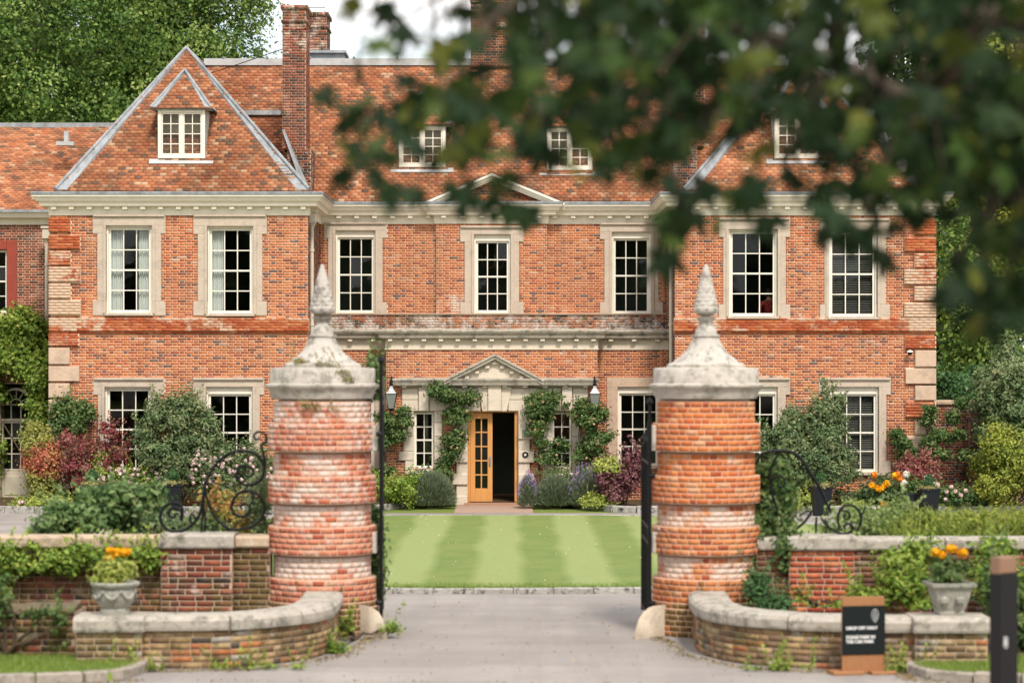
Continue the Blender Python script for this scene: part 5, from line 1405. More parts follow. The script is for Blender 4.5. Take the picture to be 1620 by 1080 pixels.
def lowwall(path, pier, label, extra=None):
    path = [(p.x, p.y) for p in smoothpath(path)]
    mid = path[len(path)//2]; t = thing('low_wall', (mid[0], mid[1], 0), label, 'low wall')
    zc, zt = .43, .595
    sweep(MB(), path, [(-.38, -.02), (0, -.02), (0, zc), (-.38, zc)]).build('wall', M['mortar_dark'], t)
    def cf(s, z, c): nz = .5+.5*math.sin(s*2.7+z*7); return [c[0], .25+.12*nz, .62 if z < .12 else .36+.2*nz]
    P_ = Pieces(); lay_path(P_, path, .0, zc-.002, colf=cf)
    P_.build('brick', 'brickwork', M['brick_low'], t, singles=lambda r: -abs(r[0][2]-.2), smax=240)
    copings(path, copro(-.44, .055, zc+.002, zt, .035), M['stone_coping'], t, .9)
    x0, x1, y = pier
    pb = MB().box(x0, x1, y, y+.5, -.02, zc).build('pier', M['mortar_p2'], t); P2 = Pieces()
    lay_path(P2, [(x0, y), (x1, y)], 0, zc-.002, colf=cf); lay_path(P2, [(x0, y+.5), (x0, y)], 0, zc-.002, colf=cf); lay_path(P2, [(x1, y), (x1, y+.5)], 0, zc-.002, colf=cf)
    P2.build('brick', 'brickwork', M['brick_low'], pb, singles=lambda r: -r[3][1] if r[3][1] < -.5 else None, smax=60)
    mb = MB(); sweep(mb, [(x0-.03, y+.0), (x1+.03, y+.0)], copro(-.54, .06, zc+.003, zt+.008, .03)); mb.build('coping_stone', M['stone_coping'], t)
    return t, zt
l1, zlow = lowwall([(X(224, 27.2), 27.22), (X(350, 27.3), 27.3), (X(440, 27.7), 27.7), (X(500, 28.25), 28.3), (-2.16, 29.0), (-2.15, 29.7), (-2.17, 30.35)], (X(121, 27.1), X(224, 27.1), 27.1), 'low curved wall of mottled yellow brick with stone coping, sweeping to the left gate pillar')
l2, _ = lowwall([(2.27, 30.35), (2.235, 29.6), (2.235, 28.9), (X(1130, 28.1), 28.2), (X(1180, 27.6), 27.65), (X(1260, 27.3), 27.3), (X(1360, 27.15), 27.15), (X(1449, 27.1), 27.12)], (X(1449, 27.0), X(1562, 27.0), 27.0), 'low curved wall of mottled yellow brick with stone coping, sweeping to the right gate pillar')
# older, rougher stretch of wall at far left
ow = thing('old_wall', (-6.5, 27.6, 0), 'old dark rough brick wall with mossy ledge at the far left edge', 'old wall')
MB().box(-12, X(119, 27.6), 27.62, 28.1, -.02, .60).build('wall', M['mortar_dark'], ow)
Po = Pieces(); lay_path(Po, [(-12, 27.62), (X(119, 27.62), 27.62)], 0, .58, colf=lambda s, z, c: [c[0]*.9, .32, .62+.15*math.sin(s*3)], dep=.035)
Po.build('brick', 'brickwork', M['brick_moss'], ow, singles=lambda r: r[0][0], smax=150)
copings([(-12, 27.62), (X(119, 27.62), 27.62)], [(-.5, .585), (.04, .585), (.05, .61), (.0, .64), (-.3, .67), (-.5, .66)], M['brick_ledge'] if 'brick_ledge' in M else stone('mossy_ledge', (.14, .10, .06), .6, moss=.9, sc=3), ow, .5)
# beds between the walls
def bed(name, pts, z): return sheet(name, pts, z, M['soil'])
bed('soil', [(-12, 28.0), (-4.3, 27.6), (-2.9, 28.0), (-2.5, 28.7), (-2.45, 30.4), (-2.9, GYf), (-12, GYf)], .12)
bed('soil', [(5.4, 27.4), (4.5, 27.5), (3.0, 27.7), (2.6, 28.4), (2.6, 30.4), (3.0, GYf), (12, GYf), (12, 27.4)], .12)
# turf verges with stone kerbs at the two bottom corners
def verge(pts, nm, label):
    P_ = [(p.x, p.y) for p in smoothpath(pts, 8)]
    yb = 27.6
    poly = P_+([(-12, yb), (P_[0][0], yb)][::-1] if pts[0][0] < 0 else [(12, yb), (P_[0][0], yb)][::-1][::-1])
    poly = [(P_[0][0], yb)]+P_+[(P_[-1][0], yb)]
    sheet('verge', poly, .09, M['lawn_v'], th=.09)
    t = thing('kerb', (P_[0][0], P_[0][1], 0), label, 'kerb')
    kerbrow(None, P_, False, .17, .008, .115, M['stone_kerb2'], .5, t)
    bl = []
    xs = [p[0] for p in poly]
    while len(bl) < 16000:
        x, y = random.uniform(min(xs), max(xs)), random.uniform(25.2, yb)
        if abs(x) < 6.6 and inpoly((x, y), poly): bl.append((x, y, .088))
    tag(blades('grass', bl, .05, .007, M['blade'], None, 8, .5), nm, 'grass', kind='stuff')
M['stone_kerb2'] = stone('verge_kerb', (.36, .31, .26), .5, dark=(.08, .08, .06), sc=2)
def _lv(g): g.out(g.mix(g.noise(14, 5, .7), (.12, .2, .03), (.26, .34, .07)), .95, None, .1)
M['lawn_v'] = mat('verge_turf', _lv)
verge([(X(222, 27.3), 27.35), (X(218, 26.9), 26.9), (X(195, 26.45), 26.45), (X(140, 26.1), 26.1), (-6.5, 25.75), (-12, 25.6)], 'fresh green turf verge in front of the left low wall', 'curved stone kerb round the left turf verge')
verge([(X(1450, 27.2), 27.3), (X(1446, 26.85), 26.85), (X(1470, 26.4), 26.4), (X(1540, 26.05), 26.05), (6.5, 25.75), (12, 25.6)], 'fresh green turf verge in front of the right low wall', 'curved stone kerb round the right turf verge')
# guard stones against the pillars
def guard(px, py, s_, label):
    Yg = GY(py)-.02; x = X(px, Yg)
    t = MB(); prof = [(0, 0), (.36, 0), (.345, .13), (.30, .24), (.22, .33), (.12, .385), (.03, .40), (0, .39)]
    ang = R(38)*s_
    def w(u, v, z): return (x+(u*math.cos(ang)*s_ + v*math.sin(ang)*s_*0 + v*abs(math.sin(ang))*-s_)*1, Yg - u*abs(math.sin(ang)) + v*-math.cos(ang)*-1, z)
    n = len(prof); vs = []
    for v, sc in ((0, .93), (.035, 1), (.25, 1), (.285, .93)):
        for u, z in prof: vs.append(w(.02+(u-.02)*sc, v, z*(sc if z > .02 else 1)+random.uniform(-.004, .004)))
    fs = []
    for r in range(3):
        for k in range(n): fs.append((r*n+k, r*n+(k+1) % n, (r+1)*n+(k+1) % n, (r+1)*n+k))
    fs += [tuple(range(n-1, -1, -1)), tuple(3*n+k for k in range(n))]
    t.add(vs, fs)
    o = t.build('guard_stone', M['stone_guard'], None, loc=(x, Yg, 0)); smooth_by(o, 50)
    tag(o, label, 'guard stone')
guard(581, 1008, 1, 'rounded pale guard stone at the foot of the left gate pillar')
guard(1036, 1008, -1, 'rounded pale guard stone at the foot of the right gate pillar')
# ------------------------------------------------------------ iron scrolls on the walls
def scroll(ox, oy, sc, lines, label, base):
    Ys = GYf+.17
    t = thing('iron_scroll', P(*base, Ys), label, 'ironwork')
    for k, (r, pts) in enumerate(lines):
        pp = [Vector(P(ox+a/sc, oy+b/sc, Ys)) for a, b in pts]
        sm = smoothpath([tuple(p) for p in pp], 7) if len(pp) > 2 else pp
        n = len(sm); rr = [r*.85*(.55+.45*min(1, 4*min(i, n-1-i)/n+.25)) for i in range(n)]
        MB().tube(sm, rr, 7).build('scroll_bar' if len(pp) > 3 else 'stay', M['black'], t, smooth=True)
    return t
def spiral(cx, cy, r0, r1, a0, a1, n=14): return [(cx+(r0+(r1-r0)*i/(n-1))*math.cos(R(a0+(a1-a0)*i/(n-1))), cy+(r0+(r1-r0)*i/(n-1))*math.sin(R(a0+(a1-a0)*i/(n-1)))) for i in range(n)]
scroll(230, 660, 5.4, [
 (.024, spiral(242, 828, 14, 78, 20, 400, 12)+[(318, 800)]+[(300, 750), (255, 728), (190, 745), (140, 800), (128, 870), (165, 940), (240, 972), (330, 962), (400, 915), (450, 850), (480, 770), (500, 650), (520, 540), (570, 450), (630, 370), (700, 318), (790, 288), (880, 290), (960, 325), (1010, 400), (1012, 470), (985, 530), (930, 568), (860, 575), (805, 545), (782, 490), (800, 435), (850, 410), (905, 430), (922, 475), (890, 505), (855, 495), (848, 470), (862, 458)]),
 (.022, [(505, 540), (510, 620), (535, 720), (580, 830), (650, 910), (750, 960), (850, 948), (940, 912), (1000, 845), (1018, 760), (985, 680), (915, 632), (830, 632), (765, 680), (735, 760), (765, 825), (830, 845), (885, 810), (890, 760), (850, 735), (815, 755), (825, 785)]),
 (.018, [(1010, 480), (1025, 400), (1005, 300), (995, 235), (1030, 205), (1030, 160), (1000, 130), (955, 125), (928, 155), (940, 188), (970, 185), (968, 165)]),
 (.016, [(480, 1000), (482, 900), (495, 790), (505, 640)]),
 (.014, [(388, 905), (382, 860), (395, 820), (420, 850), (430, 905)]),
 (.014, [(700, 580), (600, 560), (545, 500)]), (.013, [(640, 790), (600, 800), (565, 760)]), (.013, [(905, 640), (920, 700), (890, 760)]), (.013, [(520, 640), (450, 655), (405, 670)]),
 (.016, [(1015, 820), (1050, 822), (1085, 822)]), (.016, [(505, 980), (512, 880), (505, 780)]), (.014, [(705, 975), (690, 930), (650, 900)])],
 'black wrought iron scroll with double volutes on the wall left of the left pillar', (335, 845))
scroll(1190, 680, 5.4, [
 (.026, [(30, 300), (70, 220), (130, 190), (210, 178), (300, 180), (370, 205), (430, 260), (480, 340), (540, 430), (590, 520), (630, 610), (672, 705)]),
 (.020, [(520, 680), (480, 740), (430, 800), (350, 860), (280, 885)]), (.020, [(585, 740), (620, 795), (670, 840), (740, 878), (800, 885), (850, 860), (852, 815), (815, 800), (785, 820), (800, 845)]),
 (.020, [(752, 850), (735, 790), (738, 715), (775, 655), (840, 640), (895, 670), (930, 735), (920, 810), (895, 862)]), (.016, [(760, 690), (800, 690), (832, 715), (825, 755), (790, 755), (785, 725), (800, 718)]),
 (.016, [(965, 645), (950, 700), (915, 740)]), (.018, [(545, 880), (545, 820), (548, 740)]), (.016, [(180, 560), (160, 470), (200, 400), (260, 400), (280, 460), (240, 490), (215, 460)]), (.02, [(250, 880), (240, 760), (200, 640), (170, 540), (150, 380), (180, 280), (230, 200)]),
 (.014, [(400, 740), (450, 700), (500, 690)])],
 'arched black iron scroll half lost in ivy right of the right pillar', (1290, 848))
# ------------------------------------------------------------ urns with marigolds
def urn(px, py, w, square, label):
    y = 27.38; x, _, z = P(px, py, y); z = zlow+.008
    t = thing('stone_urn', (x, y, z), label, 'urn')
    if square:
        pr = [(.15, z), (.155, z+.03), (.14, z+.045), (.165, z+.10), (.195, z+.20), (.215, z+.28), (.235, z+.31), (.262, z+.325), (.268, z+.36), (.235, z+.365), (.22, z+.33)]
        o = MB().lathe(pr, x, y, 4, PI/4+R(4), .003)
        # four-sided: radius is to the corner
        o.v = [(x+(v[0]-x)*1.34, y+(v[1]-y)*1.34, v[2]) for v in o.v]
        b = o.build('bowl', M['stone_urn'], t)
        mb = MB()
        for s_ in (-1, 1): mb.lathe([(.0, z+.11), (.05, z+.15), (.055, z+.19), (.0, z+.23)], x+s_*.09, y-.195, 10)
        mb.build('carving', M['stone_urn'], t)
    else:
        pr = [(.165, z), (.17, z+.05), (.15, z+.07), (.165, z+.09), (.20, z+.13), (.225, z+.2), (.235, z+.27), (.225, z+.295), (.25, z+.31), (.275, z+.33), (.28, z+.355), (.255, z+.37), (.235, z+.36), (.22, z+.32)]
        b = smooth_by(MB().lathe(pr, x, y, 36, 0, .003).build('bowl', M['stone_urn'], t), 40)
        mb = MB()
        for k in range(7):   # swags and knobs carved in relief
            a0 = 2*PI*k/7-PI/2; mb.tube([(x+.232*math.cos(a0+q*.12), y+.232*math.sin(a0+q*.12), z+.25-.06*math.sin(PI*(q+3)/6)) for q in range(-3, 4)], [.012, .02, .026, .028, .026, .02, .012], 6)
            mb.lathe([(0, z+.24), (.022, z+.25), (.022, z+.28), (0, z+.29)], x+.238*math.cos(a0+.45), y+.238*math.sin(a0+.45), 8)
        mb.build('carving', M['stone_urn'], t, smooth=True)
    MB().lathe([(.0, z+.33), (.22, z+.34)], x, y, 16).build('soil', M['soil'], t)
    return x, y, z
def marigold(x, y, z, heads, blobs_, label, pal, seed):
    t = thing('marigold_plant', (x, y, z+.34), label, 'flowers')
    foliage('foliage', blobs_, 90, 11, .035, .075, M[pal], t, seed, .42, .2, z+.33)
    mb = MB()
    for hx, hz in heads: mb.tube([(x+(hx-x)*.2, y, z+.34), (hx, y-.03, hz-.02)], .007, 5)
    mb.build('stem', M['leaf_stalk'], t)
    rs = np.random.RandomState(seed)
    for i, (hx, hz) in enumerate(heads):
        n = 170; d = rs.normal(size=(n, 3)); d /= np.linalg.norm(d, axis=1)[:, None]; r = .062 if i < 3 else .045
        C = np.array([hx, y-.03-.02*(i % 2), hz])+d*np.array([1, 1, .8])*r*(.55+.45*rs.rand(n))[:, None]
        obj('flower_head', leafmesh('flower_head', C, d+rs.normal(size=(n, 3))*.5, .04, .7, M['fl_yellow'], np.stack([rs.rand(n)]*3, 1)), t)
M['leaf_stalk'] = paint('green_stalk', (.12, .2, .05), .7)
x, y, z = urn(182, 977, .54, False, 'round carved stone urn on the end pier of the left low wall')
hp = lambda a, b: (X(a, y), Z(b, y))
marigold(x, y, z, [hp(173, 883), hp(199, 872), hp(186, 873), hp(176, 870), hp(191, 922)], [(x, y, z+.48, .2, .17, .13), (x-.1, y-.08, z+.42, .18, .1, .1), (x+.08, y-.05, z+.5, .15, .1, .12)], 'yellow marigolds and pale leaves planted in the left urn', 'leaf_lime', 71)
x, y, z = urn(1502, 974, .54, True, 'square tapered stone urn on the end pier of the right low wall')
marigold(x, y, z, [hp(1481, 873), hp(1504, 867), hp(1521, 874), hp(1489, 877)], [(x, y, z+.5, .22, .17, .17), (x-.05, y-.08, z+.42, .2, .1, .1)], 'orange marigolds over dark green leaves planted in the right urn', 'leaf_rose', 72)
# ------------------------------------------------------------ signs
def textobj(txt, size, parent, loc, rot, m, name='lettering', ext=.0012, sp=1.05):
    c = bpy.data.curves.new(name, 'FONT'); c.body = txt; c.size = size; c.extrude = ext; c.space_line = sp; c.materials.append(m); c.space_character = 1.0; c.offset = .0014
    o = bpy.data.objects.new(name, c); o.rotation_euler = rot; 
    me = bpy.data.meshes.new_from_object(o); me.name = name; bpy.data.objects.remove(o)
    o = bpy.data.objects.new(name, me); o.rotation_euler = rot; COL.objects.link(o); o.parent = parent; o.location = loc; return o
M['letter'] = paint('white_lettering', (.8, .8, .78), .5, 0)
M['board'] = paint('black_sign_board', (.006, .010, .010), .6, 0, .2)
# pavement board: slightly turned
Ya = 26.75; sx = X(1366, Ya); yaw = R(11)
t = thing('pavement_sign', (sx, Ya, 0), 'wooden pavement board with black panel reading drop off only, before the low wall', 'sign')
t.rotation_euler = (0, 0, yaw)
W2, H2 = .245, .86; la = .07
def loc_mb(): return MB()
mb = MB().bbox(-W2, W2, 0, .03, .0, H2, .004)
po = bpy.data.objects.new('post_panel', newmesh('post_panel', mb.v, mb.f, M['sign_wood'])); COL.objects.link(po); po.parent = t
mb = MB().bbox(-W2-.004, W2+.004, -.012, -.001, .22, H2-.10, .003); po = bpy.data.objects.new('panel', newmesh('panel', mb.v, mb.f, M['board'])); COL.objects.link(po); po.parent = t
textobj('DROP OFF ONLY', .047, t, (-W2+.04, -.014, .50), (R(90), 0, 0), M['letter'])
textobj('PLEASE PARK IN\nTHE CAR PARK', .047, t, (-W2+.04, -.014, .40), (R(90), 0, 0), M['letter'])
mb = MB()   # small emblem: a cone of overlapping petals in an oval
for rr, n, zz in ((.0, 1, .052), (.02, 2, .03), (.028, 3, .008), (.024, 3, -.014), (.014, 2, -.034), (0, 1, -.05)):
    for k in range(n):
        xx = (k-(n-1)/2)*.0175
        mb.tube([(.13+xx-.006, -.0145, .655+zz+.008), (.13+xx, -.0145, .655+zz-.006), (.13+xx+.006, -.0145, .655+zz+.008)], .0026, 4)
mb.tube([(.13+.038*math.cos(a*.2618), -.0145, .655+.066*math.sin(a*.2618)) for a in range(25)], .0022, 4, False)
mb.tube([(.13, -.0145, .587), (.13, -.0145, .572)], .003, 4)
eo = bpy.data.objects.new('emblem', newmesh('emblem', mb.v, mb.f, M['letter'])); COL.objects.link(eo); eo.parent = t
mb = MB(); mb.bbox(-W2-.13, -.02, -.09, .16, 0, .045, .01); mb.bbox(.06, W2+.1, -.12, .15, 0, .04, .01)
fo = bpy.data.objects.new('foot', newmesh('foot', mb.v, mb.f, M['sign_wood'])); COL.objects.link(fo); fo.parent = t
mb = MB().bbox(-W2, W2, .12, .15, 0, .10, .004)
# totem
Yt = 21.5; tx = X(1583, Yt); tz = Z(880, Yt)
t = thing('totem_sign', (tx, Yt, 0), 'tall black totem sign with pale wooden top at the right edge, nearest the viewer', 'sign'); t.rotation_euler = (0, 0, R(36))
def child(name, mb, m):
    o = bpy.data.objects.new(name, newmesh(name, mb.v, mb.f, m)); COL.objects.link(o); o.parent = t; return o
child('post', MB().bbox(-.075, .16, -.06, .06, 0, tz-.15, .005), M['totem'] if 'totem' in M else paint('totem_black', (.008, .007, .008), .3, 0, .35))
child('cap', MB().bbox(-.07, .155, -.055, .055, tz-.149, tz, .01), paint('oiled_oak_cap', (.25, .14, .085), .5, .2))
mb = MB(); mb.add([(.161, -.05, .2), (.161, .05, .2), (.161, .05, tz-.2), (.161, -.05, tz-.2)], [(0, 1, 2, 3)])
el = MB()
for k in range(3): el.tube([(0+.022*math.cos(a*.4), -.062, .93+k*.028+.02*math.sin(a*.4)) for a in range(16)], .004, 4, False)
child('emblem', el, M['letter'])

# ------------------------------------------------------------ planters on the forecourt
def planter(px, py0, py1, w0, w1, label, ball=True, seed=0):
    Yp_ = 55.2; x = X(px, Yp_); zt = Z(py0, Yp_); t = thing('planter', (x, Yp_, .03), label, 'planter')
    a, b = w0*Yp_/F/2, w1*Yp_/F/2
    mb = MB().lathe([(b, .0), (b*1.0, .02), (a, zt-.05), (a*1.07, zt-.05), (a*1.07, zt), (a*.92, zt), (a*.9, zt-.08)], x, Yp_, 4, PI/4+R(8))
    mb.v = [(x+(v[0]-x)*1.34, Yp_+(v[1]-Yp_)*1.34, v[2]) for v in mb.v]
    mb.build('pot', M['black_matt'], t)
    foliage('moss', [(x, Yp_, zt+.02, a*1.15, a*1.15, .05)], 60, 14, .04, .05, M['leaf_gold2'], t, seed, .6, .3, zt-.04)
    return x, Yp_, zt
M['leaf_gold2'] = leafmat('dry_moss', [(.16, .15, .05), (.3, .27, .1), (.4, .36, .16)])
def topiary(x, y, z, h, label, seed):
    t = thing('topiary_plant', (x, y, z), label, 'plant')
    foliage('foliage', [(x, y, z+h*.4, .13, .13, h*.45), (x, y, z+h*.75, .08, .08, h*.3)], 120, 14, .03, .045, M['leaf_conifer'], t, seed, .35, .3, z)
    MB().tube([(x, y, z-.02), (x, y, z+h*.6)], .012, 5).build('stem', M['stem'], t)
for k, (px, a, b, w0, w1, lab, tl) in enumerate([
  (273, 765, 812, 32, 21, 'tapered black planter behind the left iron scroll', 'small clipped conifer in the planter behind the left scroll'),
  (146, 766, 812, 32, 21, 'tapered black planter half hidden by the vine near the burgundy maple', 'small clipped conifer in the planter near the burgundy maple'),
  (1299, 769, 818, 31, 22, 'tapered black planter behind the right iron scroll', 'small clipped conifer in the planter behind the right scroll'),
  (1469, 772, 818, 31, 23, 'tapered black planter in front of the right hand burgundy maple', 'small clipped conifer in the planter by the right burgundy maple')]):
    x, y, z = planter(px, a, b, w0, w1, lab, seed=200+k); topiary(x, y, z, .34, tl, 220+k)
x, y, z = P(1441, 780, 55.6); t = thing('plant_stand', (x, y, 0), 'black square plant stand on thin legs beside the right planter', 'plant stand')
MB().bbox(x-.13, x+.13, y-.13, y+.13, z-.24, z, .01).build('box', M['black_matt'], t)
for a, b in ((-1,-1),(1,-1),(1,1),(-1,1)): MB().box(x+a*.12-.01, x+a*.12+.01, y+b*.12-.01, y+b*.12+.01, 0, z-.24).build('leg', M['black'], t)
# kerbs and soil of the flower beds along the house
bed('flower_bed', [(-16, 56.35), (XP0-.3, 56.35), (XP0+.55, 58.6), (X(722, PY), 58.7), (X(722, PY), PY), (-16, 61.8)], .10)
bed('flower_bed', [(16, 56.35), (XP1+.4, 56.35), (XP1-.5, 58.6), (X(840, PY), 58.7), (X(840, PY), PY), (16, 62)], .10)
bk = thing('bed_kerb', (-8, 56.3, 0), 'rough stone kerb along the flower bed left of the porch', 'kerb')
kerbrow(None, [(-16, 56.3), (XP0-.3, 56.3), (XP0+.55, 58.5)], False, .16, .004, .16, M['stone_kerb'], .7, bk)
bk = thing('bed_kerb', (8, 56.3, 0), 'rough stone kerb along the flower bed right of the porch', 'kerb')
kerbrow(None, [(XP1-.55, 58.5), (XP1+.4, 56.3), (16, 56.3)], False, .16, .004, .16, M['stone_kerb'], .7, bk)
sheet('path', [(X(722, 58.6), 56.2), (X(842, 58.6), 56.2), (X(842, 58.6), PY), (X(722, 58.6), PY)], .02, paint('brick_path', (.36, .24, .18), .9, .5), th=.016)
# ------------------------------------------------------------ climbers, shrubs and flowers against the house
B = blob
def keep_above(pxf):  # helper for masks in world space
    return None
shrub('creeper', 'bright green creeper smothering the wall above the garden door at far left', 'creeper',
      [B(-70, 30, 500, 610, 61.4, .35), B(10, 76, 486, 600, 61.2, .45), B(54, 86, 560, 650, 60.6, .4), B(50, 80, 630, 700, 60.6, .3), B(-90, 4, 590, 640, 61.5, .25), B(-60, -4, 600, 800, 61.5, .25)],
      1500, 26, .13, .10, M['leaf_creeper'], 31, asp=.8, shell=.3, base=(X(72, 61), 61, .1), nst=1)
shrub('vine', 'thin green climber on the stone quoins left of the lower left window', 'climber', [B(84, 112, 628, 700, 57.7, .15), B(108, 150, 632, 668, 57.7, .2), B(112, 132, 655, 700, 57.7, .2)], 170, 20, .10, .095, M['leaf_rose'], 32, base=(X(110, 57.6), 57.6, .1))
t = shrub('nandina_bush', 'yellow and orange-red leaved bush beside the garden door', 'bush', [B(40, 84, 668, 725, 57.1, .4), B(44, 96, 745, 792, 57.0, .4)], 330, 24, .10, .075, M['leaf_gold'], 33, base=(X(70, 57), 57, .1))
foliage('orange_foliage', [B(38, 100, 698, 760, 56.9, .4)], 220, 22, .09, .07, M['leaf_orange'], t, 34)
shrub('burgundy_maple', 'burgundy leaved maple bush in front of the lower left window', 'bush', [B(92, 165, 680, 762, 57.0, .5), B(140, 205, 668, 745, 56.9, .5), B(96, 130, 720, 775, 56.9, .4)], 300, 22, .08, .07, M['leaf_red'], 35, base=(X(140, 57), 57, .1), nst=8)
shrub('tall_shrub', 'tall glossy green shrub between the two lower left windows', 'shrub', [B(228, 335, 655, 780, 56.9, .75), B(238, 300, 622, 700, 57.0, .5), B(262, 330, 625, 720, 57.0, .5), B(215, 262, 660, 735, 56.9, .4), B(310, 352, 690, 790, 56.8, .4)], 1150, 26, .10, .085, M['leaf_shrub'], 36, asp=.5, base=(X(285, 57), 57, .1), nst=10)
shrub('tall_shrub', 'tall arching green shrub between the two lower right windows', 'shrub', [B(1215, 1335, 670, 790, 56.9, .75), B(1232, 1325, 640, 720, 57.0, .5), B(1205, 1260, 660, 745, 56.9, .4), B(1270, 1352, 690, 780, 56.8, .5), B(1285, 1312, 612, 680, 57, .2), B(1318, 1336, 625, 700, 57, .15)], 1250, 26, .10, .085, M['leaf_shrub'], 37, asp=.5, base=(X(1280, 57), 57, .1), nst=12)
def rosebed(px0, px1, py0, py1, Y, pal, fl, nfl, label, cat, seed, nc=260, sz=.07, fs=.08, nm='rose_bush'):
    bl = [B(px0+(px1-px0)*k/4, px0+(px1-px0)*(k+1.3)/4, py0+random.uniform(0, 12), py1, Y, .4) for k in range(4)]
    t = shrub(nm, label, cat, bl, nc, 22, .10, sz, M[pal], seed, base=(X((px0+px1)/2, Y), Y, .1))
    if fl:
        rs = random.Random(seed); pts = []
        for _ in range(nfl):
            b = bl[rs.randrange(4)]; d = Vector((rs.uniform(-1, 1), -rs.uniform(.3, 1), rs.uniform(-.3, 1))).normalized(); pts.append((b[0]+d.x*b[3]*.95, b[1]+d.y*b[4]-.05, b[2]+d.z*b[5]*.95))
        flowers('flower', pts, fs, M[fl], t, 11, seed)
    return t
rosebed(150, 258, 722, 800, 56.8, 'leaf_creeper', 'fl_pink', 70, 'pale pink roses in the bed below the lower left window', 'roses', 41)
rosebed(300, 432, 700, 800, 56.6, 'leaf_shrub', 'fl_pink', 95, 'pink and white roses in the bed left of the left pillar', 'roses', 42, 420)
rosebed(28, 135, 780, 803, 56.6, 'leaf_lime', 'fl_pink', 16, 'low lime green bedding with pink flowers below the nandina bush', 'bedding plants', 43, 150, .08)
rosebed(590, 650, 745, 800, 57.6, 'leaf_creeper', None, 0, 'fresh green perennials behind the gate, left of the lavender', 'perennials', 44, 200)
def lavender(px0, px1, py0, py1, Y, label, seed, pal='leaf_grey', spikes=0, n=9000):
    b = B(px0, px1, py0-(py1-py0), py1, Y, .5); x, y, z, rx, ry, rz = b; z = .1; rz = Z(py0, Y)-.1
    t = thing('lavender', (x, y, .1), label, 'lavender'); rs = np.random.RandomState(seed)
    d = rs.normal(size=(n, 3)); d[:, 2] = np.abs(d[:, 2]); d /= np.linalg.norm(d, axis=1)[:, None]; r = .35+.65*rs.rand(n)**.5
    C = np.array([x, y, z])+d*np.array([rx, ry, rz])*r[:, None]
    nn = np.cross(d, rs.normal(size=(n, 3)))
    # slim upright leaves
    V = d+np.array([0, 0, .5])+rs.normal(size=(n, 3))*.25; V /= np.linalg.norm(V, axis=1)[:, None]; S = np.cross(V, rs.normal(size=(n, 3))); S /= np.linalg.norm(S, axis=1)[:, None]
    L_ = (.05+.06*rs.rand(n))[:, None]; vv = np.stack([C-V*L_, C+S*.007, C+V*L_, C-S*.007], 1).reshape(-1, 3)
    Fq = (np.array([(0, 1, 2, 3)])[None]+(np.arange(n)*4)[:, None, None]).reshape(-1, 4)
    obj('foliage', newmesh('foliage', vv, Fq, M[pal], np.repeat(np.stack([rs.rand(n), rs.rand(n), rs.rand(n)], 1), 4, 0)), t)
    if spikes:
        pts = []; rs2 = random.Random(seed)
        for _ in range(spikes):
            a = rs2.uniform(-1.1, 1.1); q = rs2.uniform(.75, 1.25); bx, bz = x+rx*math.sin(a)*q, z+rz*math.cos(a)*q
            for k in range(5): pts.append((bx+k*.01*a, y-.2*rs2.random()-.1, max(.15, bz-k*.03)))
        flowers('flower', pts, .03, M['fl_purple'], t, 4, seed)
lavender(648, 722, 745, 806, 58.0, 'rounded grey green lavender mound left of the doorstep', 51)
lavender(842, 912, 752, 806, 58.0, 'rounded grey green lavender mound right of the doorstep', 52)
lavender(820, 850, 752, 803, 57.9, 'violet flowered catmint spilling beside the right door jamb', 53, 'leaf_grey', 55, 2500)
lavender(898, 965, 742, 803, 57.8, 'silver stemmed russian sage with violet spikes right of the lavender', 54, 'leaf_grey', 110, 4500)
rosebed(925, 975, 780, 803, 57.2, 'leaf_lime', None, 0, 'low lime green clump at the bed edge right of the porch', 'perennials', 55, 80)
t = shrub('smoke_bush', 'dark purple leaved smoke bush under the lower window right of the porch', 'bush', [B(945, 1014, 735, 795, 57.2, .5), B(985, 1018, 712, 780, 57.2, .4), B(955, 985, 728, 760, 57.2, .3)], 420, 24, .09, .07, M['leaf_purple'], 56, base=(X(985, 57.2), 57.2, .1), nst=8)
foliage('young_foliage', [B(940, 985, 722, 755, 57.0, .3)], 80, 20, .08, .07, M['leaf_lime'], t, 57)
def climber(pathpx, Y, wid, label, seed, nfl=0, pal='leaf_rose', dens=1.0, base=None):
    """a climbing rose: woody stem with leaf clumps along it"""
    pts = [Vector(P(a, b, Y+random.uniform(-.05, .05))) for a, b, _ in pathpx]
    t = thing('climbing_rose', (pts[0].x, Y, .1), label, 'climbing rose')
    sm = smoothpath([tuple(p) for p in pts], 6)
    n = len(sm); MB().tube(sm, [.022*(1-.7*i/n) for i in range(n)], 6).build('stem', M['stem'], t)
    MB().tube([p+Vector((.05*math.sin(i*.9), -.04, 0)) for i, p in enumerate(sm[:n*2//3])], .012, 5).build('stem', M['stem'], t)
    bl = []
    for (a, b, w) in pathpx[1:]:
        if w: bl.append(B(a-w*.82, a+w*.82, b-w*.78, b+w*.78, Y-.12, .22))
    bl = rough(bl, seed, 7, .7)
    foliage('foliage', bl, int(34*len(pathpx)*dens*.8), 24, .075, .08, M[pal], t, seed, .6, .25)
    if nfl:
        rs = random.Random(seed); f = []
        for _ in range(nfl):
            b = rs.choice(bl); f.append((b[0]+rs.uniform(-1, 1)*b[3], b[1]-.3, b[2]+rs.uniform(-1, 1)*b[5]))
        flowers('flower', f, .055, M['fl_orange2'], t, 7, seed)
M['fl_orange2'] = flowermat('faded_rose', [(.6, .3, .2), (.7, .5, .35)])
climber([(618, 795, 0), (612, 745, 9), (606, 700, 16), (615, 672, 18), (640, 668, 15), (628, 690, 14), (605, 660, 12), (640, 650, 8)], PY-.3, 0, 'climbing rose on the brick left of the left side window', 61)
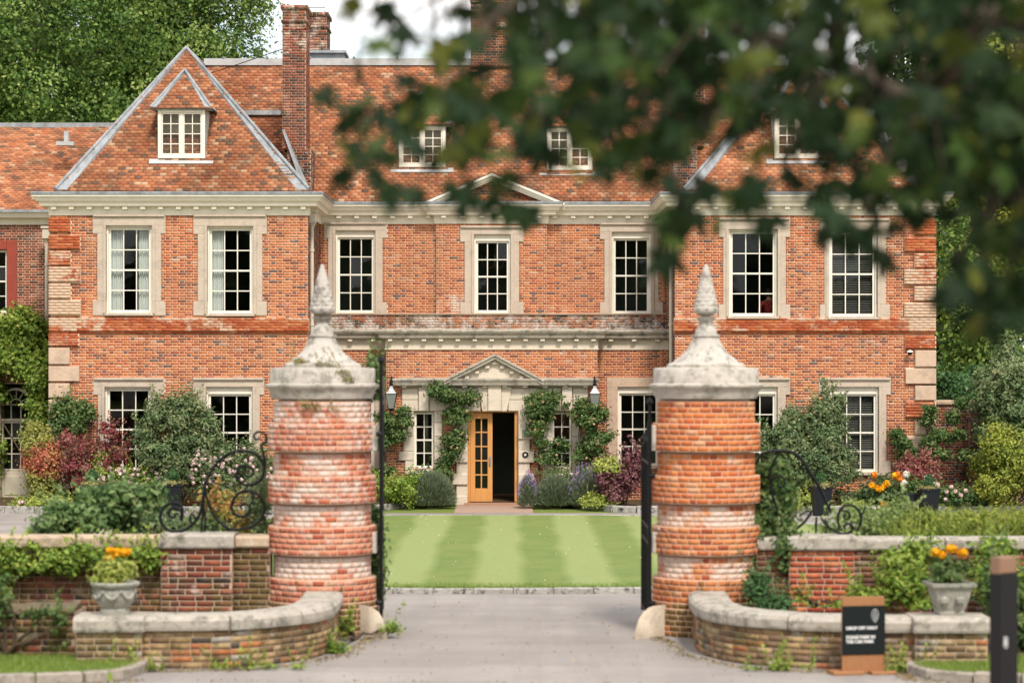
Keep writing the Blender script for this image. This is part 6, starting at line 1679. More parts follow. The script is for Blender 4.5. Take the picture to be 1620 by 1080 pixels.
climber([(692, 790, 0), (703, 755, 8), (712, 722, 13), (716, 690, 15), (722, 660, 17), (705, 628, 18), (690, 618, 13), (730, 632, 15), (748, 628, 10), (735, 655, 8), (700, 742, 12), (718, 705, 12)], PY-.2, 0, 'climbing rose trained up between the left side window and the door', 62, 6)
climber([(855, 790, 0), (853, 720, 0), (850, 680, 14), (846, 650, 20), (866, 645, 20), (850, 630, 14), (872, 628, 12), (858, 700, 10), (868, 720, 16), (885, 705, 12), (895, 640, 5)], PY-.2, 0, 'climbing rose trained up between the door and the right side window', 63, 10)
climber([(952, 795, 0), (930, 745, 12), (935, 700, 20), (932, 668, 22), (950, 655, 18), (925, 645, 14), (920, 720, 14), (950, 720, 12), (955, 690, 14), (915, 655, 8)], PY-.3, 0, 'climbing rose under the right lantern', 64, 8)
rosebed(862, 935, 735, 800, 58.5, 'leaf_rose', 'fl_pink', 14, 'bushy rose below the right side window of the porch', 'roses', 65, 200)
rosebed(628, 700, 745, 800, 58.7, 'leaf_rose', 'fl_pink', 4, 'bushy rose below the left side window of the porch', 'roses', 66, 180)
rosebed(1325, 1415, 768, 804, 57.0, 'leaf_shrub', None, 0, 'leafy green plants filling the bed below the lower right window', 'perennials', 186, 240)
rosebed(1470, 1560, 770, 806, 56.6, 'leaf_rose', None, 0, 'dark green plants in the bed at the foot of the garden wall', 'perennials', 187, 240)
rosebed(40, 235, 770, 804, 57.2, 'leaf_rose', None, 0, 'dark green plants behind the bedding below the lower left windows', 'perennials', 188, 300)
t = shrub('burgundy_maple', 'burgundy leaved maple bush before the right quoins', 'bush', [B(1415, 1500, 735, 800, 57.0, .5), B(1425, 1475, 722, 770, 57.0, .4)], 420, 24, .09, .07, M['leaf_red'], 67, base=(X(1455, 57), 57, .1), nst=8)
def dahlias(spots, label, m, seed, px, py0=765, pal='leaf_rose', fs=.15):
    Y = 56.5; t = shrub('dahlia', label, 'dahlias', [B(min(a for a, b in spots)-12, max(a for a, b in spots)+12, py0, 802, Y, .35)], 110, 20, .09, .09, M[pal], seed, base=(X(px, Y), Y, .1))
    for k, (a, b) in enumerate(spots): flowers('flower', [(X(a, Y-.4), Y-.4, Z(b, Y-.4))], fs, M[m], t, 26, seed+k)
    mb = MB()
    for a, b in spots: mb.tube([(X(px, Y), Y, .1), (X(a, Y-.4), Y-.37, Z(b, Y-.4))], .01, 4)
    mb.build('stalk', M['leaf_stalk'], t)
dahlias([(1390, 773), (1396, 771), (1402, 765), (1380, 768), (1398, 797), (1416, 752)], 'orange and yellow dahlias below the lower right window', 'fl_yellow', 81, 1392, 762, 'leaf_shrub')
dahlias([(1430, 764), (1467, 757), (1434, 750), (1480, 768)], 'large pale pink dahlias before the right burgundy maple', 'fl_white', 82, 1448)
dahlias([(1497, 778), (1512, 777), (1520, 783), (1496, 790), (1528, 776), (1505, 770)], 'small pink flowers at the foot of the garden wall', 'fl_pink', 83, 1510, 776, fs=.09)
dahlias([(1421, 750), (1424, 757), (1383, 751)], 'orange lilies by the lower right window', 'fl_orange', 84, 1415, 770, fs=.14)
rosebed(1335, 1460, 788, 806, 56.5, 'leaf_lime', 'fl_white', 60, 'white and yellow bedding flowers along the right bed edge', 'bedding plants', 85, 200, .07, .08)
rosebed(1195, 1290, 775, 806, 56.5, 'leaf_lime', None, 0, 'low light green planting below the tall right shrub', 'bedding plants', 86, 160)
climber([(1443, 800, 0), (1440, 735, 6), (1436, 712, 9), (1425, 698, 10), (1418, 686, 5), (1436, 725, 8)], WY-.12, 0, 'short ivy strand on the brick beside the right quoins', 87)
climber([(1470, 800, 0), (1475, 730, 8), (1468, 700, 10), (1466, 665, 10), (1470, 650, 8), (1490, 690, 14), (1505, 660, 14), (1512, 690, 12), (1490, 720, 12), (1530, 720, 8), (1520, 640, 10)], WY-.2, 0, 'ivy climbing the last quoins and the garden wall', 88, dens=.8)
# old garden wall running on from the right wing
gw = thing('garden_wall', (12, 58.6, 0), 'weathered brick garden wall with buttress right of the house', 'garden wall')
gx0, gx1 = XR+.04, X(1560, 58.6); MB().box(gx0, gx1+2, 58.62, 59.0, 0, Z(640, 58.6)).build('wall', M['mortar_dark'], gw)
Pg = Pieces(); lay(Pg, (gx0, 58.62), (1, 0), (0, -1), gx1-gx0+2, 0, Z(640, 58.6), colf=lambda s, z, c, hd: [c[0], .5*abs(math.sin(s*2+z)), .35])
bx0, bx1 = X(1534, 58.4), X(1556, 58.4); mb = MB(); mb.box(bx0, bx1, 58.35, 58.62, 0, Z(668, 58.4)); mb.build('buttress', M['mortar_dark'], gw)
lay(Pg, (bx0, 58.35), (1, 0), (0, -1), bx1-bx0, 0, Z(668, 58.4), colf=lambda s, z, c, hd: [c[0], .3, .3])
Pg.build('brick', 'brickwork', M['brick_dark'], gw)
copings([(gx0, 58.62), (gx1+2, 58.62)], copro(-.4, .05, Z(640, 58.6), Z(633, 58.6)), M['stone_coping2'], gw, 1.0)
# ------------------------------------------------------------ planting near the gate walls
shrub('viburnum', 'leafy green shrub leaning over the coping of the left boundary wall', 'shrub', [B(70, 160, 800, 850, 32.0, .5), B(120, 215, 770, 845, 32.2, .5), B(170, 250, 758, 830, 32.3, .45), B(55, 110, 825, 850, 32, .4)], 420, 20, .09, .10, M['leaf_vib'] if 'leaf_vib' in M else leafmat('viburnum_leaf', [(.04, .09, .03), (.09, .17, .05), (.19, .28, .10), (.26, .34, .14)]), 91, asp=.5, base=(X(170, 32.2), 32.2, 0), nst=8)
shrub('bramble', 'low grey green planting behind the iron scroll', 'plants', [B(215, 300, 812, 848, 32.0, .4), B(290, 345, 818, 848, 32, .4), B(400, 426, 735, 850, 31.9, .25)], 200, 16, .08, .07, M['leaf_shrub'], 92, base=(X(280, 32), 32, 0))
shrub('orange_shrub', 'orange and green leaved shrub seen through the left iron scroll', 'shrub', [B(330, 372, 765, 840, 32.3, .3), B(350, 415, 800, 848, 32.3, .3)], 130, 13, .08, .07, M['leaf_mixo'] if 'leaf_mixo' in M else leafmat('mixed_autumn_leaf', [(.10, .17, .05), (.2, .26, .06), (.45, .3, .08), (.5, .16, .08)]), 93, base=(X(370, 32.3), 32.3, 0))
shrub('hanging_vine', 'green vine hanging below the coping of the left boundary wall', 'vine', [B(-60, 60, 862, 915, 30.6, .14), B(40, 130, 862, 915, 30.6, .16), B(110, 200, 862, 908, 30.6, .16), B(180, 260, 862, 895, 30.6, .14), B(-20, 18, 900, 950, 30.6, .12), B(225, 252, 868, 905, 30.6, .1)], 380, 14, .06, .075, M['leaf_creeper'], 94, asp=.5, shell=.2, base=(X(120, 30.7), 30.9, ztl-.1), nst=6, zmin=.5)
shrub('ivy', 'ivy climbing over the iron scroll beside the right gate pillar', 'ivy', [B(1193, 1235, 740, 850, 31.3, .3), B(1200, 1262, 770, 850, 31.5, .3), B(1205, 1240, 720, 800, 31.5, .2), B(1180, 1215, 845, 870, 30.9, .15), B(1230, 1258, 835, 885, 30.75, .12)], 360, 16, .08, .075, M['leaf_rose'], 95, base=(X(1225, 31.5), 31.5, 0), nst=8)
shrub('perennials', 'grey and green plants behind the wall right of the iron scroll', 'plants', [B(1290, 1345, 820, 850, 32, .3), B(1350, 1425, 822, 852, 32, .3), B(1330, 1440, 795, 840, 32.6, .3)], 170, 13, .08, .07, M['leaf_mixg'] if 'leaf_mixg' in M else leafmat('grey_green_leaf', [(.08, .15, .05), (.22, .3, .08), (.34, .4, .2)]), 96, base=(X(1380, 32), 32, 0))
M['leaf_lime2'] = leafmat('daylily_leaf', [(.12, .19, .03), (.26, .33, .06), (.42, .44, .12)])
dl = []
for i in range(5200):
    px = random.uniform(1412, 1700); Yb = random.uniform(31.4, 33.6); dl.append((X(px, Yb), Yb, random.uniform(.82, 1.1)+.0))
t = thing('daylily_clump', (X(1520, 32), 32, 0), 'bright lime green strappy leaves behind the right boundary wall', 'plants')
blades('leaves', [(a, b, c) for a, b, c in dl], .34, .026, M['leaf_lime2'], t, 97, 1.3)
foliage('foliage', rough([B(1400, 1560, 812, 850, 32.2, .6), B(1540, 1700, 808, 850, 32.2, .6)], 197), 260, 16, .1, .08, M['leaf_yel'], t, 197, .4)
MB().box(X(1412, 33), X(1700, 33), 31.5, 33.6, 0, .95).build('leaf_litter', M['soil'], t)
shrub('trailing_vine', 'trailing green vine hanging over the right boundary wall beside the urn', 'vine', [B(1385, 1450, 862, 960, 30.4, .2), B(1400, 1470, 900, 975, 30.0, .3), B(1440, 1475, 850, 900, 30.5, .15), B(1535, 1640, 870, 975, 30.2, .3), B(1350, 1400, 930, 975, 30.0, .2), B(1545, 1600, 850, 880, 30.6, .15)], 420, 14, .09, .09, M['leaf_creeper'], 98, asp=.4, shell=.2, base=(X(1460, 30.2), 30.2, .4), nst=8, zmin=.42)
shrub('hanging_vine', 'ragged vine trailing down the old wall at the far left edge', 'vine', [B(-60, 22, 900, 1010, 27.5, .12), B(40, 100, 955, 985, 27.4, .08), B(88, 112, 960, 1030, 27.45, .06)], 110, 12, .06, .07, M['leaf_rose'], 194, asp=.5, shell=.2, base=(X(10, 27.5), 27.6, .1))
shrub('trailing_vine', 'green vine hanging to the ground beyond the end of the right low wall', 'vine', [B(1562, 1660, 900, 1060, 28.0, .3)], 260, 14, .09, .08, M['leaf_rose'], 99, asp=.5, base=(X(1600, 28), 28, 0))
shrub('fern_clump', 'dark green ferny plant at the foot of the right gate pillar', 'plant', [B(1180, 1215, 905, 960, 30.1, .2), B(1195, 1245, 945, 972, 29.8, .2)], 90, 16, .07, .085, M['leaf_vib2'] if 'leaf_vib2' in M else M['leaf_conifer'], 100, asp=.35, base=(X(1200, 30), 30, .4), zmin=.3)
shrub('weeds', 'small weeds growing against the brick pier of the right boundary wall', 'weeds', [B(1258, 1275, 925, 972, 30.3, .1), B(1290, 1340, 952, 975, 30, .15), B(1340, 1352, 930, 965, 30.3, .1)], 60, 10, .05, .05, M['leaf_creeper'], 101, base=(X(1280, 30.3), 30.3, .4), zmin=.42)
shrub('weeds', 'weeds and grass at the foot of the left pillar by the guard stone', 'weeds', [B(528, 556, 975, 1008, 30.0, .12), B(600, 630, 985, 1003, 30.3, .12), B(520, 545, 1015, 1045, 28.7, .12)], 90, 12, .05, .05, M['leaf_creeper'], 102, base=(X(560, 30.1), 30.1, 0))
shrub('ivy', 'ivy growing up the gate leaf behind the left pillar', 'ivy', [B(588, 601, 800, 990, 31.6, .25), B(584, 600, 560, 640, 31.2, .12)], 160, 16, .06, .07, M['leaf_rose'], 103, base=(X(594, 31.6), 31.6, 0))
for (a, b, yy, s_, lab) in ((155, 260, 27.0, 104, 'weeds sprouting at the foot of the left low wall pier'), (300, 470, 27.1, 105, 'small weeds along the foot of the left curved low wall'), (1180, 1310, 27.05, 106, 'small weeds along the foot of the right curved low wall'), (1408, 1452, 26.9, 107, 'dark weeds between the pavement board and the right verge')):
    bl = [(X(random.uniform(a, b), yy), yy+random.uniform(-.08, .05), .03, .07, .05, random.uniform(.03, .08)) for _ in range(6)]
    shrub('weeds', lab, 'weeds', bl, 34, 9, .04, .045, M['leaf_creeper'], s_, base=(X((a+b)/2, yy), yy, 0), stem_r=.006)
# moss cushions on the left pillar cap
shrub('moss', 'yellow green moss and weeds on the cap of the left gate pillar', 'moss', [(cxl-.28, PYc-.36, zp(570), .12, .1, .035), (cxl+.32, PYc-.55, zp(592), .09, .06, .12), (cxl+.05, PYc-.52, zp(578), .08, .08, .04), (cxl-.1, PYc-.66, zp(641), .14, .05, .05), (cxl+.18, PYc-.64, zp(645), .05, .04, .05)], 70, 14, .03, .03, M['leaf_gold2'], 108, base=(cxl, PYc-.4, zp(582)), stem_r=.004, zmin=2)
# fallen leaves and grit gathered along the edges of the drive
rs = np.random.RandomState(77); pts = []
wallp = [(-4.2, 27.0), (-3.3, 27.1), (-2.6, 27.5), (-2.05, 28.5), (-1.9, 29.8), (-1.8, 30.6), (1.85, 30.6), (2.0, 29.8), (2.1, 28.5), (2.6, 27.4), (3.3, 27.0), (4.4, 26.8), (4.4, 26.3), (4.9, 25.8), (-4.1, 26.3), (-4.7, 25.8)]
for _ in range(2600):
    k = rs.randint(len(wallp)-4) if rs.rand() < .85 else len(wallp)-4+rs.randint(3)
    if k == 5: continue
    a, b = wallp[k], wallp[k+1]; t_ = rs.rand(); sp = abs(rs.normal())*.16
    x_ = a[0]+(b[0]-a[0])*t_; y_ = a[1]+(b[1]-a[1])*t_; x_ -= math.copysign(sp*.6, x_); y_ -= sp*.5; pts.append((x_, y_, .014))
for _ in range(500): pts.append((rs.uniform(-3.6, 3.6), rs.uniform(20, 35), .014))
C = np.array(pts); n = len(C)
o = obj('litter', leafmesh('litter', C, rs.normal(size=(n, 3))*.35+np.array([0, 0, 1]), .032, .6, leafmat('dry_litter', [(.10, .06, .03), (.25, .16, .08), (.4, .3, .16), (.16, .2, .06)], .1), np.stack([rs.rand(n), rs.rand(n), rs.rand(n)], 1)))
tag(o, 'dry leaves and grit gathered along the edges of the drive', 'litter', kind='stuff')
# ------------------------------------------------------------ background trees
def tree(nm, label, trunk, blobs_, ncl, nl, cr_, sz, m, seed, h, r=.45, group=None, keep=None):
    t = thing(nm, (trunk[0], trunk[1], 0), label, 'tree', group); blobs_ = rough(blobs_, seed, 14, .85)
    mb = MB(); x, y = trunk; top = Vector((x+.4, y, h))
    mb.tube([(x, y, -.1), (x+.05, y, h*.3), (x+.2, y, h*.65), tuple(top)], [r, r*.8, r*.55, r*.2], 10)
    rs = random.Random(seed)
    for i in range(16):
        b = blobs_[i % len(blobs_)]; s = Vector((x, y, 0)).lerp(top, rs.uniform(.3, .9)); e = Vector((b[0]+rs.uniform(-.6, .6)*b[3], b[1]+rs.uniform(-.5, .5)*b[4], b[2]+rs.uniform(-.3, .7)*b[5]))
        mid = s.lerp(e, .5)+Vector((0, 0, rs.uniform(-.3, .8))); mb.tube([s, mid, e], [r*.28, r*.17, r*.06], 6)
    mb.build('trunk', M['bark'], t)
    foliage('crown', blobs_, ncl, nl, cr_, sz, m, t, seed, .62, .5, .3, keep=keep)
    return t
tree('lime_tree', 'large broad leaved tree rising behind the left side range', (-17.5, 80), [(-18.5, 79, 15, 4.6, 3.5, 5), (-21.5, 80, 12, 4, 3.5, 4.5), (-14.8, 80, 13, 3.4, 3, 4.3), (-17, 78, 10, 4, 3, 2.6), (-16, 80, 18.5, 4, 3, 3)], 3400, 30, .36, .14, M['leaf_tree'], 121, 16, .6)
tree('lime_tree', 'light green tree behind the left gable, against the sky', (-10.8, 84), [(-11.8, 83, 15.5, 2.6, 2.8, 4.2), (-9.9, 83.5, 13.6, 1.9, 2.4, 3.0), (-13.6, 84, 13, 3, 3, 4), (-10.6, 83, 11.5, 2.0, 2.4, 2.6), (-12.5, 84, 18.8, 2.5, 2.5, 2.6), (-9.1, 83, 15.6, .8, 1, 1.0)], 2300, 28, .33, .14, M['leaf_tree'], 122, 15, .5)
tree('yew_tree', 'dark evergreen mass behind the left trees', (-19, 90), [(-19, 90, 12, 7, 3, 7), (-12, 90, 10, 4.5, 3, 6)], 900, 26, .8, .42, M['leaf_dark'], 123, 14, .6)
tree('ash_tree', 'sunlit tree right of the house, behind the garden wall', (14.6, 72), [(14.2, 71, 10.5, 1.9, 2.2, 3.2), (13.3, 71, 6.6, 1.2, 1.8, 2.6), (15.8, 71, 7.5, 2.0, 2.2, 3.5), (16.5, 72, 12, 2.4, 2.4, 4), (15.3, 72, 13.2, 1.3, 2, 1.7)], 1200, 28, .36, .17, M['leaf_yel'], 124, 11, .35)
tree('beech_tree', 'dark tree behind the sunlit one right of the house', (16, 82), [(16, 82, 10, 4, 3, 6), (14.2, 80, 5, 3, 3, 4), (19.5, 82, 13, 4.5, 3, 7), (13.8, 81, 14.2, 1.3, 2, 3.0)], 1100, 28, .6, .34, M['leaf_dark'], 125, 14, .5)
tree('birch_tree', 'small bright tree just clear of the right wing', (13.0, 66), [(12.6, 66, 3.8, .9, 1.2, 2.3), (13.6, 66, 4.6, 1.2, 1.2, 2.2), (12.3, 66.5, 6.2, .5, .8, 1.5)], 420, 26, .3, .14, M['leaf_tree'], 126, 5, .12)
shrub('conifer_hedge', 'clipped green conifer hedge behind the garden wall', 'hedge', [B(1478, 1530, 585, 660, 63, .9), B(1505, 1560, 588, 660, 63, .9)], 420, 28, .14, .11, M['leaf_conifer'], 127, base=(X(1515, 63), 63, 0))
shrub('grey_shrub', 'large grey green shrub above the garden wall at right', 'shrub', [B(1545, 1640, 545, 700, 57.8, 1.0), B(1560, 1640, 620, 760, 57.4, 1.0), B(1535, 1600, 600, 680, 58, .6)], 900, 26, .14, .09, M['leaf_shrub'], 128, base=(X(1600, 57.6), 57.6, 0), nst=10)
shrub('yellow_shrub', 'yellow green shrub at the right edge below the grey one', 'shrub', [B(1552, 1650, 660, 800, 56.4, .8), B(1550, 1600, 735, 805, 56.2, .6)], 700, 26, .12, .08, M['leaf_yel'], 129, base=(X(1600, 56.4), 56.4, 0), nst=8)
# a line of trees behind the viewer, mirrored in the window panes
rs = np.random.RandomState(5); n = 34000
C = np.stack([rs.uniform(-75, 75, n), -48+rs.normal(size=n)*2.5, 0*rs.rand(n)], 1); C[:, 2] = (11.5+2.0*np.sin(C[:, 0]*.21)+1.5*np.sin(C[:, 0]*.57+1))*rs.rand(n)**.8+.2
o = obj('treeline', leafmesh('treeline', C, rs.normal(size=(n, 3))+np.array([0, 1.2, .4]), 1.6, .8, M['leaf_dark'], np.stack([rs.rand(n)]*3, 1)))
tag(o, 'far line of trees across the road from the house', 'trees', kind='stuff')
# ------------------------------------------------------------ person in the upper right window
py_ = 58.85; pxx = X(1217, py_); seat = 4.42
per = thing('person', (pxx, py_, 3.95), 'person in a dark red speckled jumper sitting behind the upper right window, seen from behind', 'person')
def skin_body(name, joints, edges, m, parent, root=0, sub=2):
    me = bpy.data.meshes.new(name); me.from_pydata([j[0] for j in joints], edges, []); me.materials.append(m)
    o = bpy.data.objects.new(name, me); put(o, parent, (0, 0, 0))
    sk = o.modifiers.new('skin', 'SKIN'); 
    for i, j in enumerate(joints):
        v = me.skin_vertices[0].data[i]; v.radius = (j[1], j[2] if len(j) > 2 else j[1]); v.use_root = (i == root)
    sk.use_smooth_shade = True
    ss = o.modifiers.new('sub', 'SUBSURF'); ss.levels = ss.render_levels = sub
    return o
x, y = pxx, py_
J = [((x, y, seat+.10), .15, .12), ((x, y+.01, seat+.28), .14, .10), ((x, y+.02, seat+.45), .16, .10), ((x, y+.02, seat+.55), .10, .08), ((x, y+.04, seat+.63), .05), ((x, y+.06, seat+.72), .085, .10), ((x, y+.06, seat+.80), .075, .09),
     ((x-.19, y+.02, seat+.51), .065), ((x-.24, y+.10, seat+.26), .05), ((x-.14, y+.34, seat+.26), .04), ((x-.11, y+.42, seat+.27), .03),
     ((x+.19, y+.02, seat+.51), .065), ((x+.24, y+.10, seat+.26), .05), ((x+.14, y+.34, seat+.26), .04), ((x+.11, y+.42, seat+.27), .03),
     ((x-.10, y+.1, seat+.09), .09), ((x-.11, y+.44, seat+.08), .065), ((x-.11, y+.46, seat-.36), .045), ((x-.11, y+.58, seat-.42), .035),
     ((x+.10, y+.1, seat+.09), .09), ((x+.11, y+.44, seat+.08), .065), ((x+.11, y+.46, seat-.36), .045), ((x+.11, y+.58, seat-.42), .035)]
E = [(0, 1), (1, 2), (2, 3), (3, 4), (4, 5), (5, 6), (3, 7), (7, 8), (8, 9), (9, 10), (3, 11), (11, 12), (12, 13), (13, 14), (0, 15), (15, 16), (16, 17), (17, 18), (0, 19), (19, 20), (20, 21), (21, 22)]
def _jump(g):
    s = g.sep(); v = g.node('ShaderNodeTexVoronoi', Scale=38.0); g.link(g.pos, v.inputs['Vector'])
    c = g.mix(g.ramp(v.outputs['Distance'], [(.22, 1), (.3, 0)]), (.30, .02, .02), (.55, .28, .2))
    z = s[2]; skin = g.ramp(g.math('SUBTRACT', z, seat+.585), [(0, 0), (.004, 1)]); low = g.ramp(g.math('SUBTRACT', z, seat+.11), [(0, 1), (.01, 0)])
    c = g.mix(skin, c, (.45, .25, .17)); c = g.mix(low, c, (.03, .035, .05)); g.out(c, .85, None, .2)
skin_body('body', J, E, mat('jumper_and_skin', _jump), per)
MB().lathe([(.058, seat+.575), (.07, seat+.60), (.062, seat+.625)], x, y+.04, 16).build('collar', M['white'], per, smooth=True)
MB().lathe([(.03, seat+.66), (.082, seat+.69), (.096, seat+.76), (.092, seat+.82), (.06, seat+.875), (.01, seat+.89)], x, y+.05, 18).build('hair', paint('dark_hair', (.03, .02, .015), .6), per, smooth=True)
ch = thing('desk_chair', (x, y, 3.95), 'dark chair under the person behind the upper right window', 'chair')
MB().bbox(x-.22, x+.22, y-.18, y+.26, seat-.045, seat-.0, .01).build('seat', M['room_floor'], ch)
for a, b in ((-.2, -.16), (.2, -.16), (.2, .24), (-.2, .24)): MB().box(x+a-.018, x+a+.018, y+b-.018, y+b+.018, 3.95, seat-.045).build('leg', M['room_floor'], ch)
# chandelier behind the central upper window
cx, cy, cz = X(783, 62.8), 62.9, Z(408, 62.9)
t = thing('chandelier', (cx, cy, ZW-.1), 'small bronze chandelier seen through the central upper window', 'chandelier')
mb = MB(); mb.tube([(cx, cy, ZW-.1), (cx, cy, cz-.25)], .012, 6); mb.lathe([(0, cz-.3), (.06, cz-.22), (.02, cz-.1), (.05, cz), (.01, cz+.1)], cx, cy, 12)
mb.build('stem', M['brass'] if 'brass' in M else paint('bronze', (.35, .22, .10), .35, .1), t)
for k in range(8):
    a = 2*PI*k/8; q = [(cx+math.cos(a)*r_, cy+math.sin(a)*r_, cz+dz) for r_, dz in ((.02, -.2), (.16, -.26), (.3, -.18), (.34, -.04))]
    o = MB().tube(smoothpath(q, 4), .009, 5).build('arm', bpy.data.materials['bronze'], t); MB().tube([(q[-1][0], q[-1][1], q[-1][2]), (q[-1][0], q[-1][1], q[-1][2]+.09)], .012, 6).build('candle', M['white'], o)
# ------------------------------------------------------------ overhanging maple in front
mt = thing('maple_tree', (6.2, 9.6, 0), 'maple tree whose dark leafy branches hang across the top right', 'tree')
mb = MB(); mb.tube([(6.2, 9.6, -.1), (6.15, 9.6, 1.5), (6.0, 9.5, 3.2), (5.8, 9.4, 5.5), (5.9, 9.3, 8)], [.34, .28, .25, .2, .1], 12)
limbs = [[(6.0, 9.5, 3.0), (5.0, 10.5, 3.9), (3.6, 11.2, 4.6), (2.1, 11.4, 5.1), (.6, 11.5, 5.3), (-.6, 11.6, 5.3)],
         [(5.9, 9.5, 4.0), (4.4, 12.2, 5.1), (2.2, 12.5, 5.5), (.2, 12.5, 5.4)], [(6.0, 9.5, 2.6), (4.2, 10.3, 3.4), (2.6, 10.5, 3.9), (1.8, 10.5, 4.5), (1.0, 10.6, 4.9), (0, 10.8, 5.2)],
         [(5.9, 9.4, 5.0), (3.8, 9.0, 6.2), (1.0, 8.6, 6.4), (-1.2, 8.8, 6.2)], [(5.8, 9.4, 5.6), (3.5, 7, 6.8), (1.5, 5.0, 7.0), (0, 4, 6.6)]]
for L_ in limbs:
    sm = smoothpath(L_, 6); n = len(sm); mb.tube(sm, [.10*(1-.85*i/n) for i in range(n)], 8)
mb.build('trunk', M['bark'], mt)
def mapleleaf(seed):
    rs = random.Random(seed); lob = [(0, 1.05), (10, .72), (22, .44), (38, .70), (48, .95), (60, .66), (73, .40), (90, .52), (101, .72), (118, .38), (150, .34)]
    pts = [(a, r*rs.uniform(.92, 1.06)) for a, r in lob]; full = [(-a, r) for a, r in reversed(pts[1:])]+pts
    full = full+[(180, .12)]
    V = [(0, 0, 0)]
    for a, r in full:
        x_, y_ = r*math.sin(R(a)), r*math.cos(R(a)); V.append((x_*.55, y_*.5, -.10*(abs(x_)**1.5)-.12*max(0, y_)**2+.05*math.sin(3*a)))
    n = len(full); Fs = [(0, i+1, (i+1) % n+1) for i in range(n)]
    Fs = [f[::-1] for f in Fs]
    V = [(v[0], v[1]+.05, v[2]) for v in V]
    return V, Fs
lv = []
for k in range(10):
    V, Fs = mapleleaf(k); q = k/9
    lv.append(newmesh('leaf', V, np.array(Fs), M['fg_leaf'], np.tile(np.array([[q**1.3, .5, q]]), (len(V), 1))))
grid = [ # density of leaves over the top right of the view: rows of 60 px, columns of 90 px from x=450
 [0, .22, .05, .50, .9, 1, 1, 1, .9, .8, .65, .7, .75, .9, 1.1],
 [.0, .06, .18, .42, .85, 1, 1, .95, .85, .7, .65, .5, .6, .8, 1.1],
 [.0, .25, .45, .60, .75, .85, .9, .8, .6, .9, 1.1, 1.2, 1.1, 1.2, 1.3],
 [.0, .12, .20, .22, .35, .45, .55, .40, .25, .85, 1.05, 1.1, 1.1, 1.2, 1.3],
 [.0, .0, .06, .06, .08, .06, .06, .08, .12, .40, .75, .8, 1.0, 1.2, 1.3],
 [0, .0, .0, .0, .0, .0, .0, .1, .0, .0, .1, .1, .5, 1.1, 1.2],
 [0, 0, 0, 0.0, 0.0, .0, .0, .0, .0, 0, .0, .0, .6, 1.1, 1.2],
 [0, 0, 0, 0, 0, 0, .0, 0, 0, 0, 0, .0, .7, 1.1, 1.1], [0, 0, 0, 0, 0, 0, 0, 0, 0, 0, 0, .0, .35, .7, .9]]
clumps = [(520, 150, 18), (545, 175, 28), (590, 195, 42), (560, 212, 30), (640, 165, 45), (600, 250, 32), (560, 262, 16), (610, 290, 26), (655, 300, 22), (700, 150, 50), (655, 225, 26), (770, 190, 55), (720, 230, 30), (745, 300, 34), (770, 318, 22), (812, 322, 26), (800, 280, 20), (845, 335, 8), (850, 200, 40), (880, 235, 34), (935, 180, 45), (985, 235, 38), (1010, 215, 30), (965, 262, 22),
 (1075, 190, 45), (1040, 260, 22), (1105, 285, 30), (1090, 315, 34), (1060, 345, 24), (1045, 330, 16), (1165, 320, 30), (1130, 345, 18), (1190, 300, 26), (1215, 345, 12), (1052, 412, 18), (1065, 372, 12), (1180, 190, 35), (1250, 250, 30), (1310, 300, 40), (1340, 345, 40), (1360, 375, 26), (1300, 350, 22), (1395, 300, 45), (1415, 352, 20), (1440, 330, 16), (1385, 395, 18), (1470, 240, 50), (1500, 300, 40), (1540, 420, 50), (1500, 470, 30), (1585, 470, 50), (1600, 360, 50), (1550, 500, 26), (625, 22, 14), (640, 52, 10), (606, 6, 10), (602, 62, 8), (700, 95, 26), (740, 60, 20)]
leaves = []; rs = random.Random(99)
def leafat(px, py):
    Yl = rs.uniform(9.0, 12.6); leaves.append((P(px, py, Yl), 1))
for r, row in [(-1, grid[0])]+list(enumerate(grid)):
    for c, d in enumerate(row):
        if r < 0 and c < 2: continue
        m_ = (d*d*19+d*3)*(1.1 if r < 3 and c > 2 else 1); m_ = int(m_)+(rs.random() < m_ % 1)
        for _ in range(m_): leafat(450+90*(c+rs.random()), 60*(r+rs.random()))
for px, py, r_ in clumps:
    for _ in range(max(2, int((r_/20)**2*2.2))):
        a = rs.uniform(0, 2*PI); q = r_*.75*rs.random()**.5; leafat(px+q*math.cos(a), py+q*math.sin(a))
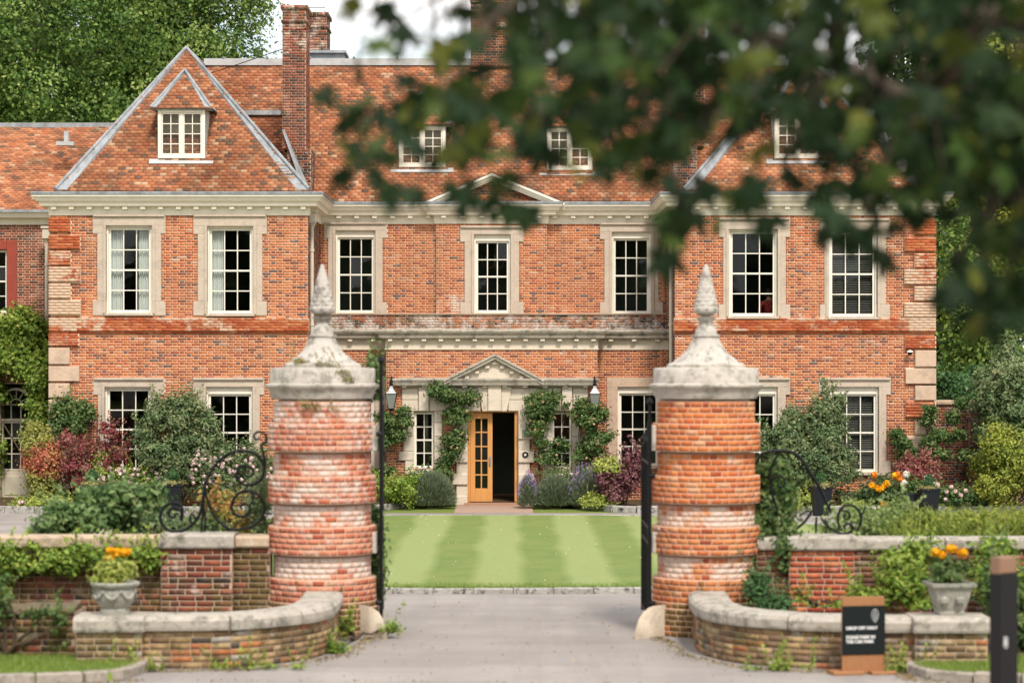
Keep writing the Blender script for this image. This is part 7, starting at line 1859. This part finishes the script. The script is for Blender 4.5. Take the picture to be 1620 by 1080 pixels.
for _ in range(900):     # the crown goes on unseen above and behind the view, added to block sky
    Yl = rs.uniform(3.5, 14.5); x_ = rs.uniform(-2.4, 7); z_ = EYE+Yl*.165+rs.uniform(.1, 2.6); leaves.append(((x_, Yl, z_), 0))
for _ in range(500):
    Yl = rs.uniform(6, 14); x_ = rs.uniform(Yl*.215+.1, 6.5); z_ = rs.uniform(3.3, 5.8); leaves.append(((x_, Yl, z_), 0))
def leafrot():
    yaw = rs.uniform(0, 2*PI); droop = R(rs.uniform(25, 85)); 
    return Matrix.Rotation(yaw, 3, 'Z') @ Matrix.Rotation(-droop, 3, 'X') @ Matrix.Rotation(R(rs.uniform(-35, 35)), 3, 'Y') @ Matrix.Rotation(rs.uniform(-.5, .5), 3, 'Z')
inv = sorted([l for l in leaves if l[1]], key=lambda l: l[0][1]); near = inv[:300]; rest = inv[300:]+[l for l in leaves if not l[1]]
tw = MB(); BV = []; BF = []; BC = []; nb = 0
limbpts = [p for L_ in limbs for p in smoothpath(L_, 4)]
def twig(p, i):
    if i % 5: return
    q = min(limbpts, key=lambda l: (Vector(l)-Vector(p)).length); q = Vector(q); p = Vector(p)
    if (q-p).length > 2.2: return
    mid = q.lerp(p, .6)+Vector((0, 0, .10)); tw.tube([q, mid, p], [.009, .005, .002], 4, False)
for i, (p, _) in enumerate(near):
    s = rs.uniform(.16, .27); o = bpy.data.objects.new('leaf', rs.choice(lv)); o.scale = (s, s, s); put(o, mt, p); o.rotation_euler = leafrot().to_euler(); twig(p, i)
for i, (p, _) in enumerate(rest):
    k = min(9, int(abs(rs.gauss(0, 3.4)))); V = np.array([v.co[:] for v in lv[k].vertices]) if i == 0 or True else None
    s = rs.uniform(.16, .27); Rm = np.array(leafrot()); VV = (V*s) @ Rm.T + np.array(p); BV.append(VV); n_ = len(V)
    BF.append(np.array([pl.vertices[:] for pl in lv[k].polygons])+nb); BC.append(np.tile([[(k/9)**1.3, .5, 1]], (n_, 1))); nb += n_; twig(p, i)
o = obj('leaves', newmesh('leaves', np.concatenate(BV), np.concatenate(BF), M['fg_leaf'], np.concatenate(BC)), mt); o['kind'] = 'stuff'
tw.build('twig', M['stem'], mt, 'stuff')
